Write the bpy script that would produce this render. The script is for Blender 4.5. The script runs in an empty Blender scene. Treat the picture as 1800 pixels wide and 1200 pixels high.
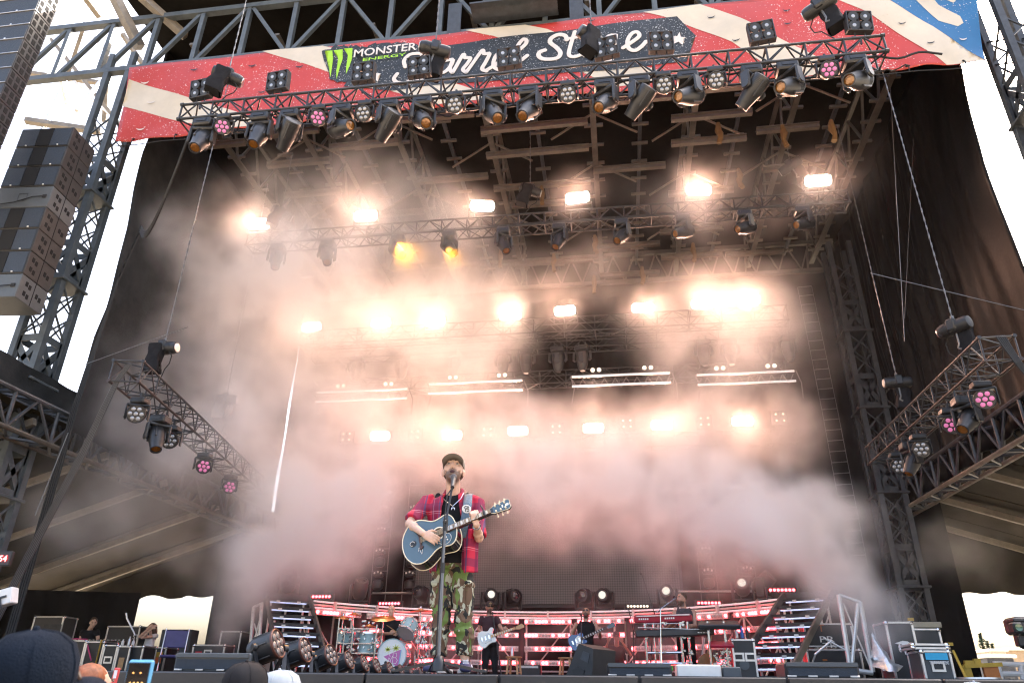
import bpy, bmesh, math, random
from math import sin, cos, pi, radians as RAD, sqrt, atan2, hypot
from mathutils import Vector as V, Matrix, noise as NZ
random.seed(7)
SC = bpy.context.scene
COL = SC.collection
# ------------------------------------------------------------------ camera
F = 1280.0
def _unit(a):
    return V(a).normalized()
_u = _unit((35, 2657, -1280)); _q = (35 * 200 + 1280 * 1280) / 2657
_y = _unit((200, -_q, -1280)); _x = _y.cross(_u)
RW = Matrix((_x, _y, _u))                      # camera axes -> world axes
CAM = V((0, 0, -0.12))
def ray(px, py): return RW @ V((px - 900, 600 - py, -F))
def PY(px, py, Y):
    d = ray(px, py); return CAM + d * (Y / d.y)
def PX(px, py, X):
    d = ray(px, py); return CAM + d * (X / d.x)
def PZ(px, py, Z):
    d = ray(px, py); return CAM + d * ((Z - CAM.z) / d.z)
cd = bpy.data.cameras.new('camera'); co = bpy.data.objects.new('camera', cd); COL.objects.link(co)
co.matrix_world = Matrix.Translation(CAM) @ RW.to_4x4()
cd.sensor_width = 36; cd.lens = 36 * F / 1800; cd.clip_start = .05; cd.clip_end = 3000
cd.dof.use_dof = True; cd.dof.focus_distance = 7.6; cd.dof.aperture_fstop = 4.0
SC.camera = co
# ------------------------------------------------------------------ sky, sun, exposure
SUN_EL, SUN_AZ = RAD(52), RAD(28)              # behind the stage, to the right (azimuth from +Y towards +X)
W = bpy.data.worlds.new('World'); SC.world = W; W.use_nodes = True
nt = W.node_tree; nt.nodes.clear()
bg = nt.nodes.new('ShaderNodeBackground'); out = nt.nodes.new('ShaderNodeOutputWorld')
sky = nt.nodes.new('ShaderNodeTexSky'); sky.sky_type = 'NISHITA'; sky.sun_disc = False
sky.sun_elevation = SUN_EL; sky.sun_rotation = SUN_AZ; sky.air_density = 1.0; sky.dust_density = 9.0; sky.ozone_density = .3
bg.inputs[1].default_value = .15
nt.links.new(sky.outputs[0], bg.inputs[0]); nt.links.new(bg.outputs[0], out.inputs[0])
sd = bpy.data.lights.new('sun', 'SUN'); sd.energy = 3.6; sd.angle = RAD(.6); sd.color = (1, .95, .87)
so = bpy.data.objects.new('sun', sd); COL.objects.link(so)
_sd = V((sin(SUN_AZ) * cos(SUN_EL), cos(SUN_AZ) * cos(SUN_EL), sin(SUN_EL)))
so.rotation_euler = (-_sd).to_track_quat('-Z', 'Y').to_euler()
so.location = _sd * 60
vs = SC.view_settings; SC.display_settings.display_device = 'sRGB'
vs.view_transform = 'Standard'; vs.look = 'None'; vs.exposure = 2.65; vs.gamma = 1; vs.use_curve_mapping = False
SC.render.engine = 'CYCLES'
cy = SC.cycles
cy.use_denoising = True
try: cy.denoiser = 'OPENIMAGEDENOISE'
except Exception: pass
cy.max_bounces = 6; cy.diffuse_bounces = 3; cy.glossy_bounces = 2; cy.transmission_bounces = 3; cy.transparent_max_bounces = 8
cy.volume_bounces = 4; cy.volume_step_rate = 1.7; cy.volume_max_steps = 160
cy.sample_clamp_indirect = 6; cy.caustics_reflective = False; cy.caustics_refractive = False
cy.use_light_tree = True; cy.filter_width = 1.15
# ------------------------------------------------------------------ mesh helpers
class MB:
    def __init__(s): s.v = []; s.f = []; s.m = []; s.flat = []
    def add(s, vs_, fs, m=0):
        o = len(s.v); s.v += [tuple(p) for p in vs_]
        for f in fs: s.f.append(tuple(i + o for i in f)); s.m.append(m)
        return s
    def box(s, c, d, rot=None, m=0):
        c = V(c); h = V(d) / 2; vs_ = []
        for x in (-1, 1):
            for y in (-1, 1):
                for z in (-1, 1):
                    p = V((x * h.x, y * h.y, z * h.z))
                    vs_.append(c + (rot @ p if rot else p))
        return s.add(vs_, [(0, 1, 3, 2), (4, 6, 7, 5), (0, 4, 5, 1), (2, 3, 7, 6), (0, 2, 6, 4), (1, 5, 7, 3)], m)
    def bbox(s, c, d, bv=.02, rot=None, m=0):
        "box with chamfered long edges (all 12)"
        c = V(c); h = V(d) / 2; vs_ = []; idx = {}
        b = min(bv, min(h) * .9)
        for sx in (-1, 1):
            for sy in (-1, 1):
                for sz in (-1, 1):
                    for ax in range(3):
                        p = V((sx * (h.x - b), sy * (h.y - b), sz * (h.z - b)))
                        p[ax] = (sx, sy, sz)[ax] * h[ax]
                        idx[(sx, sy, sz, ax)] = len(vs_); vs_.append(c + (rot @ p if rot else p))
        fs = []
        for ax in range(3):
            a, b2 = [i for i in range(3) if i != ax]
            for sg in (-1, 1):
                q = []
                for (p, r) in ((-1, -1), (1, -1), (1, 1), (-1, 1)):
                    k = [0, 0, 0]; k[ax] = sg; k[a] = p; k[b2] = r; q.append(idx[(*k, ax)])
                fs.append(tuple(q))
            for p in (-1, 1):
                for r in (-1, 1):
                    k0 = [0, 0, 0]; k0[ax] = -1; k0[a] = p; k0[b2] = r
                    k1 = list(k0); k1[ax] = 1
                    fs.append((idx[(*k0, a)], idx[(*k1, a)], idx[(*k1, b2)], idx[(*k0, b2)]))
        for sx in (-1, 1):
            for sy in (-1, 1):
                for sz in (-1, 1): fs.append(tuple(idx[(sx, sy, sz, ax)] for ax in range(3)))
        return s.add(vs_, fs, m)
    def bar(s, p0, p1, w, h=None, m=0, up=None):
        p0, p1 = V(p0), V(p1); d = p1 - p0; L = d.length
        if L < 1e-5: return s
        z = d / L; up = V(up) if up else (V((0, 0, 1)) if abs(z.z) < .95 else V((0, 1, 0)))
        x = up.cross(z).normalized(); y = z.cross(x)
        return s.box((p0 + p1) / 2, (w, h or w, L), Matrix((x, y, z)).transposed(), m)
    def tube(s, p0, p1, r0, r1=None, n=8, m=0, caps=True):
        return s.path([p0, p1], [r0, r0 if r1 is None else r1], n, m, caps)
    def path(s, pts, r, n=8, m=0, caps=True, sq=None):
        pts = [V(p) for p in pts]; k = len(pts); rs = r if isinstance(r, (list, tuple)) else [r] * k
        vs_ = []; X = None
        for i, p in enumerate(pts):
            t = (pts[min(i + 1, k - 1)] - pts[max(i - 1, 0)]).normalized()
            if X is None:
                a = V((0, 0, 1)) if abs(t.z) < .9 else V((1, 0, 0))
                X = a.cross(t).normalized()
            else:
                X = (X - t * X.dot(t)).normalized()
            Yv = t.cross(X)
            for j in range(n):
                a = 2 * pi * j / n
                vs_.append(p + X * (cos(a) * rs[i]) + Yv * (sin(a) * rs[i] * (sq or 1)))
        fs = [(i * n + j, i * n + (j + 1) % n, (i + 1) * n + (j + 1) % n, (i + 1) * n + j) for i in range(k - 1) for j in range(n)]
        if caps: fs += [tuple(range(n))[::-1], tuple((k - 1) * n + j for j in range(n))]
        return s.add(vs_, fs, m)
    def lathe(s, prof, mat=None, n=16, m=0, sx=1, sy=1, caps=True):
        mat = mat or Matrix(); vs_ = []; k = len(prof)
        for r, z in prof:
            for j in range(n):
                a = 2 * pi * j / n; vs_.append(mat @ V((cos(a) * r * sx, sin(a) * r * sy, z)))
        fs = [(i * n + j, i * n + (j + 1) % n, (i + 1) * n + (j + 1) % n, (i + 1) * n + j) for i in range(k - 1) for j in range(n)]
        if caps and prof[0][0] > 1e-6: fs.append(tuple(range(n))[::-1])
        if caps and prof[-1][0] > 1e-6: fs.append(tuple((k - 1) * n + j for j in range(n)))
        return s.add(vs_, fs, m)
    def ell(s, c, r, rot=None, n=12, k=8, m=0):
        c = V(c); r = V(r) if hasattr(r, '__len__') else V((r, r, r)); R = rot or Matrix.Identity(3)
        vs_ = []
        for i in range(k + 1):
            t = pi * i / k; t = min(max(t, .02), pi - .02)
            for j in range(n):
                a = 2 * pi * j / n
                vs_.append(c + R @ V((r.x * sin(t) * cos(a), r.y * sin(t) * sin(a), -r.z * cos(t))))
        fs = [(i * n + j, i * n + (j + 1) % n, (i + 1) * n + (j + 1) % n, (i + 1) * n + j) for i in range(k) for j in range(n)]
        fs += [tuple(range(n))[::-1], tuple(k * n + j for j in range(n))]
        return s.add(vs_, fs, m)
    def prism(s, pts, t, mat=None, m=0, m2=None):
        "2-D outline (x,z) made t thick along y; mat places it"
        mat = mat or Matrix(); n = len(pts)
        a = sum(pts[i][0] * pts[(i + 1) % n][1] - pts[(i + 1) % n][0] * pts[i][1] for i in range(n))
        if a < 0: pts = pts[::-1]
        vs_ = [mat @ V((x, -t / 2, z)) for x, z in pts] + [mat @ V((x, t / 2, z)) for x, z in pts]
        s.add(vs_, [tuple(range(n)), tuple(range(2 * n - 1, n - 1, -1))], m)
        o = len(s.v) - 2 * n
        for i in range(n):
            j = (i + 1) % n
            s.f.append((o + j, o + i, o + n + i, o + n + j)); s.m.append(m if m2 is None else m2)
        return s
    def grid(s, fn, nu, nv, m=0, thick=0):
        vs_ = [fn(i / nu, j / nv) for j in range(nv + 1) for i in range(nu + 1)]
        fs = [(j * (nu + 1) + i, j * (nu + 1) + i + 1, (j + 1) * (nu + 1) + i + 1, (j + 1) * (nu + 1) + i) for j in range(nv) for i in range(nu)]
        return s.add(vs_, fs, m)
    def mesh(s, name, mats, ang=.7):
        me = bpy.data.meshes.new(name); me.from_pydata(s.v, [], s.f)
        for mt in (mats if isinstance(mats, (list, tuple)) else [mats]): me.materials.append(mt)
        me.polygons.foreach_set('material_index', s.m)
        me.polygons.foreach_set('use_smooth', [True] * len(s.f)); me.update()
        try: me.set_sharp_from_angle(angle=ang)
        except Exception: pass
        return me
    def build(s, name, mats, parent=None, ang=.7):
        return link(name, s.mesh(name, mats, ang), parent)
def link(name, data, parent=None, mw=None):
    o = bpy.data.objects.new(name, data); COL.objects.link(o)
    if mw is not None: o.matrix_local = mw
    if parent: o.parent = parent
    return o
def tag(o, label=None, cat=None, group=None, kind=None):
    if label: o['label'] = label
    if cat: o['category'] = cat
    if group: o['group'] = group
    if kind: o['kind'] = kind
    return o
def thing(name, label, cat, loc=(0, 0, 0), rot=(0, 0, 0), group=None):
    o = link(name, None); o.location = loc; o.rotation_euler = rot; o.empty_display_size = .1
    return tag(o, label, cat, group)
def copy_tree(o, parent=None, only=None):
    c = o.copy(); COL.objects.link(c)
    if parent: c.parent = parent
    for ch in (o.children if only is None else only): copy_tree(ch, c)
    return c
class Kind:
    "first call hands out the prototype, later calls copies of it and of its parts"
    def __init__(s, root): s.root = root; s.used = False; s.own = list(root.children)
    def __call__(s, label, loc, rot=(0, 0, 0), group=None, scale=None):
        o = s.root if not s.used else copy_tree(s.root, None, s.own); s.used = True
        o.location = loc; o.rotation_euler = rot
        if scale: o.scale = (scale,) * 3
        o['label'] = label
        if group: o['group'] = group
        return o
def kid(o, stem):
    for c in o.children:
        if c.name.split('.')[0] == stem: return c
def remesh(mb, name, mats, voxel, parent=None, smooth=4, disp=None, paint=None, mw=None):
    "one continuous skin out of overlapping solids"
    me = mb.mesh(name + '_src', mats); o = bpy.data.objects.new('tmp', me); COL.objects.link(o)
    r = o.modifiers.new('r', 'REMESH'); r.mode = 'VOXEL'; r.voxel_size = voxel; r.use_smooth_shade = True
    if smooth:
        sm = o.modifiers.new('s', 'SMOOTH'); sm.iterations = smooth; sm.factor = .5
    dg = bpy.context.evaluated_depsgraph_get(); ev = o.evaluated_get(dg)
    m2 = bpy.data.meshes.new_from_object(ev); m2.name = name
    bpy.data.objects.remove(o); bpy.data.meshes.remove(me)
    m2.materials.clear()
    for mt in (mats if isinstance(mats, (list, tuple)) else [mats]): m2.materials.append(mt)
    if disp:
        nn = [v.normal.copy() for v in m2.vertices]
        for v, n in zip(m2.vertices, nn): v.co = v.co + n * disp(v.co)
    if paint:
        at = m2.attributes.new('mask', 'FLOAT', 'POINT'); at.data.foreach_set('value', [paint(v.co) for v in m2.vertices])
    m2.polygons.foreach_set('use_smooth', [True] * len(m2.polygons)); m2.update()
    return link(name, m2, parent, mw)
ORD = ['first', 'second', 'third', 'fourth', 'fifth', 'sixth', 'seventh', 'eighth', 'ninth', 'tenth', 'eleventh', 'twelfth', 'thirteenth', 'fourteenth', 'fifteenth', 'sixteenth']
def rotm(a, ax): return Matrix.Rotation(a, 3, ax)
def arc(c, r, a0, a1, n): return [(c[0] + r * cos(a0 + (a1 - a0) * i / n), c[1] + r * sin(a0 + (a1 - a0) * i / n)) for i in range(n + 1)]
# ------------------------------------------------------------------ materials
def mat(name, col, rough=.6, metal=0, var=.18, scale=6, bump=0, bscale=60, emit=None, es=0, coat=0, spec=None):
    m = bpy.data.materials.new(name); m.use_nodes = True; t = m.node_tree; b = t.nodes['Principled BSDF']
    b.inputs['Roughness'].default_value = rough; b.inputs['Metallic'].default_value = metal
    if spec is not None: b.inputs['Specular IOR Level'].default_value = spec
    if coat: b.inputs['Coat Weight'].default_value = coat
    c = (*col, 1)
    if var:
        tc = t.nodes.new('ShaderNodeTexCoord'); n = t.nodes.new('ShaderNodeTexNoise'); n.inputs['Scale'].default_value = scale; n.inputs['Detail'].default_value = 5
        n.inputs['Roughness'].default_value = .65
        r = t.nodes.new('ShaderNodeMapRange'); r.inputs['From Min'].default_value = .3; r.inputs['From Max'].default_value = .7
        r.inputs['To Min'].default_value = 1 - var; r.inputs['To Max'].default_value = 1 + var
        mx = t.nodes.new('ShaderNodeVectorMath'); mx.operation = 'SCALE'; mx.inputs[0].default_value = col
        t.links.new(tc.outputs['Object'], n.inputs['Vector']); t.links.new(n.outputs['Fac'], r.inputs['Value']); t.links.new(r.outputs[0], mx.inputs['Scale'])
        t.links.new(mx.outputs[0], b.inputs['Base Color'])
        if bump:
            n2 = t.nodes.new('ShaderNodeTexNoise'); n2.inputs['Scale'].default_value = bscale; n2.inputs['Detail'].default_value = 4
            bp = t.nodes.new('ShaderNodeBump'); bp.inputs['Strength'].default_value = bump; bp.inputs['Distance'].default_value = .02
            t.links.new(tc.outputs['Object'], n2.inputs['Vector']); t.links.new(n2.outputs['Fac'], bp.inputs['Height']); t.links.new(bp.outputs[0], b.inputs['Normal'])
    else: b.inputs['Base Color'].default_value = c
    if emit:
        b.inputs['Emission Color'].default_value = (*emit, 1); b.inputs['Emission Strength'].default_value = es
    return m
def ramp_mat(name, build, rough=.6, **k):
    m = mat(name, (.5, .5, .5), rough, var=0, **k); t = m.node_tree; b = t.nodes['Principled BSDF']
    build(t, b); return m
black = mat('black_paint', (.018, .019, .021), .45)
blackm = mat('black_powder_coat', (.022, .023, .026), .38, .1, bump=.05)
bplast = mat('black_plastic', (.02, .02, .022), .35, bump=.04, bscale=200)
charc = mat('charcoal_plastic', (.026, .027, .030), .4, bump=.06, bscale=60)
dgrey = mat('dark_grey_steel', (.05, .056, .064), .5, .2, .3)
tgrey = mat('tower_grey_paint', (.075, .09, .10), .5, .1, .3, 3)
steel = mat('dull_steel', (.16, .16, .16), .45, .6, .15)
alu = mat('aluminium', (.62, .62, .62), .32, .9, .12)
whalu = mat('pale_aluminium', (.72, .72, .7), .4, .5, .1)
chrome = mat('chrome', (.8, .8, .82), .12, 1, 0)
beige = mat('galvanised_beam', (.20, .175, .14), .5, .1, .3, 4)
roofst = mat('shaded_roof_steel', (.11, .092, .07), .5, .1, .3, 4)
beige_d = mat('dark_beam', (.09, .08, .066), .55, .1, .3, 4)  # darker tone of the galvanised beam colour
rubber = mat('black_rubber', (.015, .015, .015), .8)
strapo = mat('ochre_sling', (.14, .08, .025), .8)
drape = mat('black_drape', (.006, .006, .0062), .8, 0, .5, 1.2, .2, 30, spec=.05)
satin = mat('black_satin_drape', (.006, .006, .0062), .45, 0, .5, 1.2, .2, 12, spec=.13)
skin_roof = mat('dark_roof_skin', (.010, .009, .008), .8, 0, .4, 1.5, spec=.05)
wingfab = mat('olive_wing_canvas', (.034, .029, .019), .75, 0, .35, 1.1, .25, 8, spec=.1)
greyfab = mat('faded_black_canvas', (.024, .026, .027), .8, 0, .5, 1.0, .25, 14, spec=.1)
glassdk = mat('dark_lens', (.03, .03, .04), .08, 0, 0, coat=1)
lensglass = mat('clear_lens', (.34, .35, .38), .12, .3, .15, coat=1)
amber = mat('amber_lens', (.22, .085, .01), .12, .3, .3, 30, coat=1)
pinkled = mat('pink_led', (.4, .15, .28), .3, 0, .1, emit=(1, .2, .5), es=.07)
redled = mat('red_led', (.8, .1, .08), .3, 0, 0, emit=(1, .03, .04), es=7)
redglow = mat('hot_red_led', (.9, .3, .3), .3, 0, 0, emit=(1, .035, .045), es=7)
offled = mat('unlit_led', (.55, .56, .55), .2, .1, .1)
lampface = mat('lit_blinder_face', (.9, .8, .7), .4, 0, 0, emit=(1, .82, .66), es=9)
bulb = mat('lit_bulb', (.9, .85, .7), .4, 0, 0, emit=(1, .82, .6), es=.35)
tubeled = mat('white_tube_light', (.85, .85, .88), .3, 0, 0, emit=(.95, .95, 1), es=.05)
bluestrip = mat('blue_white_strip', (.7, .75, .9), .3, 0, 0, emit=(.5, .62, 1), es=.16)
wood = mat('pale_wood', (.5, .3, .14), .5, 0, .2, 14)
asphalt = mat('dusty_ground', (.24, .20, .15), .9, 0, .3, 2)
deckm = mat('stage_deck_ply', (.03, .03, .032), .6, 0, .3, 3)
white_p = mat('white_paint', (.78, .77, .74), .5, 0, .06)
yellow_p = mat('yellow_paint', (.42, .26, .02), .5, 0, .2)
orange_p = mat('orange_plastic', (.42, .13, .02), .5)
skinm = mat('skin', (.60, .385, .285), .5, 0, .1, 30, .06, 120)
skin2 = mat('tanned_skin', (.42, .235, .16), .5, 0, .12, 30)
lipm = mat('lips', (.36, .13, .11), .45)
hairb = mat('brown_hair', (.07, .04, .022), .6, 0, .4, 40)
hairr = mat('auburn_hair', (.2, .06, .02), .6, 0, .4, 40)
cloth_blk = mat('black_cotton', (.014, .014, .016), .85, 0, .3, 8, spec=.15)
cloth_mar = mat('dark_maroon_cotton', (.04, .012, .016), .85, 0, .2, 8)
denim = mat('blue_denim', (.07, .12, .2), .85, 0, .25, 20)
cloth_wh = mat('white_cotton', (.7, .7, .72), .85, 0, .05)

def bearded(name, base, beard):
    "skin that turns into stubble where the mask attribute of the body says so"
    m = mat(name, base, .5, 0, .1, 30, .06, 120); t = m.node_tree; b = t.nodes['Principled BSDF']; src = b.inputs['Base Color'].links[0].from_socket
    a = t.nodes.new('ShaderNodeAttribute'); a.attribute_name = 'mask'; tc = t.nodes.new('ShaderNodeTexCoord'); n = t.nodes.new('ShaderNodeTexNoise'); n.inputs['Scale'].default_value = 260; n.inputs['Detail'].default_value = 3
    t.links.new(tc.outputs['Object'], n.inputs['Vector']); ad = t.nodes.new('ShaderNodeMath'); ad.operation = 'MULTIPLY_ADD'; ad.inputs[1].default_value = .9; t.links.new(n.outputs['Fac'], ad.inputs[0])
    sb = t.nodes.new('ShaderNodeMath'); sb.operation = 'SUBTRACT'; sb.inputs[1].default_value = .45; t.links.new(a.outputs['Fac'], sb.inputs[0]); t.links.new(sb.outputs[0], ad.inputs[2])
    r = t.nodes.new('ShaderNodeMapRange'); r.inputs['From Min'].default_value = .1; r.inputs['From Max'].default_value = .8; r.inputs['To Max'].default_value = .9; t.links.new(ad.outputs[0], r.inputs['Value'])
    x = t.nodes.new('ShaderNodeMix'); x.data_type = 'RGBA'; x.inputs[7].default_value = (*beard, 1); t.links.new(r.outputs[0], x.inputs[0]); t.links.new(src, x.inputs[6]); t.links.new(x.outputs[2], b.inputs['Base Color']); return m
beardm = bearded('bearded_skin', (.60, .385, .285), (.10, .055, .036))
beardm2 = bearded('bearded_tanned_skin', (.42, .235, .16), (.06, .035, .025))
# ================================================================== GROUND, DECK, WALLS, ROOF
XL, XR, YF, YB = -11.8, 8.15, 12.5, 24.0
GZ = -1.6
m = MB(); m.grid(lambda u, v: (-1500 + 3000 * u, -1500 + 3000 * v, GZ), 8, 8)
tag(m.build('ground', asphalt), kind='structure')
m = MB(); m.box((-1.9, 14.9, -.13), (26, 18.3, .26)); m.box((-1.9, 14.9, -.9), (25.9, 18.2, 1.36))
deck = tag(m.build('stage_deck', [deckm, cloth_blk]), kind='structure')
m = MB()
for i in range(26): m.bbox((-14.4 + i, 5.72, -.07), (.985, .05, .13), .008)
for i in range(26): m.box((-14.4 + i, 5.735, -.87), (.98, .03, 1.42))
tag(m.build('fascia_panel', blackm, deck), kind='stuff')

def folds(amp, freq, seed, y):
    return amp * (sin(y * freq + seed) * .6 + sin(y * freq * 2.3 + seed * 2) * .3 + NZ.noise(V((y * .7, seed, 0))) * .6)
def wall_drape(name, label, X, edge_px, Ye, amp, freq, sgn, mt):
    top = 14.3; zs = []; pts = [PY(px, py, Ye) for px, py in edge_px]
    def edge(z):
        if z >= pts[0].z: return V((pts[0].x, Ye, z))
        for a, b in zip(pts, pts[1:]):
            if b.z <= z <= a.z:
                t = (a.z - z) / (a.z - b.z + 1e-9); p = a.lerp(b, t); p.z = z; return p
        p = pts[-1].copy(); p.z = z; return p
    def fn(u, v):
        z = 4.75 + (top - 4.75) * v; e = edge(z); b = V((X, YB - .1, z))
        p = e.lerp(b, u ** .9)
        k = .35 + .65 * (1 - v)
        p.x += sgn * folds(amp, freq, 3.1, p.y + .25 * (1 - v) * sin(p.y)) * k * min(1, u * 3) + .1 * NZ.noise(V((p.y * .5, z * .5, X)))
        return p
    m = MB(); m.grid(fn, 130, 40)
    o = m.build(name, mt, ang=3); so_ = o.modifiers.new('thick', 'SOLIDIFY'); so_.thickness = .012
    return tag(o, label, 'drape')
wall_drape('side_drape', 'tall black side drape hung with long folds on the right of the stage', XR,
           [(1690, 112), (1700, 160), (1712, 215), (1730, 280), (1757, 350), (1780, 415), (1800, 470), (1830, 540), (1900, 700)], 13.1, .2, 4.6, 1, satin)
wall_drape('side_drape', 'grey faded side drape hung on the left behind the lattice tower', XL,
           [(262, 240), (250, 270), (236, 330), (224, 400), (205, 470), (188, 540), (170, 590), (158, 640), (130, 720)], 13.1, .09, 3.4, -1, greyfab)
# back curtain: pleated, in three drops
m = MB(); m.grid(lambda u, v: (-11.80 + 21.16 * u, YB + .12 * sin(u * 150) * (.4 + .6 * (1 - v)) + .06 * sin(u * 61), -.02 + 13.2 * v), 260, 12)
tag(m.build('back_curtain', drape, ang=3), 'pleated black back curtain closing off the rear of the stage', 'curtain')
# ---- roof
roof = thing('stage_roof', 'dark roof skin on galvanised rafters and purlins above the stage', 'roof', (-1.9, 18, 13.4))
def rp(mb, name, mt, par=roof, kind=None):
    o = mb.build(name, mt); o.parent = par; o.matrix_parent_inverse = Matrix.Translation(-V(par.location)); return tag(o, kind=kind)
m = MB(); m.box((-1.9, 18.6, 16.9), (21.4, 12.6, .08)); m.box((-1.9, 24.55, 15.1), (21.4, .08, 3.6)); m.box((8.75, 18.6, 15.6), (.08, 12.4, 2.6)); m.box((-12.5, 19.4, 15.6), (.08, 10.6, 2.6))
rp(m, 'roof_skin', skin_roof)
RAFX = [-10.6, -8.2, -5.6, -3.0, -.1, 2.6, 5.2, 7.4]
for x in RAFX:
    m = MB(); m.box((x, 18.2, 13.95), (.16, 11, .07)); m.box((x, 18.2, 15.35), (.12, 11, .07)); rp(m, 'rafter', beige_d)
    m = MB()
    for k in range(8):
        y0 = 13 + k * 1.4; m.bar((x, y0, 13.98), (x, y0 + .7, 15.3), .06); m.bar((x, y0 + .7, 15.3), (x, y0 + 1.4, 13.98), .06)
    rp(m, 'web', beige_d, kind='stuff')
m = MB()
for x in RAFX:
    for k in range(13): m.box((x, 13.3 + k * .8, 14.03), (.52, .08, .07))
    xm = x + 1.3
    for k in range(13): m.box((xm, 13.7 + k * .8, 14.3), (.46, .08, .07))
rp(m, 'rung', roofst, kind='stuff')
for x in RAFX[:-1]:
    m = MB(); m.box((x + 1.3, 18.2, 14.38), (.1, 11, .1)); rp(m, 'sub_rafter', dgrey)
PUR = [(700, 213, 833, 200), (845, 230, 1033, 216), (1040, 183, 1180, 171), (855, 275, 1035, 261), (1043, 302, 1170, 291), (735, 320, 858, 311), (868, 333, 1038, 320), (1180, 210, 1322, 199),
       (1180, 253, 1312, 244), (580, 262, 700, 250), (440, 241, 560, 228), (470, 292, 580, 283), (1200, 166, 1335, 146), (900, 365, 1030, 352), (650, 380, 745, 372), (1175, 343, 1290, 334), (1050, 437, 1160, 428),
       (900, 468, 1042, 455), (1160, 412, 1270, 400), (620, 207, 690, 199), (360, 260, 430, 250), (1330, 232, 1440, 222), (1340, 300, 1420, 293), (1055, 487, 1160, 478), (1162, 455, 1270, 446), (1275, 450, 1378, 442), (500, 345, 600, 337), (700, 420, 800, 412)]
for a, b, c, d in PUR:
    p, q = PZ(a, b, 13.42), PZ(c, d, 13.42); q.y = p.y = (p.y + q.y) / 2
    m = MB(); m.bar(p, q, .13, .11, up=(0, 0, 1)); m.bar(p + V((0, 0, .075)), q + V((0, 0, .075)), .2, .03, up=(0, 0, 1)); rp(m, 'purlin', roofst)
for x, y in [(-8.2, 15.2), (-5.6, 14.8), (-5.6, 17.8), (-3, 16.0), (-.1, 15.2), (-.1, 17.3), (2.6, 15.6), (2.6, 18), (5.2, 14.8), (5.2, 17.4), (-8.2, 18), (-3, 19.5), (2.6, 20.4), (-.1, 20.2)]:
    for s in (-1, 1):
        m = MB(); m.tube((x + s * .08, y, 13.95), (x + s * 1.15, y + .15, 13.35), .032, n=6); rp(m, 'knee_brace', roofst)
# rear header truss with light coming in over the back curtain
m = MB()
for z in (13.35, 14.5): m.box((-1.9, 23.2, z), (20, .14, .14))
rp(m, 'rear_chord', beige_d)
m = MB()
for k in range(26):
    x = -11.6 + k * .77; m.bar((x, 23.2, 13.4), (x + .38, 23.2, 14.45), .05); m.bar((x + .38, 23.2, 14.45), (x + .77, 23.2, 13.4), .05)
rp(m, 'rear_web', beige_d, kind='stuff')
# ochre slings hanging off the roof steel
slg = MB(); slg.path([(0, 0, .35), (.03, 0, .1), (.0, .02, -.1), (.05, 0, -.3)], [.05, .09, .05, .07], 7); slg.path([(.05, 0, .3), (-.04, 0, 0), (-.03, 0, -.25)], [.03, .06, .03], 6)
slm = slg.mesh('roof_sling', strapo)
for i, (px, py, Y) in enumerate([(1046, 430, 19.5), (973, 462, 20.5), (1045, 500, 21.5), (1130, 485, 21), (1220, 445, 19.5), (952, 345, 17.2), (1300, 315, 17), (1378, 240, 15), (880, 455, 20), (1265, 235, 15.2), (1465, 232, 14.5)]):
    o = link('roof_sling', slm); p = PY(px, py, Y); o.location = p; o.rotation_euler = (0, 0, i)
    m2 = tag(o, 'ochre webbing sling on the roof steel, ' + ['beside the big centre purlin', 'above the second row lamps', 'lowest near the centre', 'lowest right of centre', 'right of the middle truss', 'by the middle hoist', 'right of the middle hoist', 'by the right hoist', 'left of the second row', 'high on the right', 'at the right roof edge'][i], 'sling', 'ochre slings under the roof')
# ---- header truss over the banner and its cantilever to the left
hd = thing('header_truss', 'dark steel header truss along the top of the striped banner', 'truss', (-1.9, 12.75, 14.6))
def hp(mb, n, mt, kind=None): return rp(mb, n, mt, hd, kind)
for z, y in ((14.62, 12.7), (16.5, 12.7)):
    m = MB(); m.box((-3.9, y, z), (27, .17, .15)); hp(m, 'chord', tgrey)
m = MB(); m.box((-1.9, 13.55, 14.62), (20, .14, .14)); hp(m, 'chord', dgrey)
for k in range(20):
    x = -17.1 + k * 1.33
    m = MB(); m.bar((x, 12.7, 14.65), (x, 12.7, 16.45), .12); hp(m, 'post', tgrey)
    m = MB(); m.bar((x + .1, 12.7, 14.68), (x + 1.23, 12.7, 16.42), .1) if k < 6 or k % 2 else m.bar((x + .1, 12.7, 16.42), (x + 1.23, 12.7, 14.68), .1); hp(m, 'diagonal', tgrey)
for px, py, tx in ((797, 33, '50'), (1013, 14, '50')):
    p = PY(px, py, 12.5); m = MB(); m.box((p.x, 12.6, p.z + .1), (.34, .03, 1.1)); hp(m, 'number_plate', dgrey)
m = MB(); p = PY(905, 22, 12.4); m.box((p.x, 12.35, p.z + .35), (1.5, .5, .55)); m.box((p.x, 12.3, p.z), (2.1, .6, .05)); hp(m, 'winch_shelf', dgrey)
for dx in (-.5, -.25, 0, .3, .5):
    m = MB(); m.box((p.x + dx, 12.07, p.z + .4), (.16, .06, .3 + .2 * abs(dx))); hp(m, 'winch_box', beige_d)
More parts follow.
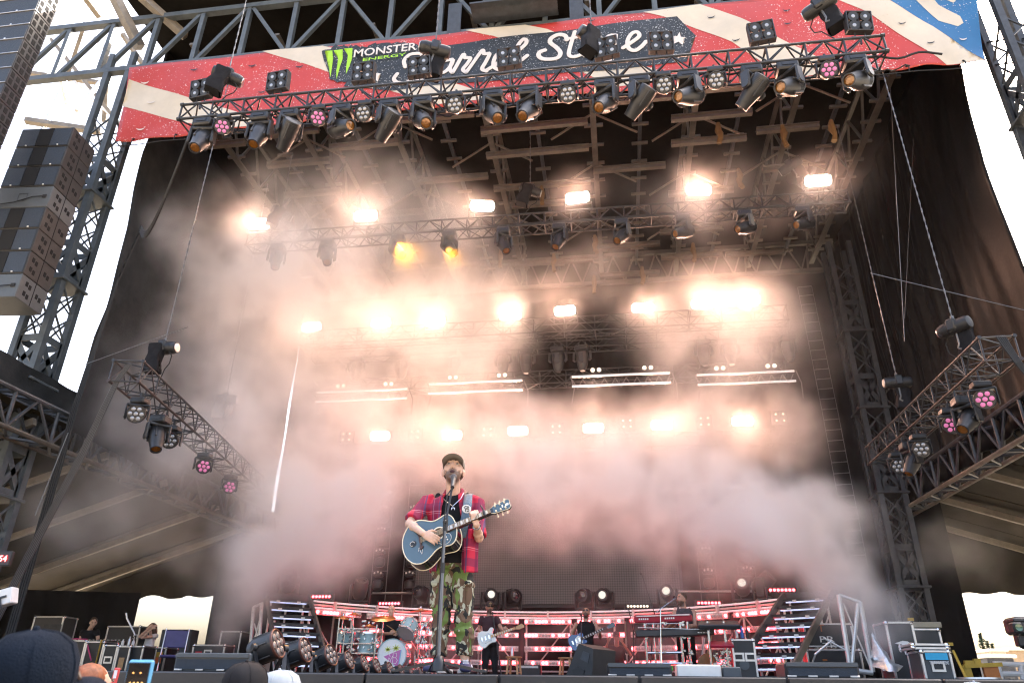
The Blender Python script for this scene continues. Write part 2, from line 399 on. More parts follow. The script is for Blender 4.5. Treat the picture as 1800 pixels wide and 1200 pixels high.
# beige cantilever steel seen against the sky, upper left
ct = thing('cantilever_frame', 'sunlit galvanised cantilever frame outside the roof, upper left', 'steel frame', (-14.5, 15, 14))
for i, (a, b, c, d, Y, w) in enumerate([(198, -12, 246, 84, 12.2, .26), (248, -6, 326, 64, 12.3, .22), (90, 70, 215, 225, 16, .14), (146, -10, 176, 30, 15, .2), (150, 40, 118, 135, 16, .12), (192, 100, 184, 215, 16.5, .16),
                                      (45, 212, 178, 232, 15.5, .2), (45, 128, 190, 148, 17, .16), (215, 60, 262, 130, 15, .14), (60, 260, 120, 130, 16, .12), (105, 130, 118, 185, 16, .11), (120, 135, 190, 200, 16.4, .12), (160, 60, 250, 150, 15.4, .12), (30, 160, 110, 120, 16.2, .11), (172, 195, 182, 130, 15.6, .12), (135, 195, 190, 128, 15.7, .12)]):
    m = MB(); m.bar(PY(a, b, Y), PY(c, d, Y + .8), w, w * .8); rp(m, 'beam', beige if i < 9 else whalu, ct)
# ---- lattice towers
def lattice(name, label, x, y, z0, z1, w, mt, sec=2.45, plate=True):
    t = thing(name, label, 'tower', (x, y, z0)); h = w / 2
    for sx in (-1, 1):
        for sy in (-1, 1):
            m = MB(); m.box((sx * h, sy * h, (z1 - z0) / 2), (.14, .14, z1 - z0)); m.build('leg', mt, t)
    n = int((z1 - z0) / sec)
    for k in range(n):
        z = k * sec; m = MB(); m.bbox((0, 0, z), (w + .24, w + .24, .06), .01); m.build('collar', mt, t)
        for ax in (0, 1):
            for s in (-1, 1):
                R = Matrix.Rotation(pi / 2 * ax, 3, 'Z')
                def T(p): return R @ V(p)
                m = MB()
                if plate:            # cut plate: frame with an X left standing
                    for (a, b) in (((-h, z + .1), (h, z + .95)), ((h, z + .1), (-h, z + .95))): m.bar(T((a[0], s * h, a[1])), T((b[0], s * h, b[1])), .13, .03, up=T((0, 1, 0)))
                    m.bar(T((-h, s * h, z + 1.0)), T((h, s * h, z + 1.0)), .16, .03, up=T((0, 1, 0))); m.bar(T((-h, s * h, z + .1)), T((h, s * h, z + .1)), .16, .03, up=T((0, 1, 0)))
                    for e in (-1, 1): m.bar(T((e * (h - .05), s * h, z + .05)), T((e * (h - .05), s * h, z + 1.05)), .14, .03, up=T((0, 1, 0)))
                else:
                    m.bar(T((-h, s * h, z + .1)), T((h, s * h, z + 1)), .05); m.bar(T((h, s * h, z + .1)), T((-h, s * h, z + 1)), .05)
                m.build('cross_plate' if plate else 'brace', mt, t)
                m = MB(); q = (sec - 1.1) / 2
                for j in range(2):
                    za = z + 1.08 + j * q
                    m.bar(T((-h, s * h, za)), T((h, s * h, za + q)), .035); m.bar(T((h, s * h, za)), T((-h, s * h, za + q)), .035)
                m.build('brace', mt, t)
    return t
lattice('lattice_tower', 'tall grey lattice tower with cut plates left of the banner', -12.5, 13.0, GZ, 15.2, .62, tgrey)
lattice('lattice_tower', 'dark lattice tower with cut plates right of the blue banner end', 9.05, 12.75, GZ, 15.2, .72, dgrey)
lattice('lattice_tower', 'slim black lattice tower at the right rear corner behind the stacked cases', 7.45, 21.2, 0, 13, .62, dgrey)
# ---- trusses (lighting and headers)
def truss(name, label, p0, p1, w, h, bay, r, mt, cat='truss', mt2=None, group=None):
    p0, p1 = V(p0), V(p1); d = p1 - p0; L = d.length; z = d / L
    t = thing(name, label, cat, p0, group=group)
    side = V((0, 0, 1)).cross(z).normalized(); up = z.cross(side)
    n = max(2, round(L / bay)); A = {}
    for i, sx in enumerate((-1, 1)):
        for j, sz in enumerate((-1, 1)):
            o = side * (sx * w / 2) + up * (sz * h / 2); A[sx, sz] = o
            m = MB(); m.tube(o, o + d, r, n=8)
            for e in (o - z * .03, o + d - z * .03): m.tube(e, e + z * .06, r * 1.5, n=8)
            m.build('chord', mt2 if mt2 and sz < 0 else mt, t)
    m = MB(); q = r * .62
    for k in range(n + 1):
        c = z * (L * k / n)
        for a, b in (((-1, -1), (-1, 1)), ((1, -1), (1, 1)), ((-1, -1), (1, -1)), ((-1, 1), (1, 1))): m.tube(A[a] + c, A[b] + c, q * 1.15, n=6)
        if k < n:
            c2 = z * (L * (k + .5) / n); c3 = z * (L * (k + 1) / n)
            for a, b in (((-1, -1), (-1, 1)), ((1, -1), (1, 1)), ((-1, -1), (1, -1)), ((1, 1), (-1, 1))):
                m.tube(A[a] + c, A[b] + c2, q, n=5); m.tube(A[b] + c2, A[a] + c3, q, n=5)
    tag(m.build('bracing', mt, t), kind='stuff')
    return t
truss('wing_header_truss', 'galvanised header truss over the right wing opening', (8.15, 11.2, 4.75), (8.05, 23.4, 4.95), .5, .75, 1.15, .055, dgrey, mt2=beige)
truss('wing_header_truss', 'dark header truss over the left wing opening', (XL - .1, 9.5, 4.75), (XL + .1, 23.8, 4.85), .5, .75, 1.15, .055, dgrey, mt2=beige_d)
m = MB(); m.grid(lambda u, v: (8.45 + .03 * sin(u * 60), 11.5 + 12 * u, 4.95 + .9 * v), 60, 3); tag(m.build('valance', greyfab, ang=3), 'black valance strip above the right wing opening', 'valance')
m = MB(); m.grid(lambda u, v: (XL - .3 + .03 * sin(u * 60), 11.5 + 12 * u, 4.95 + 1.0 * v), 60, 3); tag(m.build('valance', greyfab, ang=3), 'dusty valance strip above the left wing opening', 'valance')
# ---- wing canopies
def wing(label, X, sg, mt, beams, mb_):
    t = thing('wing_canopy', label, 'canopy', (X, 18, 4.9)); inv = Matrix.Translation(-V(t.location))
    def fn(u, v):
        y = 9 + 15.4 * v; s = u * 11.5
        z = 5.1 - s * .335 + .09 * sin(v * 11 * pi) * (u * (1 - u) * 2 + .25) * -1 + .05 * NZ.noise(V((s * .6, y * .6, 2)))
        if u > .985: z -= .35 + .12 * sin(v * 44)
        return (X + sg * s, y, z)
    m = MB(); m.grid(fn, 46, 90); o = m.build('canopy_skin', mt, ang=3); o.parent = t; o.matrix_parent_inverse = inv
    s_ = o.modifiers.new('thick', 'SOLIDIFY'); s_.thickness = .01
    for y in beams:
        m = MB(); m.bar((X, y, 4.86), (X + sg * 11.4, y, 4.86 - 11.4 * .335), .1, .16); o = m.build('rafter', mb_); o.parent = t; o.matrix_parent_inverse = inv
        m = MB(); m.box((X + sg * 5, y + .3, 4.86 - 5 * .335 + .06), (1.6, .5, .02)); 
    for k in range(6):      # sewn panel joints of the canopy
        v0 = (k + .5) / 6; m = MB(); m.path([V(fn(j / 20, v0)) - V((0, 0, .015)) for j in range(20)], .016, 5); o = m.build('seam', mt); o.parent = t; o.matrix_parent_inverse = inv
    yb = 24.4
    def sk(u, v):
        s = u * 11.2; zt = 5.1 - s * .335 + .02; zb = 2.62 + .1 * abs(sin(s * 2.1)) + .06 * sin(s * 5); zb = min(zb, zt - .1)
        return (X + sg * s, yb + .12 * sin(s * 2.2) * (1 - v) + .05 * sin(s * 7) * (1 - v), zb + (zt - zb) * v)
    m = MB(); m.grid(sk, 90, 14); o = m.build('rear_skirt', mt, ang=3); o.parent = t; o.matrix_parent_inverse = inv
    for y0, y1, s in ((beams[1], beams[2], 6.2), (beams[3], beams[4], 6.6)):
        m = MB(); m.bar((X + sg * s, y0, 4.82 - s * .335), (X + sg * s, y1, 4.82 - s * .335), .07); o = m.build('purlin', mb_); o.parent = t; o.matrix_parent_inverse = inv
    return t
wing('dark olive wing canopy with pale rafters on the left of the stage', XL - .15, -1, wingfab, [10.6, 12.9, 15.3, 17.8, 20.6, 23.2], beige)
wing('dark olive wing canopy with pale rafters on the right of the stage', XR + .35, 1, wingfab, [10.6, 13.2, 15.9, 18.6, 21.2, 23.6], beige)
# backstage drapes closing the wings
def drop(name, label, p0, p1, z0, z1, mt, amp=.1, fr=9):
    p0, p1 = V((*p0, 0)), V((*p1, 0)); L = (p1 - p0).length; nrm = V((-(p1 - p0).y, (p1 - p0).x, 0)) / L
    m = MB(); m.grid(lambda u, v: p0.lerp(p1, u) + nrm * (amp * (sin(u * L * fr) * .5 + sin(u * L * fr * .43 + 1) * .5) * (1.1 - .7 * v)) + V((0, 0, z0 + (z1 - z0) * v)), max(20, int(L * 12)), 8)
    return tag(m.build(name, mt, ang=3), label, 'drape')
p = PY(365, 1100, 23.9)
drop('wing_drape', 'dark drape beside the bright gap at the left rear of the stage', (p.x, 23.9), (-10.9, 23.9), 0, 5.2, greyfab, .05)
e0 = PY(1703, 1090, 21.8)
drop('wing_drape', 'pleated dark drape closing the right wing behind the road cases', (7.9, 22.6), (e0.x, 21.8), 0, 5.2, drape, .14, 6.5)
q = PY(238, 1090, 22.5)
drop('wing_drape', 'black drape at the far left behind the mixing desk', (-27, 19), (q.x, 22.5), 0, 2.6, drape, .1)
# ================================================================== BANNER
def banner_mat(name, col, dirt=(.62, .56, .52), amt=.70):
    m_ = mat(name, col, .45, 0, .10, 1.1, .05, 3); t = m_.node_tree; b = t.nodes['Principled BSDF']
    src = b.inputs['Base Color'].links[0].from_socket
    tc = t.nodes.new('ShaderNodeTexCoord'); n = t.nodes.new('ShaderNodeTexNoise'); n.inputs['Scale'].default_value = 26; n.inputs['Detail'].default_value = 3
    n2 = t.nodes.new('ShaderNodeTexNoise'); n2.inputs['Scale'].default_value = .9; n2.inputs['Detail'].default_value = 2
    ad = t.nodes.new('ShaderNodeMath'); ad.operation = 'MULTIPLY_ADD'; ad.inputs[1].default_value = .22
    r = t.nodes.new('ShaderNodeMapRange'); r.inputs['From Min'].default_value = amt; r.inputs['From Max'].default_value = amt + .05
    mx = t.nodes.new('ShaderNodeMix'); mx.data_type = 'RGBA'; mx.inputs[7].default_value = (*dirt, 1)
    t.links.new(tc.outputs['Object'], n.inputs['Vector']); t.links.new(tc.outputs['Object'], n2.inputs['Vector'])
    t.links.new(n2.outputs['Fac'], ad.inputs[0]); t.links.new(n.outputs['Fac'], ad.inputs[2]); t.links.new(ad.outputs[0], r.inputs['Value'])
    t.links.new(r.outputs[0], mx.inputs[0]); t.links.new(src, mx.inputs[6]); t.links.new(mx.outputs[2], b.inputs['Base Color'])
    return m_
ban_red = banner_mat('banner_red', (.42, .036, .026), amt=.755)
ban_cream = banner_mat('banner_cream', (.53, .48, .39), (.45, .38, .28), .80)
ban_blue = banner_mat('banner_blue', (.012, .115, .29), amt=.775)
ban_dark = banner_mat('banner_sign_dark', (.014, .0155, .0155), (.36, .36, .34), .735)
ban_white = mat('banner_lettering', (.62, .57, .53), .5, 0, .05)
claw_g = mat('claw_green', (.30, .60, .02), .45, 0, .1)
ban = thing('stage_banner', 'long red, cream and blue striped banner with a dark script sign', 'banner', (-1.9, YF, 12))
BI = Matrix.Translation(-V(ban.location))
def bpart(mb, name, mt, par=None, ang=.7):
    o = mb.build(name, mt, ang=ang); o.parent = par or ban; o.matrix_parent_inverse = BI if par is None else Matrix.Identity(4); return o
def bw(x, z):   # the cloth is not quite flat
    return .05 * sin(x * 1.3) * sin(z * 1.7 + x) + .11 * max(0, 12.35 - z) * sin(x * 5 + 2 * sin(x)) + .016 * sin(x * 2.3 - z * 3)
BT, BB = 14.53, 11.95
def sag(x): return BB + .16 * sin(pi * min(1, max(0, (x + 11.7) / 19.9))) * .8
eL0, eL1 = PY(228, 120, YF), PY(204, 252, YF); eR0, eR1 = PY(1700, -42, YF), PY(1733, 111, YF)
m = MB()
def bfn(u, v):
    a = eL1.lerp(eL0, v); b = eR1.lerp(eR0, v); p = a.lerp(b, u)
    lo = sag(p.x); p.z = lo + (p.z - BB) * (BT - lo) / (BT - BB) if p.z > BB else lo
    p.y = YF + bw(p.x, p.z); return p
m.grid(bfn, 170, 22); bo = bpart(m, 'banner_cloth', ban_red, ang=3); s_ = bo.modifiers.new('t', 'SOLIDIFY'); s_.thickness = .006
def lay(name, px, mt, off, fine=.4):
    "flat print on the cloth: pixel outline carried to the cloth and bent with it"
    pts = [PY(a, b, YF) for a, b in px]
    bm = bmesh.new(); vs_ = []
    n = len(pts); L = []
    for i in range(n):
        a, b = pts[i], pts[(i + 1) % n]; k = max(1, int((b - a).length / fine))
        for j in range(k): L.append(a.lerp(b, j / k))
    for p in L:
        lo = sag(p.x); p.z = min(max(p.z, lo + .005), BT - .005); vs_.append(bm.verts.new(p))
    f = bm.faces.new(vs_); bmesh.ops.triangulate(bm, faces=[f])
    x0, x1 = min(v.co.x for v in bm.verts), max(v.co.x for v in bm.verts)
    k = int((x1 - x0) / .15)
    for i in range(1, k + 1):
        g = bm.verts[:] + bm.edges[:] + bm.faces[:]
        bmesh.ops.bisect_plane(bm, geom=g, plane_co=(x0 + (x1 - x0) * i / (k + 1), 0, 0), plane_no=(1, 0, 0))
    for zz in [12.05 + .15 * j for j in range(17)]:
        bmesh.ops.bisect_plane(bm, geom=bm.verts[:] + bm.edges[:] + bm.faces[:], plane_co=(0, 0, zz), plane_no=(0, 0, 1))
    for v in bm.verts: v.co.y = YF + bw(v.co.x, v.co.z) - off
    bm.normal_update()
    me = bpy.data.meshes.new(name); bm.to_mesh(me); bm.free(); me.materials.append(mt)
    me.polygons.foreach_set('use_smooth', [True] * len(me.polygons))
    o = link(name, me, ban); o.matrix_parent_inverse = BI; return o
lay('cream_stripe', [(227, 140), (333, 172), (470, 214), (405, 228), (343, 219), (214, 186)], ban_cream, .008)
lay('cream_stripe', [(462, 92), (567, 78), (700, 120), (880, 172), (770, 186), (570, 123)], ban_cream, .008)
lay('cream_stripe', [(818, 49), (923, 36), (962, 50), (1195, 142), (1080, 152), (867, 63)], ban_cream, .008)
lay('cream_stripe', [(1130, 16), (1230, 5), (1300, 35), (1490, 128), (1385, 136), (1286, 76), (1204, 42)], ban_cream, .008)
lay('cream_stripe', [(1425, -22), (1530, -32), (1555, 0), (1640, 46), (1731, 110), (1665, 113), (1600, 72), (1520, 24), (1468, 0)], ban_cream, .008)
lay('blue_field', [(1530, -32), (1700, -44), (1716, 0), (1732, 109), (1640, 46), (1556, 0)], ban_blue, .0085)
lay('cream_ribbon', [(1570, -34), (1610, -36), (1650, 8), (1688, 28), (1694, 40), (1684, 46), (1650, 36), (1608, 0)], ban_cream, .014)
lay('cream_ribbon', [(1650, -40), (1668, -41), (1680, 2), (1676, 5), (1664, 0)], ban_cream, .014)
lay('sign_board_print', [(640, 107), (770, 80), (1190, 29), (1223, 63), (1207, 112), (900, 140), (690, 160), (604, 152), (613, 134)], ban_dark, .016)
def jag(px, amp):
    r = random.Random(4); o = []
    for i, (a, b) in enumerate(px):
        c, d = px[(i + 1) % len(px)]; k = max(2, int(hypot(c - a, d - b) / 4))
        for j in range(k): o.append((a + (c - a) * j / k + r.uniform(-amp, amp), b + (d - b) * j / k + r.uniform(-amp, amp)))
    return o
lay('ink_splash', jag([(567, 92), (592, 80), (640, 83), (660, 78), (725, 75), (744, 84), (748, 100), (700, 118), (642, 128), (630, 140), (600, 144), (578, 141), (574, 118)], 2.2), ban_dark, .022, 9)
C2 = lambda x, y: (560 + x / 5.294, 40 + y / 5.294)
for cl in ([(60, 268), (130, 262), (122, 310), (135, 330), (118, 400), (108, 508), (98, 440), (92, 400), (100, 330), (85, 290)],
           [(140, 262), (225, 250), (215, 310), (222, 330), (195, 400), (165, 522), (160, 440), (170, 400), (180, 330), (165, 285)],
           [(235, 245), (318, 240), (300, 300), (310, 320), (285, 390), (250, 470), (252, 400), (262, 350), (270, 300), (255, 268)]):
    lay('claw_mark', [C2(*p) for p in cl], claw_g, .030, 9)
def text_px(name, s, p0, p1, hpx, mt, Y, off, par, bold=.0, wide=True):
    "lettering between two pixel points on the plane y=Y"
    a, b = PY(*p0, Y), PY(*p1, Y); c = bpy.data.curves.new(name, 'FONT'); c.body = s; c.extrude = .002; c.offset = bold; c.resolution_u = 3
    o = bpy.data.objects.new(name, c); COL.objects.link(o); bpy.context.view_layer.update()
    me = bpy.data.meshes.new_from_object(o.evaluated_get(bpy.context.evaluated_depsgraph_get())); bpy.data.objects.remove(o)
    xs = [v.co.x for v in me.vertices]; ys = [v.co.y for v in me.vertices]; w = max(xs) - min(xs); h = max(ys) - min(ys)
    d = b - a; L = d.length; X = d / L; hh = (PY(p0[0], p0[1] - hpx, Y) - a).length
    Zv = V((0, 0, 1)); x0, y0 = min(xs), min(ys)
    for v in me.vertices:
        q = v.co.copy(); v.co = a + X * ((q.x - x0) / w * L) + Zv * ((q.y - y0) / h * hh) + V((0, -off - q.z, 0))
    me.materials.append(mt); return link(name, me, par)
o = text_px('lettering', 'MONSTER', (623, 105), (733, 92), 13, ban_white, YF, .07, ban, .012); o.matrix_parent_inverse = BI
o = text_px('lettering', 'ENERGY', (639, 112), (715, 102), 5, claw_g, YF, .07, ban, .01); o.matrix_parent_inverse = BI
C3 = lambda x, y: (880 + x / 5.294, 20 + y / 5.294)
STR = [(C2, [(812, 425), (800, 370), (850, 312), (940, 295), (1010, 312), (1020, 375), (935, 425)], 1), (C2, [(965, 312), (925, 430), (895, 500), (830, 565), (745, 570), (705, 535), (735, 490)], 1), (C2, [(935, 422), (1035, 432), (1050, 495), (985, 540), (900, 545)], 1),
       (C2, [(1240, 335), (1160, 360), (1122, 435), (1165, 472), (1230, 400), (1250, 335), (1222, 430), (1248, 475)], 1), (C2, [(1248, 475), (1330, 310), (1352, 292), (1362, 322), (1412, 330), (1382, 385), (1345, 440), (1375, 472)], 1),
       (C2, [(1375, 472), (1500, 290), (1530, 262), (1542, 297), (1592, 302), (1562, 370), (1525, 440), (1565, 462)], 1), (C2, [(1565, 455), (1680, 385), (1730, 315), (1695, 290), (1645, 340), (1632, 420), (1690, 452), (1760, 420)], 1),
       (C3, [(60, 450), (150, 400), (232, 325), (240, 282), (208, 278), (160, 350), (150, 440), (182, 480), (250, 430)], 1),
       (C3, [(615, 262), (600, 225), (540, 215), (475, 248), (462, 292), (520, 340), (556, 390), (535, 440), (470, 458), (392, 456), (356, 428), (366, 392), (412, 370)], 1.1),
       (C3, [(615, 252), (745, 236)], .8), (C3, [(690, 190), (655, 300), (635, 400), (662, 432), (720, 425), (775, 395)], 1), (C3, [(865, 330), (805, 335), (765, 385), (792, 428), (840, 398), (870, 328), (858, 395), (892, 418)], 1),
       (C3, [(1062, 245), (1000, 255), (965, 320), (990, 385), (1040, 350), (1072, 240), (1048, 400), (1030, 470), (985, 480)], 1), (C3, [(1140, 365), (1235, 305), (1290, 255), (1268, 218), (1220, 235), (1182, 300), (1192, 368), (1250, 388), (1310, 352), (1352, 305)], 1)]
def smooth_pts(P, k=6):
    o = []; n = len(P)
    for i in range(n - 1):
        a, b, c, d = P[max(i - 1, 0)], P[i], P[i + 1], P[min(i + 2, n - 1)]
        for j in range(k):
            t = j / k; o.append(tuple(.5 * (2 * b[q] + (c[q] - a[q]) * t + (2 * a[q] - 5 * b[q] + 4 * c[q] - d[q]) * t * t + (3 * b[q] - a[q] - 3 * c[q] + d[q]) * t ** 3) for q in (0, 1)))
    return o + [P[-1]]
for cf, P, wd in STR:
    pts = [PY(*cf(*p), YF) for p in smooth_pts(P)]
    for p in pts: p.y = YF + bw(p.x, p.z) - .06
    m = MB(); m.path(pts, .052 * wd, 10)
    for q in (pts[0], pts[-1]): m.ell(q, .052 * wd, n=10, k=6)
    m.v = [(x, (YF + bw(x, z) - .03) + (y - (YF + bw(x, z) - .06)) * .12, z) for x, y, z in m.v]
    o = m.build('script_letter', ban_white); o.parent = ban; o.matrix_parent_inverse = BI
def star(c, r): return [(c[0] + (r if i % 2 == 0 else r * .42) * sin(i * pi / 5 + .1), c[1] - (r if i % 2 == 0 else r * .42) * cos(i * pi / 5 + .1)) for i in range(10)]
lay('star', star((658, 134), 13), ban_white, .030, 9); lay('star', star((1193, 70), 13), ban_white, .030, 9)
for i, (x, y, k) in enumerate([(343, 124, 0), (443, 114, 0), (527, 118, 0), (460, 160, 0), (255, 144, 1), (265, 178, 1), (247, 226, 1), (1250, 31, 0), (1382, 19, 0), (1384, 42, 0), (1293, 73, 0), (1693, 68, 1), (1635, 76, 0), (770, 70, 0), (1040, 35, 0), (1585, 42, 0)]):
    w = 7; up = [(x + w * cos(pi * j / 8), y - 1 + 4.5 * sin(pi * j / 8) - .12 * w * cos(pi * j / 8)) for j in range(9)]; dn = [(x + w * cos(pi * j / 8), y - 1 + 2.4 * sin(pi * j / 8) - .12 * w * cos(pi * j / 8)) for j in range(8, -1, -1)]
    lay('wind_slit', up + dn[1:-1], ban_white if k else ban_dark, .032, 9)
m = MB(); m.path([(-11.8 + 19.9 * i / 30, YF - .02, sag(-11.8 + 19.9 * i / 30) - .14 - .03 * (i % 2)) for i in range(31)], .012, 5); bpart(m, 'bottom_cable', rubber)
for i in range(18):
    x = -11.3 + i * 1.12; m = MB(); z = sag(x); m.path([(x, YF - .01, z + .05), (x + .01, YF - .03, z), (x, YF - .02, z - .15)], .012, 5); m.lathe([(.03, 0), (.02, .006), (.02, 0)], Matrix.Translation((x, YF + bw(x, z + .05) - .012, z + .06)) @ Matrix.Rotation(pi / 2, 4, 'X'), n=10); bpart(m, 'eyelet_tie', rubber)
# ================================================================== LOUDSPEAKER ARRAYS
spk_face = mat('speaker_grille', (.022, .03, .042), .55, 0, .15, 30, .3, 400)
spk_side = mat('speaker_side', (.030, .029, .029), .55, 0, .2, 6, .1, 90)
spk_back = mat('speaker_back_panel', (.075, .084, .09), .5, 0, .12, 5)
hole = mat('handle_pocket', (.004, .004, .004), .9, 0, 0)
def array(name, label, x, y, ztop, n, w, h, d, yaw, kind):
    t = thing(name, label, 'line array', (x, y, ztop), (0, 0, yaw))
    for k in range(n):
        z = -h * (k + .5); rev = kind == 'sub' and k in (3, 7); hh = h - .012
        m = MB(); m.bbox((-w / 2, d / 2, z), (w, d, hh), .012); c = m.build('speaker_cabinet', [spk_back if rev else spk_side if kind == 'sub' else charc], t)
        if kind == 'sub':
            if not rev:
                for (a, b) in ((.02, .36), (.64, .98)):
                    m = MB(); m.box((-w + w * (a + b) / 2, -.006, z), (w * (b - a), .014, hh - .05)); m.build('grille', spk_face, c)
                m = MB(); m.box((-w * .5, .02, z), (w * .26, .07, hh - .05)); m.box((-w * .5, -.004, z), (w * .26, .008, hh - .05), m=0); m.build('horn_mouth', hole, c)
                m = MB()
                for a in (.2, .8): m.bbox((-w * a, -.018, z - hh / 2 + .035), (.035, .02, .03), .005)
                m.build('badge', white_p, c)
            else:
                m = MB()
                for q in ((0, .09, .2, .012), (0, -.09, .2, .012)): m.box((-w * .5 + q[0], -.004, z + q[1]), (q[2], .008, q[3]))
                for q in (-.1, .1): m.box((-w * .5 + q, -.004, z), (.012, .008, .18))
                m.build('emblem', dgrey, c)
                m = MB(); m.bbox((-w * .1, -.012, z), (.1, .024, .09), .01); m.path([(-w * .1, -.02, z), (-w * .3, -.03, z - .02), (-w * .6, -.03, z - .15), (-w * .95, -.02, z - .2)], .011, 6); m.build('cable', rubber, c)
            for yy in (.25, .75) if k % 2 == 0 else (.3, .72):
                for zz in ((.2, -.2) if yy < .5 else (0,)):
                    for e in (-.055, .045): m = MB(); m.box((.0, d * yy + e, z + hh * zz - e * .3), (.012, .07, .1)); m.build('handle_pocket', hole, c)
            m = MB(); m.box((.003, d * .52, z), (.008, .012, hh)); m.build('seam', hole, c)
        else:
            m = MB(); m.box((-w / 2, -.006, z), (w - .02, .014, hh - .035)); m.build('grille', spk_face, c)
            m = MB(); m.tube((-w, -.02, z - hh / 2 + .01), (-.0, -.02, z - hh / 2 + .01), .009, n=5); m.bbox((-w * .35, -.025, z - hh / 2 + .03), (.04, .02, .045), .006); m.bbox((-w * .75, -.025, z - hh / 2 + .03), (.04, .02, .045), .006); m.build('trim_strip', alu, c)
            for yy in (.18, .5, .8):
                for zz in (.22, -.22): m = MB(); m.box((.0, d * yy, z + hh * zz), (.012, d * .19, hh * .3)); m.build('vent', hole, c)
    return t
array('line_array', 'very tall black loudspeaker array at the top left edge with thin pale trim lines', -12.5, 10, 15.9, 16, 1.35, .44, .47, 0, 'main')
array('bass_array', 'shorter hung array of eight bass cabinets left of the grey tower', -11.85, 11.35, 11.42, 8, 1.25, .556, .82, RAD(4), 'sub')
array('bass_array', 'hung dark bass cabinets at the upper right edge beside the right tower', 9.85 + 1.3, 11.6, 13.4, 8, 1.3, .556, .68, 0, 'sub')
m = MB(); m.bbox((-13.35, 10.9, 10.2), (.35, .12, 3.4), .02); tag(m.build('side_screen', mat('side_screen_face', (.8, .82, .85), .3, 0, .05)), 'slim pale screen edge between the two left loudspeaker arrays', 'screen')
# right array: visible side is its inner left face, give that the pockets too
ra = [o for o in COL.objects if o.name == 'bass_array.001'][0]
for c in ra.children:
    k = [v.co.z for v in c.data.vertices]; z = (min(k) + max(k)) / 2
    for yy in (.25, .72):
        for zz in ((.2, -.2) if yy < .5 else (0,)):
            for e in (-.055, .045): m = MB(); m.box((-1.3, .68 * yy + e, z + .54 * zz), (.012, .07, .1)); m.build('handle_pocket', hole, c)
# ================================================================== LAMP PROTOTYPES
def head_matrix(loc, d):
    d = V(d).normalized(); q = d.to_track_quat('Z', 'Y'); return Matrix.LocRotScale(V(loc), q, None)
def mk_mover():
    t = thing('moving_light', '-', 'moving light')
    m = MB(); m.bbox((0, 0, -.09), (.36, .3, .17), .03); m.box((0, -.155, -.08), (.2, .01, .07)); m.tube((-.12, 0, 0), (-.12, 0, .12), .025); m.tube((.12, 0, 0), (.12, 0, .12), .025); m.build('base', blackm, t)
    m = MB()
    m.bbox((0, 0, -.2), (.44, .16, .07), .02)
    for s in (-1, 1): m.bbox((s * .215, 0, -.36), (.05, .17, .36), .02); m.tube((s * .19, 0, -.47), (s * .25, 0, -.47), .07, n=12)
    m.build('yoke', charc, t)
    m = MB(); m.lathe([(.10, -.27), (.155, -.25), (.165, -.12), (.165, .02), (.15, .08), (.12, .26), (.115, .34), (.095, .34), (.09, .31)], n=16)
    for k in range(4): a = k * pi / 2 + .4; m.bbox((.165 * cos(a), .165 * sin(a), -.06), (.035, .035, .3), .01)
    for k in range(5): m.lathe([(.168, -.2 + k * .025), (.168, -.19 + k * .025)], n=16)
    h = m.build('head', charc, t)
    m = MB(); m.lathe([(.001, .315), (.06, .325), (.092, .31)], n=14); m.build('lens', amber, h)
    return t
def mk_wash(cluster=True, lensmat=None, big=1):
    t = thing('wash_light', '-', 'wash light')
    m = MB(); m.bbox((0, 0, -.05), (.26, .2, .1), .02); m.tube((0, 0, 0), (0, 0, .1), .025); m.build('base', blackm, t)
    m = MB(); m.bbox((0, 0, -.12), (.36, .1, .04), .012)
    for s in (-1, 1): m.bbox((s * .175, 0, -.24), (.025, .1, .26), .01)
    m.build('yoke', blackm, t)
    m = MB(); m.lathe([(.09, -.13), (.13, -.1), (.15, 0), (.155, .09), (.148, .1), (.14, .085), (.001, .08)], n=18)
    h = m.build('head', blackm, t)
    m = MB()
    for k in range(7):
        a = k * pi / 3; r = 0 if k == 6 else .088
        m.lathe([(.036, .082), (.034, .096), (.02, .105), (.001, .107)], Matrix.Translation((r * cos(a), r * sin(a), 0)), n=10)
    m.build('lens_cluster', lensmat or lensglass, h)
    return t
def mk_blinder4(lm):
    t = thing('blinder_light', '-', 'blinder')
    m = MB(); m.bar((-.09, 0, -.12), (-.09, 0, .02), .02); m.bar((.09, 0, -.12), (.09, 0, .02), .02); m.bar((-.16, 0, -.12), (.16, 0, -.12), .03); m.bar((0, 0, -.26), (0, 0, -.12), .03); m.build('bracket', blackm, t)
    m = MB()
    for s in (-1, 1): m.bbox((s * .215, 0, .2), (.025, .14, .42), .006); m.bbox((0, 0, .2 + s * .2), (.43, .14, .025), .006)
    m.bbox((0, .02, .2), (.03, .1, .4), .006); m.bbox((0, .02, .2), (.4, .1, .03), .006); m.build('frame', black, t)
    for sx in (-1, 1):
        for sz in (-1, 1):
            X = Matrix.Translation((sx * .105, -.02, .2 + sz * .098)) @ Matrix.Rotation(pi / 2 + .15, 4, 'X')
            m = MB(); m.lathe([(.05, -.12), (.09, -.02), (.092, .05), (.08, .05)], X, n=14); l = m.build('lamp', black, t)
            m = MB(); m.lathe([(.062, .035), (.05, .048), (.001, .054)], X, n=14); m.build('lens', lm, l)
    return t
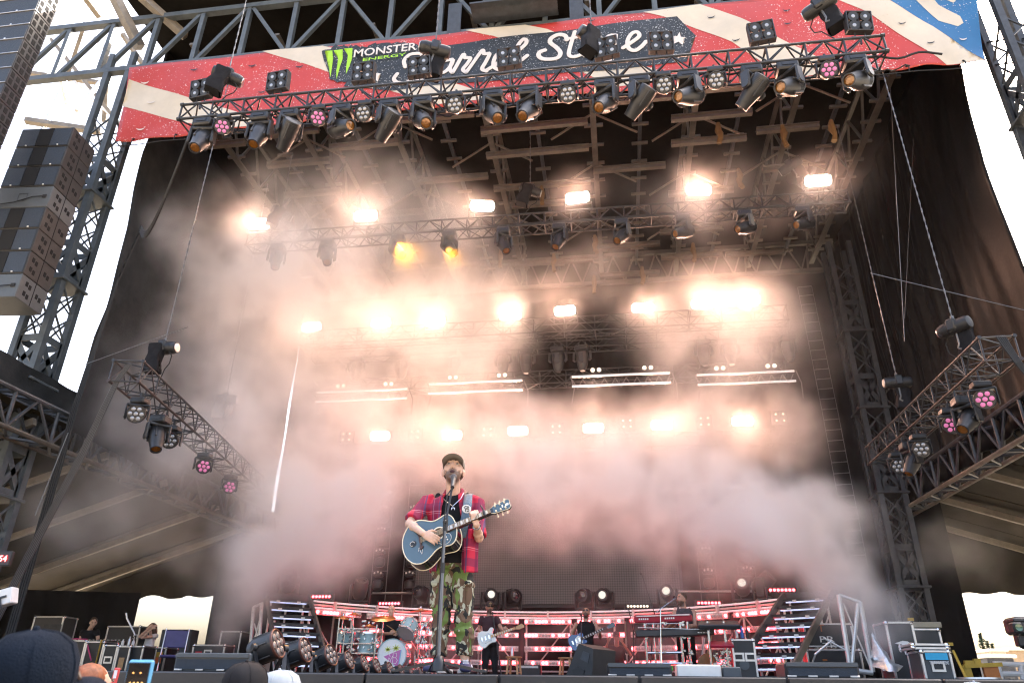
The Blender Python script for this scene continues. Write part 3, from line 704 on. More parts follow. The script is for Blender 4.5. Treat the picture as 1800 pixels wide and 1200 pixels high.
def mk_panel():
    t = thing('lit_panel_light', '-', 'stage light')
    m = MB(); m.bbox((0, .07, 0), (.66, .13, .32), .02)
    for s in (-1, 1): m.bar((s * .34, .06, -.05), (s * .34, .06, -.34), .025)
    m.bar((-.34, .06, -.34), (.34, .06, -.34), .03); m.bar((0, .06, -.34), (0, .06, -.5), .04)
    m.build('housing', black, t)
    rr = [(sx * .2 + .1 * cos(a), sz * .036 + .1 * sin(a)) for sx, sz, a0 in ((1, 1, 0), (-1, 1, pi / 2), (-1, -1, pi), (1, -1, 1.5 * pi)) for a in [a0 + pi / 2 * j / 5 for j in range(6)]]
    m = MB(); m.prism(rr, .03); m.build('lamp_face', lampface, t)
    return t
LAMPS = []
def lit(o, w=1):
    "the beam of a lit panel: an area lamp lying on its face"
    l = bpy.data.lights.new('panel_lamp', 'AREA'); l.shape = 'RECTANGLE'; l.size = .58; l.size_y = .25; l.energy = 17 * w; l.color = (1, .50, .33); l.spread = RAD(122)
    lo = bpy.data.objects.new('panel_lamp', l); COL.objects.link(lo); lo.parent = o; lo.location = (0, -.022, 0); lo.rotation_euler = (RAD(-90), 0, 0); return o
def mk_hoist():
    t = thing('chain_hoist', '-', 'chain hoist')
    m = MB(); X = Matrix.Rotation(pi / 2, 4, 'Y')
    m.lathe([(.07, -.26), (.1, -.25), (.115, -.2), (.115, .2), (.1, .25), (.07, .26)], X, n=16); m.bbox((0, 0, .02), (.16, .26, .22), .03)
    for k in range(6): m.lathe([(.12, .06 + k * .022), (.12, .07 + k * .022)], X, n=16)
    m.build('motor', black, t)
    m = MB(); m.lathe([(.085, .262), (.08, .272), (.001, .272)], X, n=14); m.build('motor_cap', alu, t)
    m = MB(); m.grid(lambda u, v: ((.11 + .03 * (1 - v)) * max(-1, min(1, 1.25 * cos(2 * pi * u))) + .02 * sin(9 * v + u * 14) - .07, (.09 + .02 * (1 - v)) * max(-1, min(1, 1.25 * sin(2 * pi * u))) - .1, .03 - .55 * (1 - v)), 20, 8)
    m.box((-.07, -.1, -.515), (.24, .2, .02)); m.build('chain_bag', cloth_blk, t)
    m = MB(); m.tube((0, 0, .12), (0, 0, .2), .03); m.path([(0, 0, -.1), (.0, 0, -.3), (.03, 0, -.36), (-.02, 0, -.4)], .018, 6); m.build('hook', steel, t)
    m = MB(); m.path([(.16, -.05, -.1), (.25, -.08, -.2), (.24, -.08, -.35), (.15, -.05, -.45), (.05, 0, -.8)], .01, 5); m.build('cable', rubber, t)
    return t
def chain(parent, h):
    m = MB(); n = int(h / .09)
    for k in range(n):
        z = .18 + k * h / n; r = .0135 if k % 2 else .007
        m.tube((0, 0, z), (0, 0, z + h / n), r, n=5)
    return m.build('chain', steel, parent)
mover_root, wash_root, washp_root = mk_mover(), mk_wash(), mk_wash(True, pinkled)
MOVER, WASH, WASHP = Kind(mover_root), Kind(wash_root), Kind(washp_root)
BL4, BL4L, PANEL, HOIST = Kind(mk_blinder4(lensglass)), Kind(mk_blinder4(bulb)), Kind(mk_panel()), Kind(mk_hoist())
def place_head(kind, label, loc, d, group, scale=1, zoff=-.47):
    "hang a lamp and turn its yoke and head towards d"
    o = kind(label, loc, (0, 0, 0), group, scale); d = V(d).normalized()
    pan = atan2(d.x, -d.y) if abs(d.x) + abs(d.y) > .05 else 0
    for c in o.children:
        s = c.name.split('.')[0]
        if s == 'yoke': c.rotation_euler = (0, 0, pan)
        if s == 'head': c.matrix_local = head_matrix((0, 0, zoff), d)
    return o
# ================================================================== FRONT TRUSS
def ordn(i, n): return 'leftmost' if i == 0 else ORD[i] + ' from left' if i <= n // 2 else (ORD[n - 1 - i] + ' from right' if n - 1 - i else 'rightmost')
TY, TZ = 9.8, 9.93
truss('lighting_truss', 'black front lighting truss hung before the striped banner', (-7.98, TY + .2, TZ), (4.93, TY + .2, TZ), .46, .36, .66, .027, black, group='lighting trusses')
fr = truss
heads = [(360, 222, (.05, -.45, -.9)), (460, 212, (.0, -.35, -.94)), (513, 203, (-.55, .6, -.55)), (605, 188, (.75, -.5, -.35)), (687, 180, (-.6, .55, -.55)), (745, 182, (.4, -.55, -.72)), (868, 165, (.35, -.5, -.8)), (930, 163, (-.3, -.5, -.8)),
         (1062, 143, (-.38, -.55, -.74)), (1123, 137, (-.6, .55, -.55)), (1207, 130, (-.65, -.55, -.5)), (1318, 122, (-.6, .55, -.55)), (1380, 111, (-.65, -.55, -.5)), (1497, 98, (-.65, -.55, -.45))]
for i, (px, py, d) in enumerate(heads):
    p = PY(px, py, TY); p = V((p.x, TY, TZ - .28))
    place_head(MOVER, 'black spot light under the front truss, ' + ordn(i, 14) + (', back turned' if d[1] > 0 else ', amber lens showing'), p, d, 'moving spots under the front truss', 1.0)
for i, (px, py, k) in enumerate([(395, 212, 1), (562, 193, 1), (643, 185, 0), (802, 168, 0), (998, 145, 0), (1165, 133, 0), (1255, 122, 0), (1450, 103, 1)]):
    p = PY(px, py, TY)
    place_head(WASHP if k else WASH, ('pink lit' if k else 'unlit') + ' round wash light under the front truss, ' + ordn(i, 8), (p.x, TY, TZ - .2), (.35 if px < 600 else -.05, -.95, -.6), 'round wash lights under the front truss', 1, -.27)
for i, (px, py) in enumerate([(347, 172), (483, 156), (635, 140), (735, 128), (895, 110), (1067, 90), (1163, 82), (1342, 60), (1512, 42)]):
    p = PY(px, py, TY)
    BL4('black four-lamp blinder standing on the front truss, ' + ordn(i, 9), (p.x, TY + .1, TZ + .45), (.12, RAD(random.uniform(-4, 4)), RAD(random.uniform(-8, 8))), 'four-lamp blinders on the front truss')
for i, (px, py, rz) in enumerate([(400, 135, .5), (765, 88, 3.4), (1040, 68, .7), (1440, 12, 2.6)]):
    p = PY(px, py, TY + .2)
    o = HOIST('black chain hoist above the front truss, ' + ordn(i, 4), p, (0, .2 if i != 1 else -.2, rz), 'chain hoists over the front truss', 1.15)
    c = chain(o, 6); c.rotation_euler = (0, 0, 0)
    c.matrix_local = Matrix.Rotation(-(.2 if i != 1 else -.2), 4, 'Y')
m = MB()
for i in range(9):
    m.path([(-7.8 + 1.5 * i + .1 * k, TY + .3 + .04 * sin(k * 2 + i), TZ - .22 - .16 * sin(pi * k / 12) * (1 + .4 * sin(i * 3))) for k in range(13)], .013, 5)
    m.path([(-7.6 + 1.5 * i + .12 * k, TY + .1, TZ - .2 - .05 * sin(k + i)) for k in range(13)], .02, 5)
tag(m.build('truss_cabling', rubber), 'black cable looms tied along the underside of the front truss', 'cables', kind='stuff')
m = MB(); a = PY(335, 215, TY)
for k in range(4):
    m.path([V((a.x, TY + .1, TZ - .2)).lerp(V((-10.4, 12.5, 9.2)), t) + V((0, 0, -1.1 * sin(pi * t) + .05 * k)) for t in [j / 12 for j in range(13)]], .022, 5)
    m.path([(-10.4, 12.5, 9.2 + .05 * k), (-10.6, 12.5, 8), (-10.9 + .04 * k, 12.6, 5), (-11 + .05 * k, 12.7, 0)], .022, 5)
tag(m.build('cable_loom', rubber), 'thick black cable loom drooping from the left end of the front truss', 'cables')
# ================================================================== MIDDLE TRUSS
MY, MZ = 15.0, 10.55
truss('lighting_truss', 'black middle lighting truss with a row of lit panels on top', (-9.3, MY + .2, MZ), (5.8, MY + .2, MZ), .42, .34, .66, .024, black, group='lighting trusses')
for i, (px, py) in enumerate([(455, 394), (643, 380), (848, 362), (1015, 348), (1228, 334), (1438, 318)]):
    p = PY(px, py, MY); lit(PANEL('glaring lit panel light on the middle truss, ' + ordn(i, 6), p, (RAD(18), 0, RAD(random.uniform(-6, 10))), 'lit panels on the middle truss'), .5 if i < 2 else 1)
for i, (px, py, d) in enumerate([(488, 440, (.2, -.3, -.9)), (575, 445, (.3, -.4, -.85)), (700, 425, (.5, -.4, -.6)), (790, 430, (.5, -.4, -.8)), (885, 415, (.3, -.35, -.85)), (983, 410, (-.3, -.4, -.85)), (1093, 404, (-.42, -.5, -.7)), (1200, 393, (-.7, -.5, -.45)), (1308, 383, (-.7, -.5, -.42)), (1410, 375, (-.75, -.5, -.4))]):
    p = PY(px, py, MY); place_head(MOVER, 'black moving spot light under the middle truss, ' + ordn(i, 10), (p.x, MY, MZ - .24), d, 'moving spots under the middle truss', .95)
for i, (px, py) in enumerate([(495, 375), (932, 335), (1390, 292)]):
    p = PY(px, py, MY + .2); o = HOIST('black chain hoist above the middle truss, ' + ['left', 'middle', 'right'][i] + ' one of three', p, (0, .3, [.6, .2, 2.6][i]), 'chain hoists over the middle truss', 1.1)
    chain(o, 13.2 - p.z).matrix_local = Matrix.Rotation(-.3, 4, 'Y')
# ================================================================== REAR ROWS
R2Y, R2Z = 18.5, 9.35
truss('lighting_truss', 'thin black rear lighting truss under the second row of lit panels', (-9.1, R2Y + .2, R2Z), (4.9, R2Y + .2, R2Z), .42, .45, .9, .02, black, group='lighting trusses')
for i, (px, py) in enumerate([(548, 575), (670, 568), (765, 565), (897, 555), (993, 546), (1130, 541), (1235, 534), (1316, 527)]):
    p = PY(px, py, R2Y); lit(PANEL('glaring lit panel light in the second row, ' + ordn(i, 8), p, (RAD(16), 0, RAD(random.uniform(-8, 8))), 'lit panels in the second row'), .55 if i < 4 else 1)
truss('lighting_truss', 'thin black rear truss carrying the hanging moving heads', (-9.1, 19.6, 9.25), (4.9, 19.6, 9.25), .4, .4, .9, .02, black, group='lighting trusses')
truss('lighting_truss', 'thin black truss just above the white tube frames', (-9.1, 20.0, 8.3), (4.95, 20.0, 8.3), .4, .4, .8, .02, black, group='lighting trusses')
def mk_bell():
    t = thing('moving_light', '-', 'moving light')
    m = MB(); m.bbox((0, 0, -.08), (.42, .3, .16), .03); m.bar((-.1, 0, 0), (-.1, 0, .14), .04); m.bar((.1, 0, 0), (.1, 0, .14), .04); m.build('base', blackm, t)
    m = MB()
    for s in (-1, 1): m.path([(s * .16, 0, -.16), (s * .25, 0, -.22), (s * .26, 0, -.42), (s * .2, 0, -.47)], .04, 7)
    m.bbox((0, 0, -.16), (.36, .1, .05), .01)
    m.build('yoke', charc, t)
    m = MB(); m.lathe([(.12, -.2), (.17, -.22), (.185, -.34), (.175, -.5), (.14, -.68), (.09, -.76), (.075, -.8), (.06, -.8)], n=18); m.bbox((0, -.165, -.42), (.16, .04, .34), .015); m.build('head', charc, t)
    m = MB(); m.lathe([(.06, -.79), (.001, -.80)], n=12); m.build('lens', glassdk, t)
    return t
BELL = Kind(mk_bell())
for i, (px, py) in enumerate([(630, 632), (710, 628), (800, 624), (885, 620), (925, 616), (980, 612), (1022, 612), (1232, 604), (1278, 599), (1338, 596), (1379, 600)]):
    p = PY(px, py - 26, 19.4); BELL('bell-shaped moving head hanging nose down behind the second row, ' + ordn(i, 11), (p.x, 19.4, 9.05), (0, 0, random.uniform(-.5, .5)), 'hanging moving heads at the rear', .98)
# white tube frames with pairs of round bulbs
def mk_bulbpair():
    t = thing('blinder_light', '-', 'blinder'); 
    for s in (-1, 1):
        X = Matrix.Translation((s * .09, 0, .1)) @ Matrix.Rotation(pi / 2 + .3, 4, 'X'); m = MB(); m.lathe([(.04, -.1), (.08, -.02), (.082, .04)], X, n=12); l = m.build('lamp', black, t)
        m = MB(); m.lathe([(.075, .03), (.05, .045), (.001, .05)], X, n=12); m.build('lens', bulb, l)
    m = MB(); m.box((0, .04, -.02), (.3, .05, .03)); m.build('bracket', black, t); return t
PAIR = Kind(mk_bulbpair())
for i, (a, b, c, d) in enumerate([(557, 690, 716, 683), (754, 676, 918, 667), (1005, 662, 1178, 655), (1225, 660, 1396, 651)]):
    nm = ['leftmost', 'second from left', 'second from right', 'rightmost'][i]
    p, q = PY(a, b, 19), PY(c, d, 19); z = (p.z + q.z) / 2; p.z = q.z = z
    t = thing('tube_light_frame', 'hanging frame of two long white tube lights, ' + nm + ' of four', 'tube light', p, group='white tube frames'); L = q - p
    for dz in (0, -.29):
        m = MB(); m.tube((0, 0, dz), L + V((0, 0, dz)), .03, n=8); m.build('tube', tubeled, t)
        m = MB(); m.box((L.x / 2, .05, dz + .02), (L.x, .05, .05)); m.build('tube_tray', alu, t)
    for x in (-.04, L.x + .04):
        m = MB(); m.path([(x, 0, .02), (x + (.1 if x < 0 else .12), .1, -.3), (x + (.1 if x > 0 else .02), .1, -.75)], .016, 6); m.build('bracket', steel, t)
    m = MB(); n = 9
    for k in range(n): m.tube((L.x * k / n, .15, -.02), (L.x * (k + .5) / n, .15, -.3), .012, n=5); m.tube((L.x * (k + .5) / n, .15, -.3), (L.x * (k + 1) / n, .15, -.02), .012, n=5)
    tag(m.build('bracing', steel, t), kind='stuff')
    for k, f in enumerate((.25, .78)):
        PAIR('pair of round lit bulbs on the ' + nm + (' tube frame, nearer its left end' if k == 0 else ' tube frame, nearer its right end'), p + V((L.x * f, .1, .12)), (0, 0, 0), 'round bulb pairs on the tube frames')
# third row
R3Y = 21.0
truss('lighting_truss', 'low rear truss behind the third row of lit panels', (-8.6, R3Y + .25, 6.68), (5.3, R3Y + .25, 6.68), .4, .4, .7, .02, black, group='lighting trusses')
for i, (px, py) in enumerate([(668, 766), (795, 765), (910, 757), (1043, 752), (1163, 747), (1305, 740)]):
    p = PY(px, py, R3Y); lit(PANEL('glaring lit panel light in the lowest row, ' + ordn(i, 6), p, (RAD(10), 0, RAD(random.uniform(-8, 8))), 'lit panels in the lowest row'))
for i, (px, py) in enumerate([(610, 768), (730, 764), (857, 760), (978, 755), (1102, 745), (1238, 741), (1370, 734)]):
    p = PY(px, py, R3Y); BL4L('four round lit bulbs between the lowest lit panels, ' + ordn(i, 7), p - V((0, 0, .2)), (0, 0, 0), 'four-bulb blinders in the lowest row')
# hanging side trusses over the wings
def side(name, label, near, far_px, zf, items, sg):
    n = PY(*near); f = PZ(*far_px, zf); d = (f - n)
    truss('side_truss', label, n, f, .5, .38, .7, .021, black, mt2=mat('rusty_black_steel', (.035, .022, .02), .5))
    u = d.normalized()
    for i, (k, px, py, dr) in enumerate(items):
        best = min((n + d * (j / 80) for j in range(81)), key=lambda p: abs(proj(p)[0] - px))
        loc = best + V((-sg * .12, 0, -.32))
        if k == 'm': place_head(MOVER, f'black moving spot light under the {name} side truss, ' + ORD[i] + ' lamp from its near end', loc, dr, 'lamps under the side trusses', .9)
        else: place_head(WASHP if k == 'p' else WASH, ('pink lit' if k == 'p' else 'unlit') + f' round wash light under the {name} side truss, ' + ORD[i] + ' lamp from its near end', loc, dr, 'lamps under the side trusses', 1.05, -.27)
RWI = RW.transposed()
def proj(p):
    c = RWI @ (V(p) - CAM); return 900 + F * c.x / -c.z, 600 - F * c.y / -c.z
side('left', 'hanging side truss over the left wing, running back into the smoke', (222, 652, 10.5), (450, 855), 4.95,
     [('w', 246, 693, (.35, -.8, -.3)), ('m', 280, 715, (.35, -.3, -.85)), ('w', 303, 730, (.3, -.8, -.3)), ('p', 357, 772, (.6, -.6, -.3)), ('p', 402, 800, (.6, -.6, -.3))], -1)
side('right', 'hanging side truss over the right wing with dangling cables at its near end', (1757, 612, 11), (1545, 800), 4.9,
     [('p', 1725, 658, (-.3, -.8, -.3)), ('m', 1697, 690, (-.6, -.4, -.6)), ('p', 1672, 705, (-.3, -.8, -.3)), ('w', 1618, 745, (-.2, -.8, -.3)), ('m', 1600, 775, (-.5, -.2, -.8)), ('w', 1580, 775, (-.2, -.8, -.3))], 1)
for i, (px, py, Y, nm) in enumerate([(288, 612, 12.2, 'near hoist over the left side truss'), (397, 702, 16.5, 'far hoist over the left side truss'), (1678, 575, 12.6, 'near hoist over the right side truss'), (1578, 672, 16, 'far hoist over the right side truss')]):
    p = PY(px, py, Y); o = HOIST('black chain hoist with a hanging bag, ' + nm, p, (0, 0, [0, .2, 2.2, 3.1][i]), 'chain hoists over the side trusses', 1.1); chain(o, (13.4 - p.z) / 1.1)
m = MB(); a = PY(1750, 590, 11)
for k in range(5): m.path([a + V((.03 * k, 0, 0)), a + V((.1 + .02 * k, -.1, -.5)), a + V((.45 + .03 * k, 0, -1.2)), a + V((1.2 + .03 * k, .2, -3)), a + V((1.6, .3, -4.8))], .017, 5)
tag(m.build('cable_loom', rubber), 'bundle of grey cables falling from the near end of the right side truss', 'cables')
m = MB(); a = PY(212, 650, 10.5)
for k in range(5): m.path([a + V((.1 + .02 * k, 0, .1)), a + V((-.05 + .02 * k, 0, -.2)), a + V((-.35 + .03 * k, 0, -1.5)), a + V((-.9 + .03 * k, .1, -3.2)), a + V((-1.3 + .03 * k, .1, -4.8))], .014, 5)
tag(m.build('cable_loom', charc), 'grey cable bundle falling from the near end of the left side truss', 'cables')
for i, (a, b, c, d, Y) in enumerate([(150, 640, 330, 575, 12.4), (1530, 480, 1800, 545, 13), (120, 760, 62, 905, 11), (1565, 155, 1590, 600, 14.4), (1612, 120, 1590, 560, 16)]):
    m = MB(); m.tube(PY(a, b, Y), PY(c, d, Y), .008, n=5)
    tag(m.build('guy_cable', steel), ['thin steel cable slanting up from the left tower past the smoke', 'thin steel cable slanting across the right black drape', 'thin cable falling past the left wing header', 'thin cable falling straight down the inner edge of the right drape', 'second thin cable crossing the right drape from the banner end'][i], 'cable', 'steel guy cables')
# rope ladder
t = thing('rope_ladder', 'wire rope ladder hanging at the right rear of the stage', 'ladder', PY(1402, 505, 21.5))
top, bot = PY(1402, 505, 21.5), PY(1492, 1000, 21.5); bot.y = 21.3; L = bot - top
for s in (0, .44):
    m = MB(); m.path([V((s, 0, 0)), L * .5 + V((s + .03, 0, 0)), L + V((s, 0, 0))], .009, 5); m.build('rope', steel, t)
for k in range(27):
    m = MB(); f = k / 27; q = L * f; m.tube(q + V((.03 * sin(pi * f), 0, 0)), q + V((.44 + .03 * sin(pi * f), 0, .02)), .012, n=6); m.build('rung', steel, t)
# vertical light ladders beside the video wall
LY = 22.4
LAD = []
for i, (tx, ty, bx, by, n) in enumerate([(683, 838, 664, 1043, 4), (734, 838, 720, 1043, 4), (1222, 838, 1247, 1038, 4), (1290, 830, 1316, 1035, 4)]):
    nm = ['outer left', 'inner left', 'inner right', 'outer right'][i]
    b = PY(bx, by, LY); a = PY(tx, ty, LY); H = a.z - b.z
    t = thing('light_ladder', f'slim upright lamp ladder, {nm} of the four beside the video wall', 'lamp ladder', b)
    for s in (-1, 1):
        m = MB(); m.tube((s * .24, 0, -.3), (s * .24, 0, H), .013, n=6); m.build('upright', steel, t)
    for k in range(6):
        m = MB(); m.tube((-.26, 0, H * k / 5.4), (.26, 0, H * k / 5.4), .012, n=6); m.build('rung', steel, t)
    m = MB(); m.bbox((0, -.05, H * .86), (.36, .06, .1), .01); m.build('lamp_box', white_p if i in (0, 3) else black, t)
    LAD.append((t, b, H, nm))
def mk_small():
    t = thing('moving_light', '-', 'moving light')
    m = MB(); m.bbox((0, 0, .06), (.3, .22, .12), .03); m.build('base', charc, t)
    m = MB()
    for s in (-.1, 0, .1): m.bbox((s, -.1, .1 + .03 * (s == 0)), (.05, .05, .06), .01)
    m.build('clamp', white_p, t)
    m = MB(); m.lathe([(.08, -.1), (.15, -.12), (.165, -.22), (.15, -.33), (.09, -.38), (.001, -.38)], n=16); m.build('head', blackm, t); return t
SMALL = Kind(mk_small())
for t, b, H, nm in LAD:
    for k in range(4): SMALL(f'small dark moving light on the {nm} lamp ladder, ' + ['lowest', 'second from the bottom', 'third from the bottom', 'highest'][k], b + V((0, -.08, H * (k + .72) / 5.4)), (0, 0, 0), 'small moving lights on the lamp ladders')
m = MB(); a, b = PY(655, 1043, LY), PY(1330, 1036, LY); m.tube((a.x, LY, 2.55), (-5.6, LY, 2.55), .03); tag(m.build('ladder_rail', alu), 'low pale pipe joining the feet of the two left lamp ladders', 'pipe')
m = MB(); m.tube((1.5, LY, 2.55), (b.x, LY, 2.55), .03); tag(m.build('ladder_rail', alu), 'low pale pipe joining the feet of the two right lamp ladders', 'pipe')
# video wall
def vw(t_, b_):
    tc = t_.nodes.new('ShaderNodeTexCoord'); s = t_.nodes.new('ShaderNodeVectorMath'); s.operation = 'SCALE'; s.inputs['Scale'].default_value = 14
    f = t_.nodes.new('ShaderNodeVectorMath'); f.operation = 'FRACTION'; d = t_.nodes.new('ShaderNodeVectorMath'); d.operation = 'DISTANCE'; d.inputs[1].default_value = (.5, .5, .5)
    mx = t_.nodes.new('ShaderNodeMapRange'); mx.inputs[1].default_value = .35; mx.inputs[2].default_value = .6; mx.inputs[3].default_value = .13; mx.inputs[4].default_value = .06
    t_.links.new(tc.outputs['Object'], s.inputs[0]); t_.links.new(s.outputs[0], f.inputs[0]); t_.links.new(f.outputs[0], d.inputs[0]); t_.links.new(d.outputs['Value'], mx.inputs[0]); t_.links.new(mx.outputs[0], b_.inputs['Base Color'])
t = thing('video_wall', 'large switched-off grey video wall behind the band', 'video wall', (-2.3, 23.2, 2.3))
m = MB(); m.box((0, 0, 1.75), (8.1, .1, 3.5)); m.build('screen', ramp_mat('dead_pixels', vw, .5), t)
m = MB(); m.box((0, .1, -.05), (8.3, .2, .1)); m.box((0, .1, 3.55), (8.3, .2, .1)); m.box((-4.1, .1, 1.75), (.1, .2, 3.5)); m.box((4.1, .1, 1.75), (.1, .2, 3.5)); m.build('frame', black, t)
m = MB(); m.box((-2.3, 23.25, 1.1), (8.4, .2, 2.2)); tag(m.build('screen_skirt', drape), 'black skirt under the video wall', 'drape')

for i, (px, py, tgt) in enumerate([(700, 430, (800, 560, 13.0)), (787, 438, (850, 560, 13.0))]):
    l = bpy.data.lights.new('amber_beam', 'SPOT'); l.energy = 330; l.color = (1, .40, .04); l.spot_size = RAD(48); l.spot_blend = .08; l.shadow_soft_size = .08
    p = PY(px, py, MY - .35); lo = bpy.data.objects.new('amber_beam', l); COL.objects.link(lo); lo.location = p; lo.rotation_euler = (PY(*tgt) - p).to_track_quat('-Z', 'Y').to_euler()
# ================================================================== RISER, STAIRS
AC, AR = V((-2.08, 14.85)), 7.15
A0, A1 = pi - atan2(4.15, 5.82), atan2(4.15, 5.82)
def arcp(f, r=0, z=0): a = A0 + (A1 - A0) * f; return V((AC.x + (AR + r) * cos(a), AC.y + (AR + r) * sin(a), z))
ris = thing('band_riser', 'curved scaffold riser faced with rows of red lit lamp bars behind the band', 'riser', (AC.x, AC.y + AR, 0)); RI = Matrix.Translation(-V(ris.location))
def rk(mb, n, mt, par=None, kind=None):
    o = mb.build(n, mt); o.parent = par or ris
    if par is None: o.matrix_parent_inverse = RI
    else: o.matrix_parent_inverse = Matrix.Identity(4)
    return tag(o, kind=kind)
m = MB(); n = 40
m.grid(lambda u, v: arcp(u, 1.6 * v, 1.9), n, 2); m.grid(lambda u, v: arcp(u, .04, 1.78 + .12 * v), n, 1); rk(m, 'deck_platform', deckm)
for z, r, mt in ((1.955, -.03, tubeled), (1.87, -.03, whalu), (1.80, -.03, tubeled)):
    m = MB(); m.path([arcp(i / n, r, z) for i in range(n + 1)], .026, 6); rk(m, 'edge_tube', mt)
for i in range(11):
    m = MB(); p = arcp((i + .5) / 11, -.07, 1.88); a = A0 + (A1 - A0) * (i + .5) / 11; m.box(p, (.05, .12, .2), rotm(a - pi / 2, 'Z')); rk(m, 'edge_bracket', whalu)
for i in range(12):
    for r in (.1, 1.3):
        m = MB(); p = arcp(i / 11, r); m.tube(p, p + V((0, 0, 1.8)), .028, n=8); m.tube(p + V((0, 0, .9)), p + V((0, 0, 1.02)), .045, n=8); rk(m, 'leg', whalu)
for i in range(11):
    m = MB(); m.tube(arcp(i / 11, .1, .2 if i % 2 else 1.7), arcp((i + 1) / 11, .1, 1.7 if i % 2 else .2), .02, n=6); rk(m, 'brace', whalu)
    m = MB(); m.tube(arcp(i / 11, .1, .42), arcp((i + 1) / 11, .1, .42), .024, n=6); rk(m, 'ledger', whalu)
rng = random.Random(11); NS = 9
for row, z in enumerate((1.70, 1.34, .99, .63)):
    for sgm in range(NS):
        if row > 0 and sgm == 0: continue
        f0, f1 = (sgm + .06) / NS, (sgm + .94) / NS
        p, q = arcp(f0, 0, z), arcp(f1, 0, z); d = q - p; L = d.length; u = d / L; nrm = V((-u.y, u.x, 0))
        if nrm.y > 0: nrm = -nrm
        m = MB(); m.bar(p, q, .1, .13, up=(0, 0, 1)); b = rk(m, 'lamp_bar', whalu)
        lit, off = MB(), MB(); K = 14; st = rng.random() < .75
        for k in range(K):
            c = p + d * ((k + .5) / K) + nrm * .068
            X = Matrix.Translation(c) @ nrm.to_track_quat('Z', 'Y').to_matrix().to_4x4()
            (lit if rng.random() < (.62 if st else .22) else off).lathe([(.042, 0), (.04, .012), (.026, .022), (.001, .025)], X, n=9)
        for mm, mt, nm in ((lit, redglow, 'lit_lamps'), (off, offled, 'unlit_lamps')):
            if mm.v: tag(rk(mm, nm, mt, b), kind='stuff'); b.children[-1].matrix_parent_inverse = Matrix.Identity(4)
for i in range(9):
    if i in (4,): continue
    p = arcp((i + 1) / NS if i < 8 else .97, .05); m = MB(); m.box(p + V((0, 0, 1.0)), (.16, .05, 1.5)) if i % 2 == 0 else m.box(p + V((0, .05, .98)), (.07, .05, 1.6)); rk(m, 'cable_cover', cloth_mar)
m = MB(); m.grid(lambda u, v: arcp(u, 1.5 + .06 * sin(u * 160), 1.9 * v), 180, 2); rk(m, 'rear_skirt', drape)
def stairs(name, label, T, B, w, n=9):
    t = thing(name, label, 'stairs', B); d = V((T.x - B.x, T.y - B.y, 0)); run = d.length; u = d / run; s = V((u.y, -u.x, 0))
    R = Matrix((s, u, V((0, 0, 1)))).transposed()
    for k in range(n):
        z = T.z * (k + 1) / n; c = u * (run * k / (n - 1)) + V((0, 0, z))
        m = MB(); m.box(c - V((0, 0, .03)), (w, .3, .055), R); m.build('tread', blackm, t)
        m = MB(); m.tube(c - u * .14 - s * (w / 2 - .06) - V((0, 0, .095)), c - u * .14 + s * (w / 2 - .06) - V((0, 0, .095)), .018, n=6); m.build('step_light', bluestrip, t)
        m = MB(); 
        for e in (-.25, .25): m.box(c - u * .15 + s * (w * e) - V((0, 0, .07)), (.09, .02, .05), R)
        m.build('light_clip', whalu, t)
    for e in (-1, 1):
        m = MB(); m.bar(s * (e * w / 2 + e * .03) - u * .2 + V((0, 0, .1)), s * (e * w / 2 + e * .03) + u * (run + .1) + V((0, 0, T.z + .12)), .05, .16); m.build('stringer', dgrey, t)
        for f in (.35, .7, 1):
            m = MB(); p = s * (e * (w / 2 - .1)) + u * (run * f); m.tube(p, p + V((0, 0, T.z * f)), .026, n=7); m.build('post', whalu, t)
        m = MB(); m.tube(s * (e * (w / 2 - .1)) + u * (run * .3), s * (e * (w / 2 - .1)) + u * run + V((0, 0, T.z * .8)), .02, n=6); m.tube(s * (-.6 * e * (w / 2)) + u * run * .6, s * (e * (w / 2 - .1)) + u * run * .7 + V((0, 0, .9)), .018, n=6); tag(m.build('brace', whalu, t), kind='stuff')
    m = MB(); m.box(u * (run + .1) + V((0, 0, T.z + .06)), (w + .15, .06, .16), R); m.build('kick_board', dgrey, t)
    return t
def P0(px, py, Y, z):
    p = PY(px, py, Y); p.z = z; return p
stairs('stage_stairs', 'open steel stairs with blue white step lights at the left end of the riser', P0(505, 1061, 18.6, 1.95), P0(535, 1187, 16.0, 0), 1.02)
stairs('stage_stairs', 'open steel stairs with blue white step lights at the right end of the riser', P0(1420, 1054, 18.6, 1.95), P0(1335, 1187, 15.6, 0), 1.05)
def gate(name, label, pts):
    t = thing(name, label, 'scaffold', pts[0][0])
    for a, b, r in pts:
        m = MB(); m.tube(a - pts[0][0], b - pts[0][0], r, n=8); m.build('tube', whalu, t)
G = lambda px, py, Y=15.2: PY(px, py, Y)
gate('scaffold_frame', 'leaning pale scaffold frame to the right of the right-hand stairs',
     [(G(1474, 1045), G(1495, 1177), .045), (G(1512, 1058), G(1534, 1180), .045), (G(1474, 1045), G(1512, 1058), .03), (G(1508, 1060), G(1497, 1172), .035), (G(1497, 1177), G(1534, 1182), .045), (G(1482, 1060), G(1530, 1172), .015), (G(1447, 1120), G(1500, 1150), .018), (G(1432, 1150), G(1462, 1125), .018)])
gate('scaffold_frame', 'pale scaffold frame under the left side of the left-hand stairs',
     [(G(446, 1066, 17.5), G(436, 1186, 17.5), .045), (G(460, 1062, 17.5), G(452, 1186, 17.5), .045), (G(446, 1066, 17.5), G(462, 1059, 17.5), .03), (G(460, 1075, 17.5), G(438, 1160, 17.5), .02), (G(447, 1095, 17.5), G(470, 1180, 17.5), .02)])
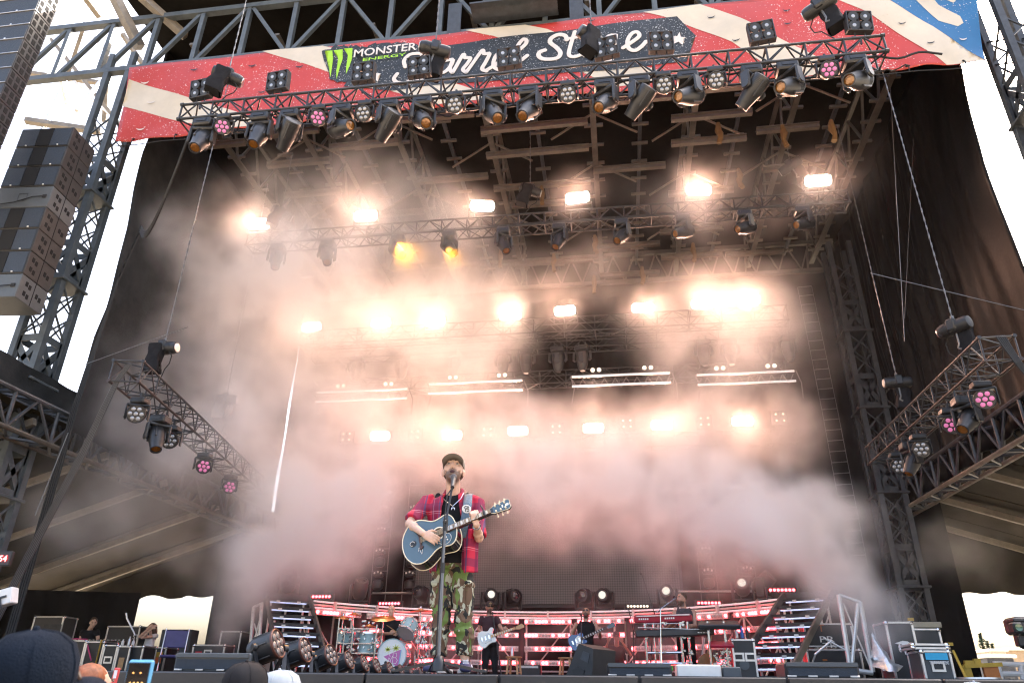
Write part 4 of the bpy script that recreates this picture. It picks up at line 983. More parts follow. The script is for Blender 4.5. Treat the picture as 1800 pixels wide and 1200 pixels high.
# standing movers and red strips along the riser top
def mk_stand(lit):
    t = thing('moving_light', '-', 'moving light')
    m = MB(); m.bbox((0, 0, .07), (.4, .32, .14), .03); m.build('base', blackm, t)
    m = MB()
    for s in (-1, 1): m.bbox((s * .23, 0, .36), (.06, .2, .44), .025)
    m.bbox((0, 0, .17), (.46, .18, .06), .02); m.build('yoke', charc, t)
    m = MB(); m.lathe([(.001, -.26), (.12, -.25), (.17, -.18), (.185, -.02), (.18, .14), (.165, .24), (.14, .25), (.13, .22)], n=18); m.bbox((0, .17, -.03), (.2, .05, .28), .02); h = m.build('head', blackm, t)
    m = MB(); m.lathe([(.095, .225), (.06, .24), (.001, .245)], n=14); m.build('lens', lit, h); return t
STAND, STANDL = Kind(mk_stand(glassdk)), Kind(mk_stand(mat('lit_spot_lens', (.4, .42, .36), .2, 0, 0, emit=(1, 1, .85), es=.14)))
def stand_head(k, label, loc, d, rz):
    o = k(label, loc, (0, 0, 0), 'standing moving heads along the riser top', 1.12)
    for c in o.children:
        s = c.name.split('.')[0]
        if s == 'yoke': c.rotation_euler = (0, 0, rz)
        if s == 'head': c.matrix_local = head_matrix((0, 0, .47), d)
RT = [(503, 18.9, 0, (.2, -.6, .8)), (632, 20.6, 0, (.25, -.5, .8)), (742, 21.9, 0, (-.3, -.9, .2)), (862, 22.4, 1, (.25, -.95, .1)), (900, 22.5, 0, (.55, -.8, .02)), (1028, 22.6, 0, (-.3, -.95, 0)), (1062, 22.5, 1, (-.2, -.97, .02)), (1174, 21.9, 1, (-.2, -.97, .15)), (1307, 20.6, 1, (-.15, -.95, .3)), (1345, 19.9, 0, (.7, -.4, .6))]
for i, (px, Y, l, d) in enumerate(RT):
    p = P0(px, 1050, Y, 1.92); stand_head(STANDL if l else STAND, ('lit ' if l else 'dark ') + 'moving head standing on the riser top, ' + ordn(i, 10), p, d, atan2(d[0], -d[1]))
def mk_strip(ml, mo):
    t = thing('led_strip', '-', 'strip light')
    m = MB(); m.bbox((0, 0, .2), (.66, .1, .13), .015); m.build('housing', black, t)
    for s in (-1, 1):
        m = MB(); m.bbox((s * .36, .02, .14), (.04, .1, .28), .01); m.build('foot', dgrey, t)
    m = MB()
    for k in range(7): m.lathe([(.034, .05), (.03, .062), (.001, .07)], Matrix.Translation((-.27 + .09 * k, 0, .2)) @ Matrix.Rotation(pi / 2, 4, 'X'), n=9)
    m.build('lamp_row', ml, t); return t
STR_R, STR_O = Kind(mk_strip(redled, 0)), Kind(mk_strip(bulb, 0))
for i, (px, Y, z, k) in enumerate([(563, 19.6, 1.93, 1), (686, 21.3, 1.93, 1), (1120, 22.2, 1.93, 0), (1245, 21.4, 1.93, 1), (1376, 19.3, 2.0, 1)]):
    p = P0(px, 1050, Y, z); (STR_R if k else STR_O)(('red lit' if k else 'dim white') + ' strip of seven lamps standing on the riser, ' + ordn(i, 5), p, (0, 0, 0), 'strip lights on the riser top')
# ================================================================== FLOOR LAMPS AT THE FRONT LEFT
orange_ring = mat('copper_bezel', (.13, .05, .035), .45, .2, .1)
parlens = mat('frosted_par_lens', (.2, .165, .145), .25, 0, .1, coat=.5)
def mk_par():
    t = thing('floor_light', '-', 'floor light')
    m = MB()
    for s in (-1, 1): m.bar((s * .16, -.12, 0), (s * .2, 0, .28), .05, .012); m.bar((s * .16, .12, 0), (s * .2, 0, .28), .05, .012); m.tube((s * .18, 0, .28), (s * .23, 0, .28), .045, n=12)
    m.bbox((0, -.12, .012), (.4, .05, .02), .006); m.bbox((0, .12, .012), (.4, .05, .02), .006); m.build('stand', blackm, t)
    m = MB(); m.lathe([(.08, -.25), (.13, -.24), (.16, -.16), (.165, .05), (.172, .06), (.172, .1)], n=22)
    for k in range(6): m.bbox((.163 * cos(k), .163 * sin(k), -.07), (.02, .02, .2), .006)
    h = m.build('head', charc, t)
    m = MB(); m.lathe([(.174, .085), (.178, .11), (.168, .118), (.156, .108), (.156, .094)], n=22, caps=False); m.build('bezel', orange_ring, h)
    m = MB(); m.lathe([(.158, .095), (.001, .096)], n=22); m.build('face_plate', black, h)
    for k in range(7):
        a = k * pi / 3 + .3; r = 0 if k == 6 else .1; m = MB(); m.lathe([(.047, .095), (.045, .108), (.028, .118), (.001, .121)], Matrix.Translation((r * cos(a), r * sin(a), 0)), n=11); m.build('lens', parlens, h)
    return t
PAR = Kind(mk_par()); pd = V((.93, -.14, .36))
for i, (px, py, Y) in enumerate([(474, 1142, 6.35), (525, 1152, 7.2), (573, 1158, 8.1), (606, 1164, 9.2), (634, 1168, 10.0), (656, 1170, 10.6), (680, 1175, 11.6), (700, 1177, 12.2), (718, 1178, 12.7), (736, 1180, 13.3)]):
    p = P0(px, py, Y, 0); o = PAR('grey floor lamp with copper rim along the stage edge, ' + ordn(i, 10), p, (0, 0, 0), 'floor lamps along the left stage edge', .70 - .024 * i)
    for c in o.children:
        if c.name.startswith('head'): c.matrix_local = head_matrix((0, 0, .3), pd + V((random.uniform(-.08, .08), random.uniform(-.1, .1), random.uniform(-.06, .06))))
        if c.name.startswith('stand'): c.rotation_euler = (0, 0, .9)
# ================================================================== MONITORS AND FRONT FILLS
def wedge(label, loc, rz):
    t = thing('floor_monitor', label, 'monitor speaker', loc, (0, 0, rz))
    m = MB(); m.prism([(-.36, .02), (-.02, .02), (.12, .12), (-.14, .58), (-.40, .50)], .66, Matrix.Rotation(0, 4, 'Z')); m.build('cabinet', charc, t)
    m = MB(); m.bar((-.01, 0, .05), (-.0, 0, .051), .1); m.prism([(.085, .14), (.125, .145), (-.115, .555), (-.145, .54)], .6); m.build('grille', black, t)
    m = MB(); m.prism([(-.2, .1), (-.06, .1), (.0, .2), (-.12, .26), (-.24, .2)], .68); m.build('pole_cup_plate', black, t)
    m = MB(); m.prism([(-.30, .30), (-.16, .36), (-.22, .47), (-.34, .43)], .675); m.build('side_recess', dgrey, t)
    m = MB()
    for k in range(5): m.box((.0 + .0 * k, -.345, .12 + .0), (.02, .01, .1)); m.box((-.28 + .05 * k, -.342, .08), (.012, .01, .07))
    tag(m.build('vent_bars', alu, t), kind='stuff'); return t
wedge('black wedge floor monitor tilted back before the bassist', P0(1026, 1190, 12.6, 0), RAD(150))
for i, (a, b, Y, nm, hz) in enumerate([(303, 437, 6.2, 'long grey front fill speaker on the left stage lip', .15), (1068, 1182, 6.6, 'long black front fill speaker on the stage lip below the keyboard', .11), (1381, 1512, 6.4, 'long black front fill speaker on the stage lip below the right stairs', .12)]):
    p, q = P0(a, 1190, Y, 0), P0(b, 1190, Y, 0); w = q.x - p.x; t = thing('front_fill_speaker', nm, 'speaker', (p + q) / 2)
    m = MB(); m.bbox((0, .18, hz / 2), (w, .4, hz), .015); m.build('cabinet', [charc if i else spk_back], t)
    m = MB(); m.box((0, -.024, hz * .42), (w * .92, .012, hz * .5)); m.build('grille', spk_face, t)
    m = MB(); m.box((0, -.03, hz * .86), (w * .96, .02, .03)); m.build('top_rail', spk_back, t)
    for k in range(4): m = MB(); m.bbox((-w * .42 + w * .28 * k, -.03, .02), (.07, .012, .014), .003); m.build('latch', alu, t)
# low pale platform edges to the right
m = MB(); p, q = P0(1190, 1188, 7.3, 0), P0(1268, 1188, 7.3, 0); m.bbox(((p.x + q.x) / 2, 7.4, .06), (q.x - p.x, .3, .13), .01); tag(m.build('pedal_case', whalu), 'pale metal pedal case lying on the stage lip right of centre', 'case')
m = MB(); p, q = P0(1268, 1188, 7.3, 0), P0(1305, 1188, 7.3, 0); m.bbox(((p.x + q.x) / 2, 7.4, .06), (q.x - p.x - .02, .28, .1), .01); tag(m.build('stage_box', spk_back), 'small grey stage box beside the pale pedal case', 'box')
# ================================================================== ROAD CASES
casef = mat('case_laminate', (.022, .023, .025), .45, 0, .2, 5)
casegr = mat('grey_case_laminate', (.05, .055, .06), .45, 0, .2, 5)
_cm = MB(); _cm.ell((0, 0, 0), .045, n=8, k=6); CORNER = _cm.mesh('corner', chrome)
def case(label, c, d, rz=0, lam=None, deco=None, handles=1):
    t = thing('road_case', label, 'road case', (c[0], c[1], c[2]), (0, 0, rz)); w, dp, h = d
    m = MB(); m.box((0, 0, h / 2), (w - .02, dp - .02, h - .02)); m.build('panel_body', lam or casef, t)
    m = MB(); e = .035
    for sx in (-1, 1):
        for sy in (-1, 1): m.bbox((sx * (w / 2 - e / 2), sy * (dp / 2 - e / 2), h / 2), (e + .006, e + .006, h), .006)
        for sz in (0, 1): m.bbox((sx * (w / 2 - e / 2), 0, e / 2 + sz * (h - e)), (e, dp, e), .006)
    for sy in (-1, 1):
        for sz in (0, 1): m.bbox((0, sy * (dp / 2 - e / 2), e / 2 + sz * (h - e)), (w, e, e), .006)
    m.build('edge_trim', alu, t)
    for sx in (-1, 1):
        for sy in (-1, 1):
            for sz in (0, 1): link('corner', CORNER, t).location = (sx * (w / 2 - .025), sy * (dp / 2 - .025), .025 + sz * (h - .05))
    for k in range(handles):
        x = (k - (handles - 1) / 2) * w * .5; m = MB(); z = h * .58
        m.box((x, -dp / 2 - .004, z), (.2, .012, .15)); m.build('handle_dish', alu, t)
        m = MB(); m.box((x, -dp / 2 - .012, z), (.13, .01, .08)); m.build('handle', black, t)
    return t
def decal(parent_, name, s, p0, p1, hpx, mt, Y): return None
def cpx(x0, x1, ytop, Y, z=0):
    a, b = PY(x0, 1150, Y), PY(x1, 1150, Y); h = PY((x0 + x1) / 2, ytop, Y).z - z; return ((a.x + b.x) / 2, Y, z), b.x - a.x, h
o_c, w_, h_ = cpx(1571, 1608, 1092, 14.6); c1 = case('tall black road case with a beast head emblem behind the smoke bag', (o_c[0], 14.9, 0), (w_ + .12, .7, h_), 0, handles=0)
o_c2, w2, h2 = cpx(1608, 1660, 1104, 14.9); c2 = case('dark plain road case just right of the emblem case', (o_c2[0], 15.2, 0), (w2, .7, h2), 0, handles=0)
o_c3, w3, h3 = cpx(1618, 1672, 1142, 13.2); c3 = case('grey road case with a bright blue label strip at the right', (o_c3[0], 13.5, 0), (w3, .6, h3), 0, casegr)
m = MB(); m.box((0, -.315, h3 - .09), (w3 * .72, .008, .1)); m.build('label_strip', mat('cyan_label', (.03, .38, .62), .5, 0, .1), c3)
def text_on(par, name, s, loc, w, h, mt, rotz=0, depth=.004):
    c = bpy.data.curves.new(name, 'FONT'); c.body = s; c.extrude = .001; c.offset = .006; c.resolution_u = 2
    o = bpy.data.objects.new(name, c); COL.objects.link(o); bpy.context.view_layer.update()
    me = bpy.data.meshes.new_from_object(o.evaluated_get(bpy.context.evaluated_depsgraph_get())); bpy.data.objects.remove(o)
    xs = [v.co.x for v in me.vertices]; ys = [v.co.y for v in me.vertices]; W_, H_ = max(xs) - min(xs), max(ys) - min(ys)
    for v in me.vertices: v.co = V((((v.co.x - min(xs)) / W_ - .5) * w, -v.co.z - depth, ((v.co.y - min(ys)) / H_ - .5) * h))
    me.materials.append(mt); ob = link(name, me, par); ob.location = loc; return ob
text_on(c3, 'lettering', 'TOURING SYSTEMS', (0.02, -.312, h3 - .18), w3 * .62, .05, white_p); text_on(c3, 'lettering', 'TOURING SYSTEMS', (0, -.312, .1), w3 * .62, .04, dgrey)
em = MB(); em.prism([(-.16, .06), (-.02, .10), (.06, .09), (.15, .02), (.16, -.06), (.08, -.10), (.10, -.02), (.03, -.01), (.06, -.13), (-.02, -.12), (-.03, -.03), (-.10, .0), (-.06, .03)], .01, Matrix.Translation((.02, -.362, h_ * .62))); em.build('emblem', white_p, c1)
em = MB(); em.prism([(.06, .07), (.13, .01), (.135, -.03), (.09, .0)], .012, Matrix.Translation((.02, -.364, h_ * .62))); em.build('emblem', yellow_p, c1)
o_c4, w4, h4 = cpx(1606, 1672, 1130, 13.2); c4 = case('flat lidded case lying on top of the blue label case', (o_c4[0], 13.5, h3 + .01), (w4, .6, h4 - h3 - .01), 0, handles=0)
t = thing('case_lid', 'pale metal lid resting on the dark road case', 'lid', (o_c2[0], 15.2, h2 + .01)); m = MB(); m.bbox((0, 0, .05), (w2 + .1, .7, .1), .01); m.build('lid', mat('dull_brass_lid', (.28, .25, .18), .5, .3, .1), t)
# yellow straps on the cases
m = MB()
for p in ((w_ / 2 + .02, .05), (w2 + w_ / 2 + .08, -.35), (w2 + w_ / 2 + .16, -1.0)): m.box((o_c[0] + p[0], 14.5, h_ + p[1] - .02), (.09, .05, .05))
m.path([(o_c3[0] + w3 / 2 + .04, 13.2, h3), (o_c3[0] + w3 / 2 + .1, 13.0, .0)], .02, 6); tag(tag(m.build('ratchet_strap', yellow_p), 'yellow ratchet straps on the stacked road cases', 'strap'), kind='stuff')
# cases behind the right stairs with orange letters
o5, w5, h5 = cpx(1438, 1490, 1094, 17.3); c5 = case('black case with an orange T and white monogram under the right stairs', (o5[0], 17.6, .82), (w5 + .4, .5, h5 - .82), 0, handles=0)
text_on(c5, 'lettering', 'T', (-.14, -.26, h5 - .82 - .1), .13, .14, orange_p); text_on(c5, 'monogram', 'PR', (-.05, -.26, h5 - .82 - .32), .3, .12, white_p); text_on(c5, 'monogram', 'TR', (-.02, -.26, h5 - .82 - .44), .28, .1, white_p)
c6 = case('low black case with small orange lettering under the right stairs', (o5[0], 17.5, 0.02), (w5 + .5, .6, .76), 0, handles=0)
text_on(c6, 'lettering', 'T', (.12, -.31, .3), .14, .2, orange_p); 
for z in (.55, .42, .3): m = MB(); m.box((-.2, -.312, z), (.09, .006, .03)); m.build('sticker', orange_p if z > .4 else white_p, c6)
o7, w7, h7 = cpx(1286, 1327, 1123, 15.5); c7 = case('black road case with a round pale sticker right of the keyboards', (o7[0], 15.6, .1), (w7, .5, h7 - .1), 0, handles=2)
m = MB(); m.lathe([(.09, 0), (.001, .003)], Matrix.Translation((-.02, -.252, (h7 - .1) * .4)) @ Matrix.Rotation(pi / 2, 4, 'X'), n=20); m.build('sticker', spk_back, c7)
for i, (dx, nm, mt, h) in enumerate(((-.18, 'clear', alu, .16), (-.08, 'blue', mat('blue_bottle', (.04, .15, .5), .2, 0, 0), .22), (.02, 'dark', black, .2))):
    m = MB(); m.lathe([(.03, 0), (.032, .02), (.032, h * .65), (.012, h * .85), (.014, h)], Matrix.Translation((o7[0] + .1 + dx, 15.5, h7 + .02)), n=10); tag(m.build('bottle', mt), nm + ' drinks bottle standing on the sticker case right of the keyboards', 'bottle')
# smoke machine bag (crumpled foil)
m = MB(); foil = mat('crumpled_foil', (.62, .64, .66), .28, .75, .2, 20, .5, 35)
a, b, c_, d_ = PY(1531, 1112, 14.0), PY(1556, 1160, 13.9), PY(1575, 1178, 13.9), PY(1545, 1170, 14.0)
def foilf(u, v):
    p = a.lerp(PY(1540, 1172, 13.8), v).lerp(a.lerp(PY(1582, 1176, 13.9), v), u); f = NZ.noise(p * 6) * .07 * v + NZ.noise(p * 15) * .03 * v
    return p + V((f, -.28 * sin(pi * u) * v - abs(f) * .6, -.05 * sin(pi * u) * v + f))
m.grid(foilf, 20, 20); m.grid(lambda u, v: V(foilf(u, v)) + V((.02, .3 * v, .02)), 20, 20)
tag(m.build('foil_bag', foil), 'crumpled silver foil bag over the smoke machine before the road cases', 'smoke machine')
# ---- left wing gear
o8, w8, h8 = cpx(338, 395, 1132, 17.8); c8 = case('small flight case with a red tag right of the bright gap at left', (o8[0], 18, .38), (w8, .5, h8 - .38), 0)
m = MB(); m.box((-w8 * .28, -.256, (h8 - .38) * .55), (.17, .006, .1)); m.build('red_tag', mat('red_sticker', (.5, .02, .03), .5, 0, 0), c8)
c8b = case('black plinth case under the small flight case', (o8[0], 18, 0), (w8 + .1, .55, .37), 0, handles=0)
for i, (x0, x1, yt, Y, nm, kk) in enumerate([(105, 145, 1124, 17.2, 'with pink cable over it, leftmost below the mixing man', 0), (145, 178, 1126, 17.2, 'with a yellow cable hanging down its front', 0), (178, 203, 1132, 16.8, 'with two silver butterfly latches', 1), (203, 226, 1134, 16.8, 'with a brown paper label', 0), (226, 249, 1134, 16.9, 'beside the woman in a white top', 0), (266, 290, 1136, 18.2, 'with an orange and yellow sticker behind the woman', 0), (176, 236, 1099, 19.6, 'tall with stencilled letters behind the mixing man', 0), (40, 95, 1082, 18.6, 'tall rack with an open screen at far left', 0), (380, 418, 1108, 20, 'half lost in smoke left of the stairs', 1)]):
    oc, ww, hh = cpx(x0, x1, yt, Y); c = case('black road case ' + nm, (oc[0], Y + .3, 0), (ww * .98, .55, hh), 0, handles=kk)
    if i == 6: text_on(c, 'lettering', 'ST', (ww * .42, -.285, hh - .28), .16, .12, white_p); text_on(c, 'lettering', 'SR', (ww * .42, -.285, hh - .55), .16, .12, white_p)
    if i == 5:
        m = MB(); m.box((0, -.28, hh * .78), (ww * .6, .008, .12)); m.build('sticker', yellow_p, c); m = MB(); m.box((0, -.28, hh * .62), (ww * .5, .008, .14)); m.build('sticker', mat('orange_sticker', (.6, .12, .03), .5, 0, 0), c)
    if i == 3: m = MB(); m.box((0, -.28, hh * .5), (ww * .4, .008, .25)); m.build('paper_label', wood, c)
    if i == 0:
        m = MB(); m.path([(-ww * .45, -.2, hh + .02), (0, -.25, hh + .03), (ww * .4, -.2, hh + .02), (ww * .7, -.3, hh - .2), (ww, -.35, hh - .45)], .016, 6); m.build('pink_cable', mat('pink_cable', (.6, .05, .2), .5, 0, 0), c)
    if i == 1:
        m = MB(); m.path([(0, 0, hh + .03), (ww * .3, -.28, hh + .02), (ww * .32, -.3, hh - .4), (ww * .25, -.3, 0.1)], .018, 6); m.build('yellow_cable', yellow_p, c)
    if i == 7: m = MB(); m.box((.18, -.29, hh * .62), (ww * .55, .02, hh * .5)); m.build('monitor_screen', mat('dim_screen', (.05, .055, .06), .2, 0, .3), c)
t = thing('mixing_desk', 'black mixing desk in front of the man at the far left', 'mixing desk', P0(165, 1125, 17.9, PY(165, 1133, 17.9).z)); m = MB(); m.bbox((0, 0, .03), (1.5, .6, .1), .02, rotm(.12, 'X')); m.build('console', black, t)
m = MB()
for k in range(14): m.box((-.65 + .1 * k, -.2, .1), (.02, .08, .02)); m.box((-.65 + .1 * k, .05, .12), (.03, .03, .02))
tag(m.build('faders', alu, t), kind='stuff')
for i, (px, py, h, mt, nm) in enumerate([(227, 1128, .2, alu, 'clear'), (234, 1130, .16, cloth_wh, 'white capped'), (216, 1128, .14, white_p, 'small white')]):
    m = MB(); p = P0(px, py, 17, PY(px, py + 6, 17).z); m.lathe([(.035, 0), (.035, h * .65), (.014, h * .85), (.015, h)], Matrix.Translation(p), n=10); tag(m.build('bottle', mt), nm + ' bottle on the road cases beside the woman', 'bottle')
t = thing('desk_lamp', 'thin gooseneck mic arm on the road cases at left', 'mic arm', P0(214, 1112, 17.2, 1.5)); m = MB(); m.path([(0, 0, 0), (.05, 0, -.12), (.3, 0, -.42), (.36, 0, -.5)], .018, 6); m.build('arm', alu, t)
ch = thing('folding_chair', 'purple folding chair partly hidden at the left behind the phone', 'chair', P0(297, 1180, 15, 0)); ch.rotation_euler = (0, 0, .5)
pur = mat('purple_vinyl', (.04, .03, .11), .5)
m = MB(); m.bbox((0, .2, .8), (.45, .03, .34), .02, rotm(-.15, 'X')); m.build('backrest', pur, ch); m = MB(); m.bbox((0, 0, .46), (.45, .42, .05), .02); m.build('seat', pur, ch)
for sx in (-1, 1):
    m = MB(); m.tube((sx * .22, .25, 1), (sx * .22, -.25, 0), .014, n=6); m.build('leg', alu, ch); m = MB(); m.tube((sx * .22, -.2, .46), (sx * .22, .28, 0), .014, n=6); m.build('leg', alu, ch)
m = MB(); p, q = P0(297, 1125, 20, 0), P0(332, 1125, 20, 0); m.bbox(((p.x + q.x) / 2, 20, .95), (q.x - p.x + .3, .4, .75), .02); tag(m.build('grey_screen_panel', spk_back), 'plain grey panel standing below the bright gap at left', 'panel')
# digital clock, grey junction box at far left
t = thing('digital_clock', 'red digital clock showing 54 at the left edge', 'clock', PY(5, 981, 9.5)); m = MB(); m.bbox((-.05, .03, 0), (.34, .06, .2), .01); m.build('case', black, t)
text_on(t, 'digits', '54', (.01, -.004, 0), .12, .085, mat('red_digits', (.5, .02, .02), .5, 0, 0, emit=(1, .05, .05), es=5))
t = thing('junction_box', 'pale grey metal junction box at the left edge', 'box', PY(4, 1050, 9.6)); m = MB(); m.bbox((-.02, .05, 0), (.34, .14, .22), .012, rotm(-.25, 'Y')); m.build('case', white_p, t); m = MB(); m.bbox((.0, -.03, -.0), (.17, .01, .03), .003, rotm(-.25, 'Y')); m.bar((.0, -.04, .0), (.06, -.04, -.14), .025, .01); m.build('latch', dgrey, t)
# ================================================================== DRUM KIT
pearl = mat('pale_blue_pearl', (.33, .50, .52), .25, 0, .15, 18, coat=.6); dhead = mat('drum_head', (.78, .78, .76), .4, 0, .04); brass = mat('cymbal_bronze', (.55, .25, .07), .28, .85, .15, 6)
DY = 16.6
def drum(name, label, c, r, h, ax, cat='drum', hd=dhead):
    t = thing(name, label, cat, c); q = V(ax).normalized().to_track_quat('Z', 'Y'); t.rotation_mode = 'QUATERNION'; t.rotation_quaternion = q
    m = MB(); m.lathe([(r, -h / 2), (r, h / 2)], n=28); m.build('shell', pearl, t)
    for s in (-1, 1):
        m = MB(); m.lathe([(r * 1.0, s * h / 2 - .02), (r * 1.05, s * h / 2 - .02), (r * 1.05, s * h / 2 + .02), (r * .98, s * h / 2 + .02)], n=28, caps=False); m.build('hoop', chrome if name != 'bass_drum' else pearl, t)
        m = MB(); m.lathe([(r * .99, s * h / 2 + s * .008), (.001, s * h / 2 + s * .012)], n=28); m.build('drum_head', hd, t)
    m = MB()
    for k in range(8): a = k * pi / 4; m.bbox((r * 1.03 * cos(a), r * 1.03 * sin(a), h * .2), (.03, .03, .06), .008); m.bbox((r * 1.03 * cos(a), r * 1.03 * sin(a), -h * .2), (.03, .03, .06), .008)
    tag(m.build('lugs', chrome, t), kind='stuff'); return t
def PD(px, py, Y=DY): return PY(px, py, Y)
bd = drum('bass_drum', 'bass drum with a pink triangle and palm design on its front head', PD(693, 1151), .305, .42, (.06, -1, .02), 'bass drum')
def bdart(pts, mt, off, nm):
    m = MB(); m.prism(pts, .002); o = m.build(nm, mt); o.parent = ARTE; o.location = (0, -off, 0)
ARTE = link('head_print', None); ARTE.parent = bd; ARTE.matrix_local = bd.matrix_basis.inverted() if False else Matrix.Identity(4)
ARTE.matrix_parent_inverse = Matrix.Identity(4)
# print lies on the front head: local z of the drum is its axis; x right, y up after the turn
bpy.context.view_layer.update()
_Rw = bd.matrix_world.to_3x3(); _ex = _Rw.inverted() @ V((1, 0, 0)); _ez = _Rw.inverted() @ V((0, 0, 1)); _en = _Rw.inverted() @ V((0, -1, 0))
ARTE.matrix_local = Matrix.Translation(V((0, 0, .222))) @ Matrix((_ex, -_en, _ez)).transposed().to_4x4()
pinkp = mat('print_pink', (.55, .16, .40), .5, 0, 0); teal = mat('print_blue', (.25, .55, .72), .5, 0, 0); lime = mat('print_lime', (.62, .68, .10), .5, 0, 0)
bdart([(-.15, -.05), (.21, .10), (.17, -.25)], teal, .004, 'print_shadow'); bdart([(-.18, -.04), (.19, .10), (.15, -.25)], pinkp, .008, 'print_triangle')
for cx, cz, r in ((-.10, .10, .1), (.08, .13, .11)):
    for k in range(8):
        a = k * pi / 4 + .2; bdart([(cx + .015 * cos(a + 1.6), cz + .015 * sin(a + 1.6)), (cx + r * cos(a), cz + r * sin(a) * .8), (cx + .015 * cos(a - 1.6), cz + .015 * sin(a - 1.6))], lime, .005, 'print_palm')
m = MB()
def st(*pts): m.path([(x, 0, z) for x, z in pts], .006, 5)
st((-.06, -.06), (-.06, -.17)); st((-.06, -.06), (-.02, -.11), (.02, -.03)); st((-.02, -.11), (-.02, -.17)); st((.03, -.17), (.03, .03), (.10, .03), (.11, -.02), (.09, -.06), (.03, -.06)); st((.09, -.06), (.13, -.11), (.10, -.17), (-.06, -.17)); st((-.06, .02), (-.03, -.04))
o = m.build('print_monogram', white_p); o.parent = ARTE; o.location = (0, -.011, 0)
m = MB(); m.lathe([(.035, 0), (.03, .01), (.001, .01)], Matrix.Translation((-.12, -.012, -.16)) @ Matrix.Rotation(pi / 2, 4, 'X'), n=14); o = m.build('port_hole', black); o.parent = ARTE
drum('rack_tom', 'pale blue rack tom tilted towards the audience above the bass drum', PD(718, 1104), .2, .27, (-.22, -.62, -.75) , 'tom', mat('tom_under_head', (.45, .36, .36), .4, 0, .05)).rotation_quaternion
drum('floor_tom', 'pale blue floor tom standing left of the bass drum', PD(646, 1131), .20, .42, (0, .05, 1), 'tom'); drum('side_tom', 'shallow pale blue tom at the left end of the drum rack', PD(608, 1120), .19, .22, (.1, -.1, 1), 'tom'); drum('snare_drum', 'shallow chrome snare drum among the stands left of the drummer', PD(626, 1115, 17), .17, .14, (0, -.1, 1), 'drum')
def cym(label, px, py, r, Y, tilt, zb=0):
    c = PY(px, py, Y); t = thing('cymbal_stand', label, 'cymbal stand', (c.x, c.y, zb)); h = c.z - zb
    m = MB(); m.tube((0, 0, .5), (0, 0, h), .014, n=7); m.tube((0, 0, .1), (0, 0, .9), .02, n=7); m.tube((0, 0, h * .62), (0, 0, h * .62 + .06), .03, n=8); m.build('pole', chrome, t)
    for k in range(3): m = MB(); a = k * 2.094 + .4; m.tube((0, 0, .4), (.3 * cos(a), .3 * sin(a), .01), .013, n=6); m.build('leg', chrome, t)
    m = MB(); X = Matrix.Translation((0, 0, h)) @ Matrix.Rotation(tilt[0], 4, 'X') @ Matrix.Rotation(tilt[1], 4, 'Y'); m.lathe([(.001, .045), (.03, .04), (.06, .015), (r * .6, .002), (r, -.018), (r, -.022), (r * .6, -.004), (.06, .008)], X, n=30); m.build('cymbal', brass, t)
    m = MB(); m.lathe([(.02, .03), (.02, .075), (.008, .09)], X, n=8); m.build('wing_nut', chrome, t)
cym('large bronze ride cymbal tilted before the drummer', 674, 1085, .27, 16.4, (.32, .03)); cym('flat red tinged crash cymbal beside the singer trousers', 740, 1072, .25, 16.9, (.05, -.04)); cym('bronze cymbal at the left end of the drum kit', 603, 1085, .2, 16.6, (.1, .12)); cym('thin hi-hat cymbal above the left drums', 648, 1099, .18, 16.8, (.03, 0)); cym('small high cymbal at the far left stand', 622, 1079, .16, 17.2, (.05, 0))
t = thing('drum_rack', 'chrome drum rack of upright and crossing pipes left of the bass drum', 'drum rack', PD(594, 1190)); t.location.z = 0; b0 = V(t.location)
for px in (595, 607, 621, 662): m = MB(); a = P0(px, 1100, 16.3, 0) - b0; m.tube(a, a + V((0, 0, PY(px, 1085 + (px % 7) * 3, 16.3).z)), .02, n=7); m.build('pipe', chrome, t)
for py in (1104, 1147, 1130): m = MB(); a, b = PY(594, py, 16.3) - b0, PY(664, py + 1, 16.3) - b0; m.tube(a, b, .018, n=7); m.build('pipe', chrome, t)
m = MB(); r_ = random.Random(3)
for k in range(26): p = PY(595 + r_.random() * 70, 1085 + r_.random() * 95, 16.3) - b0; m.bbox(p, (.07, .06, .05), .012)
for k in range(40): p = PY(728 + r_.random() * 26, 1095 + r_.random() * 95, 16.6) - b0; q = p + V((r_.uniform(-.1, .1), r_.uniform(-.1, .1), r_.uniform(-.2, .2))); m.tube(p, q, .012, n=5); m.bbox(p, (.05, .05, .05), .01)
tag(m.build('clamps', chrome, t), kind='stuff')
m = MB(); m.lathe([(.16, 0), (.17, .06), (.14, .08)], Matrix.Translation(P0(690, 1130, 17.4, .5)), n=14); m.tube(P0(690, 1130, 17.4, 0), P0(690, 1130, 17.4, .5), .03); tag(m.build('drum_throne', black), 'round black drum stool under the drummer', 'stool')
# ================================================================== KEYBOARDS AND STANDS
def mstand(label, base, top, boom=None, foot='tripod', mt=black, r=.012):
    t = thing('mic_stand', label, 'mic stand', base); top = V(top) - V(base)
    m = MB(); m.tube((0, 0, .1), top, r, n=7); m.tube((0, 0, .1), top * .55, r * 1.45, n=7); m.build('pole', mt, t)
    for k in range(3): m = MB(); a = 2.094 * k + .5; m.tube((0, 0, .16), (.3 * cos(a), .3 * sin(a), .012), r * .9, n=6); m.build('leg', mt, t)
    e = top
    if boom is not None: e = V(boom) - V(base); m = MB(); m.tube(top - (e - top) * .3, e, r * .8, n=6); m.build('boom', mt, t)
    m = MB(); d = V((-.02, .09, .02)); m.tube(e, e + d, .016, n=8); m.ell(e + d, .028, n=10, k=7); m.build('microphone', black, t); return t
redk = mat('red_keyboard_shell', (.34, .01, .03), .35, 0, .08)
KY = 15.6
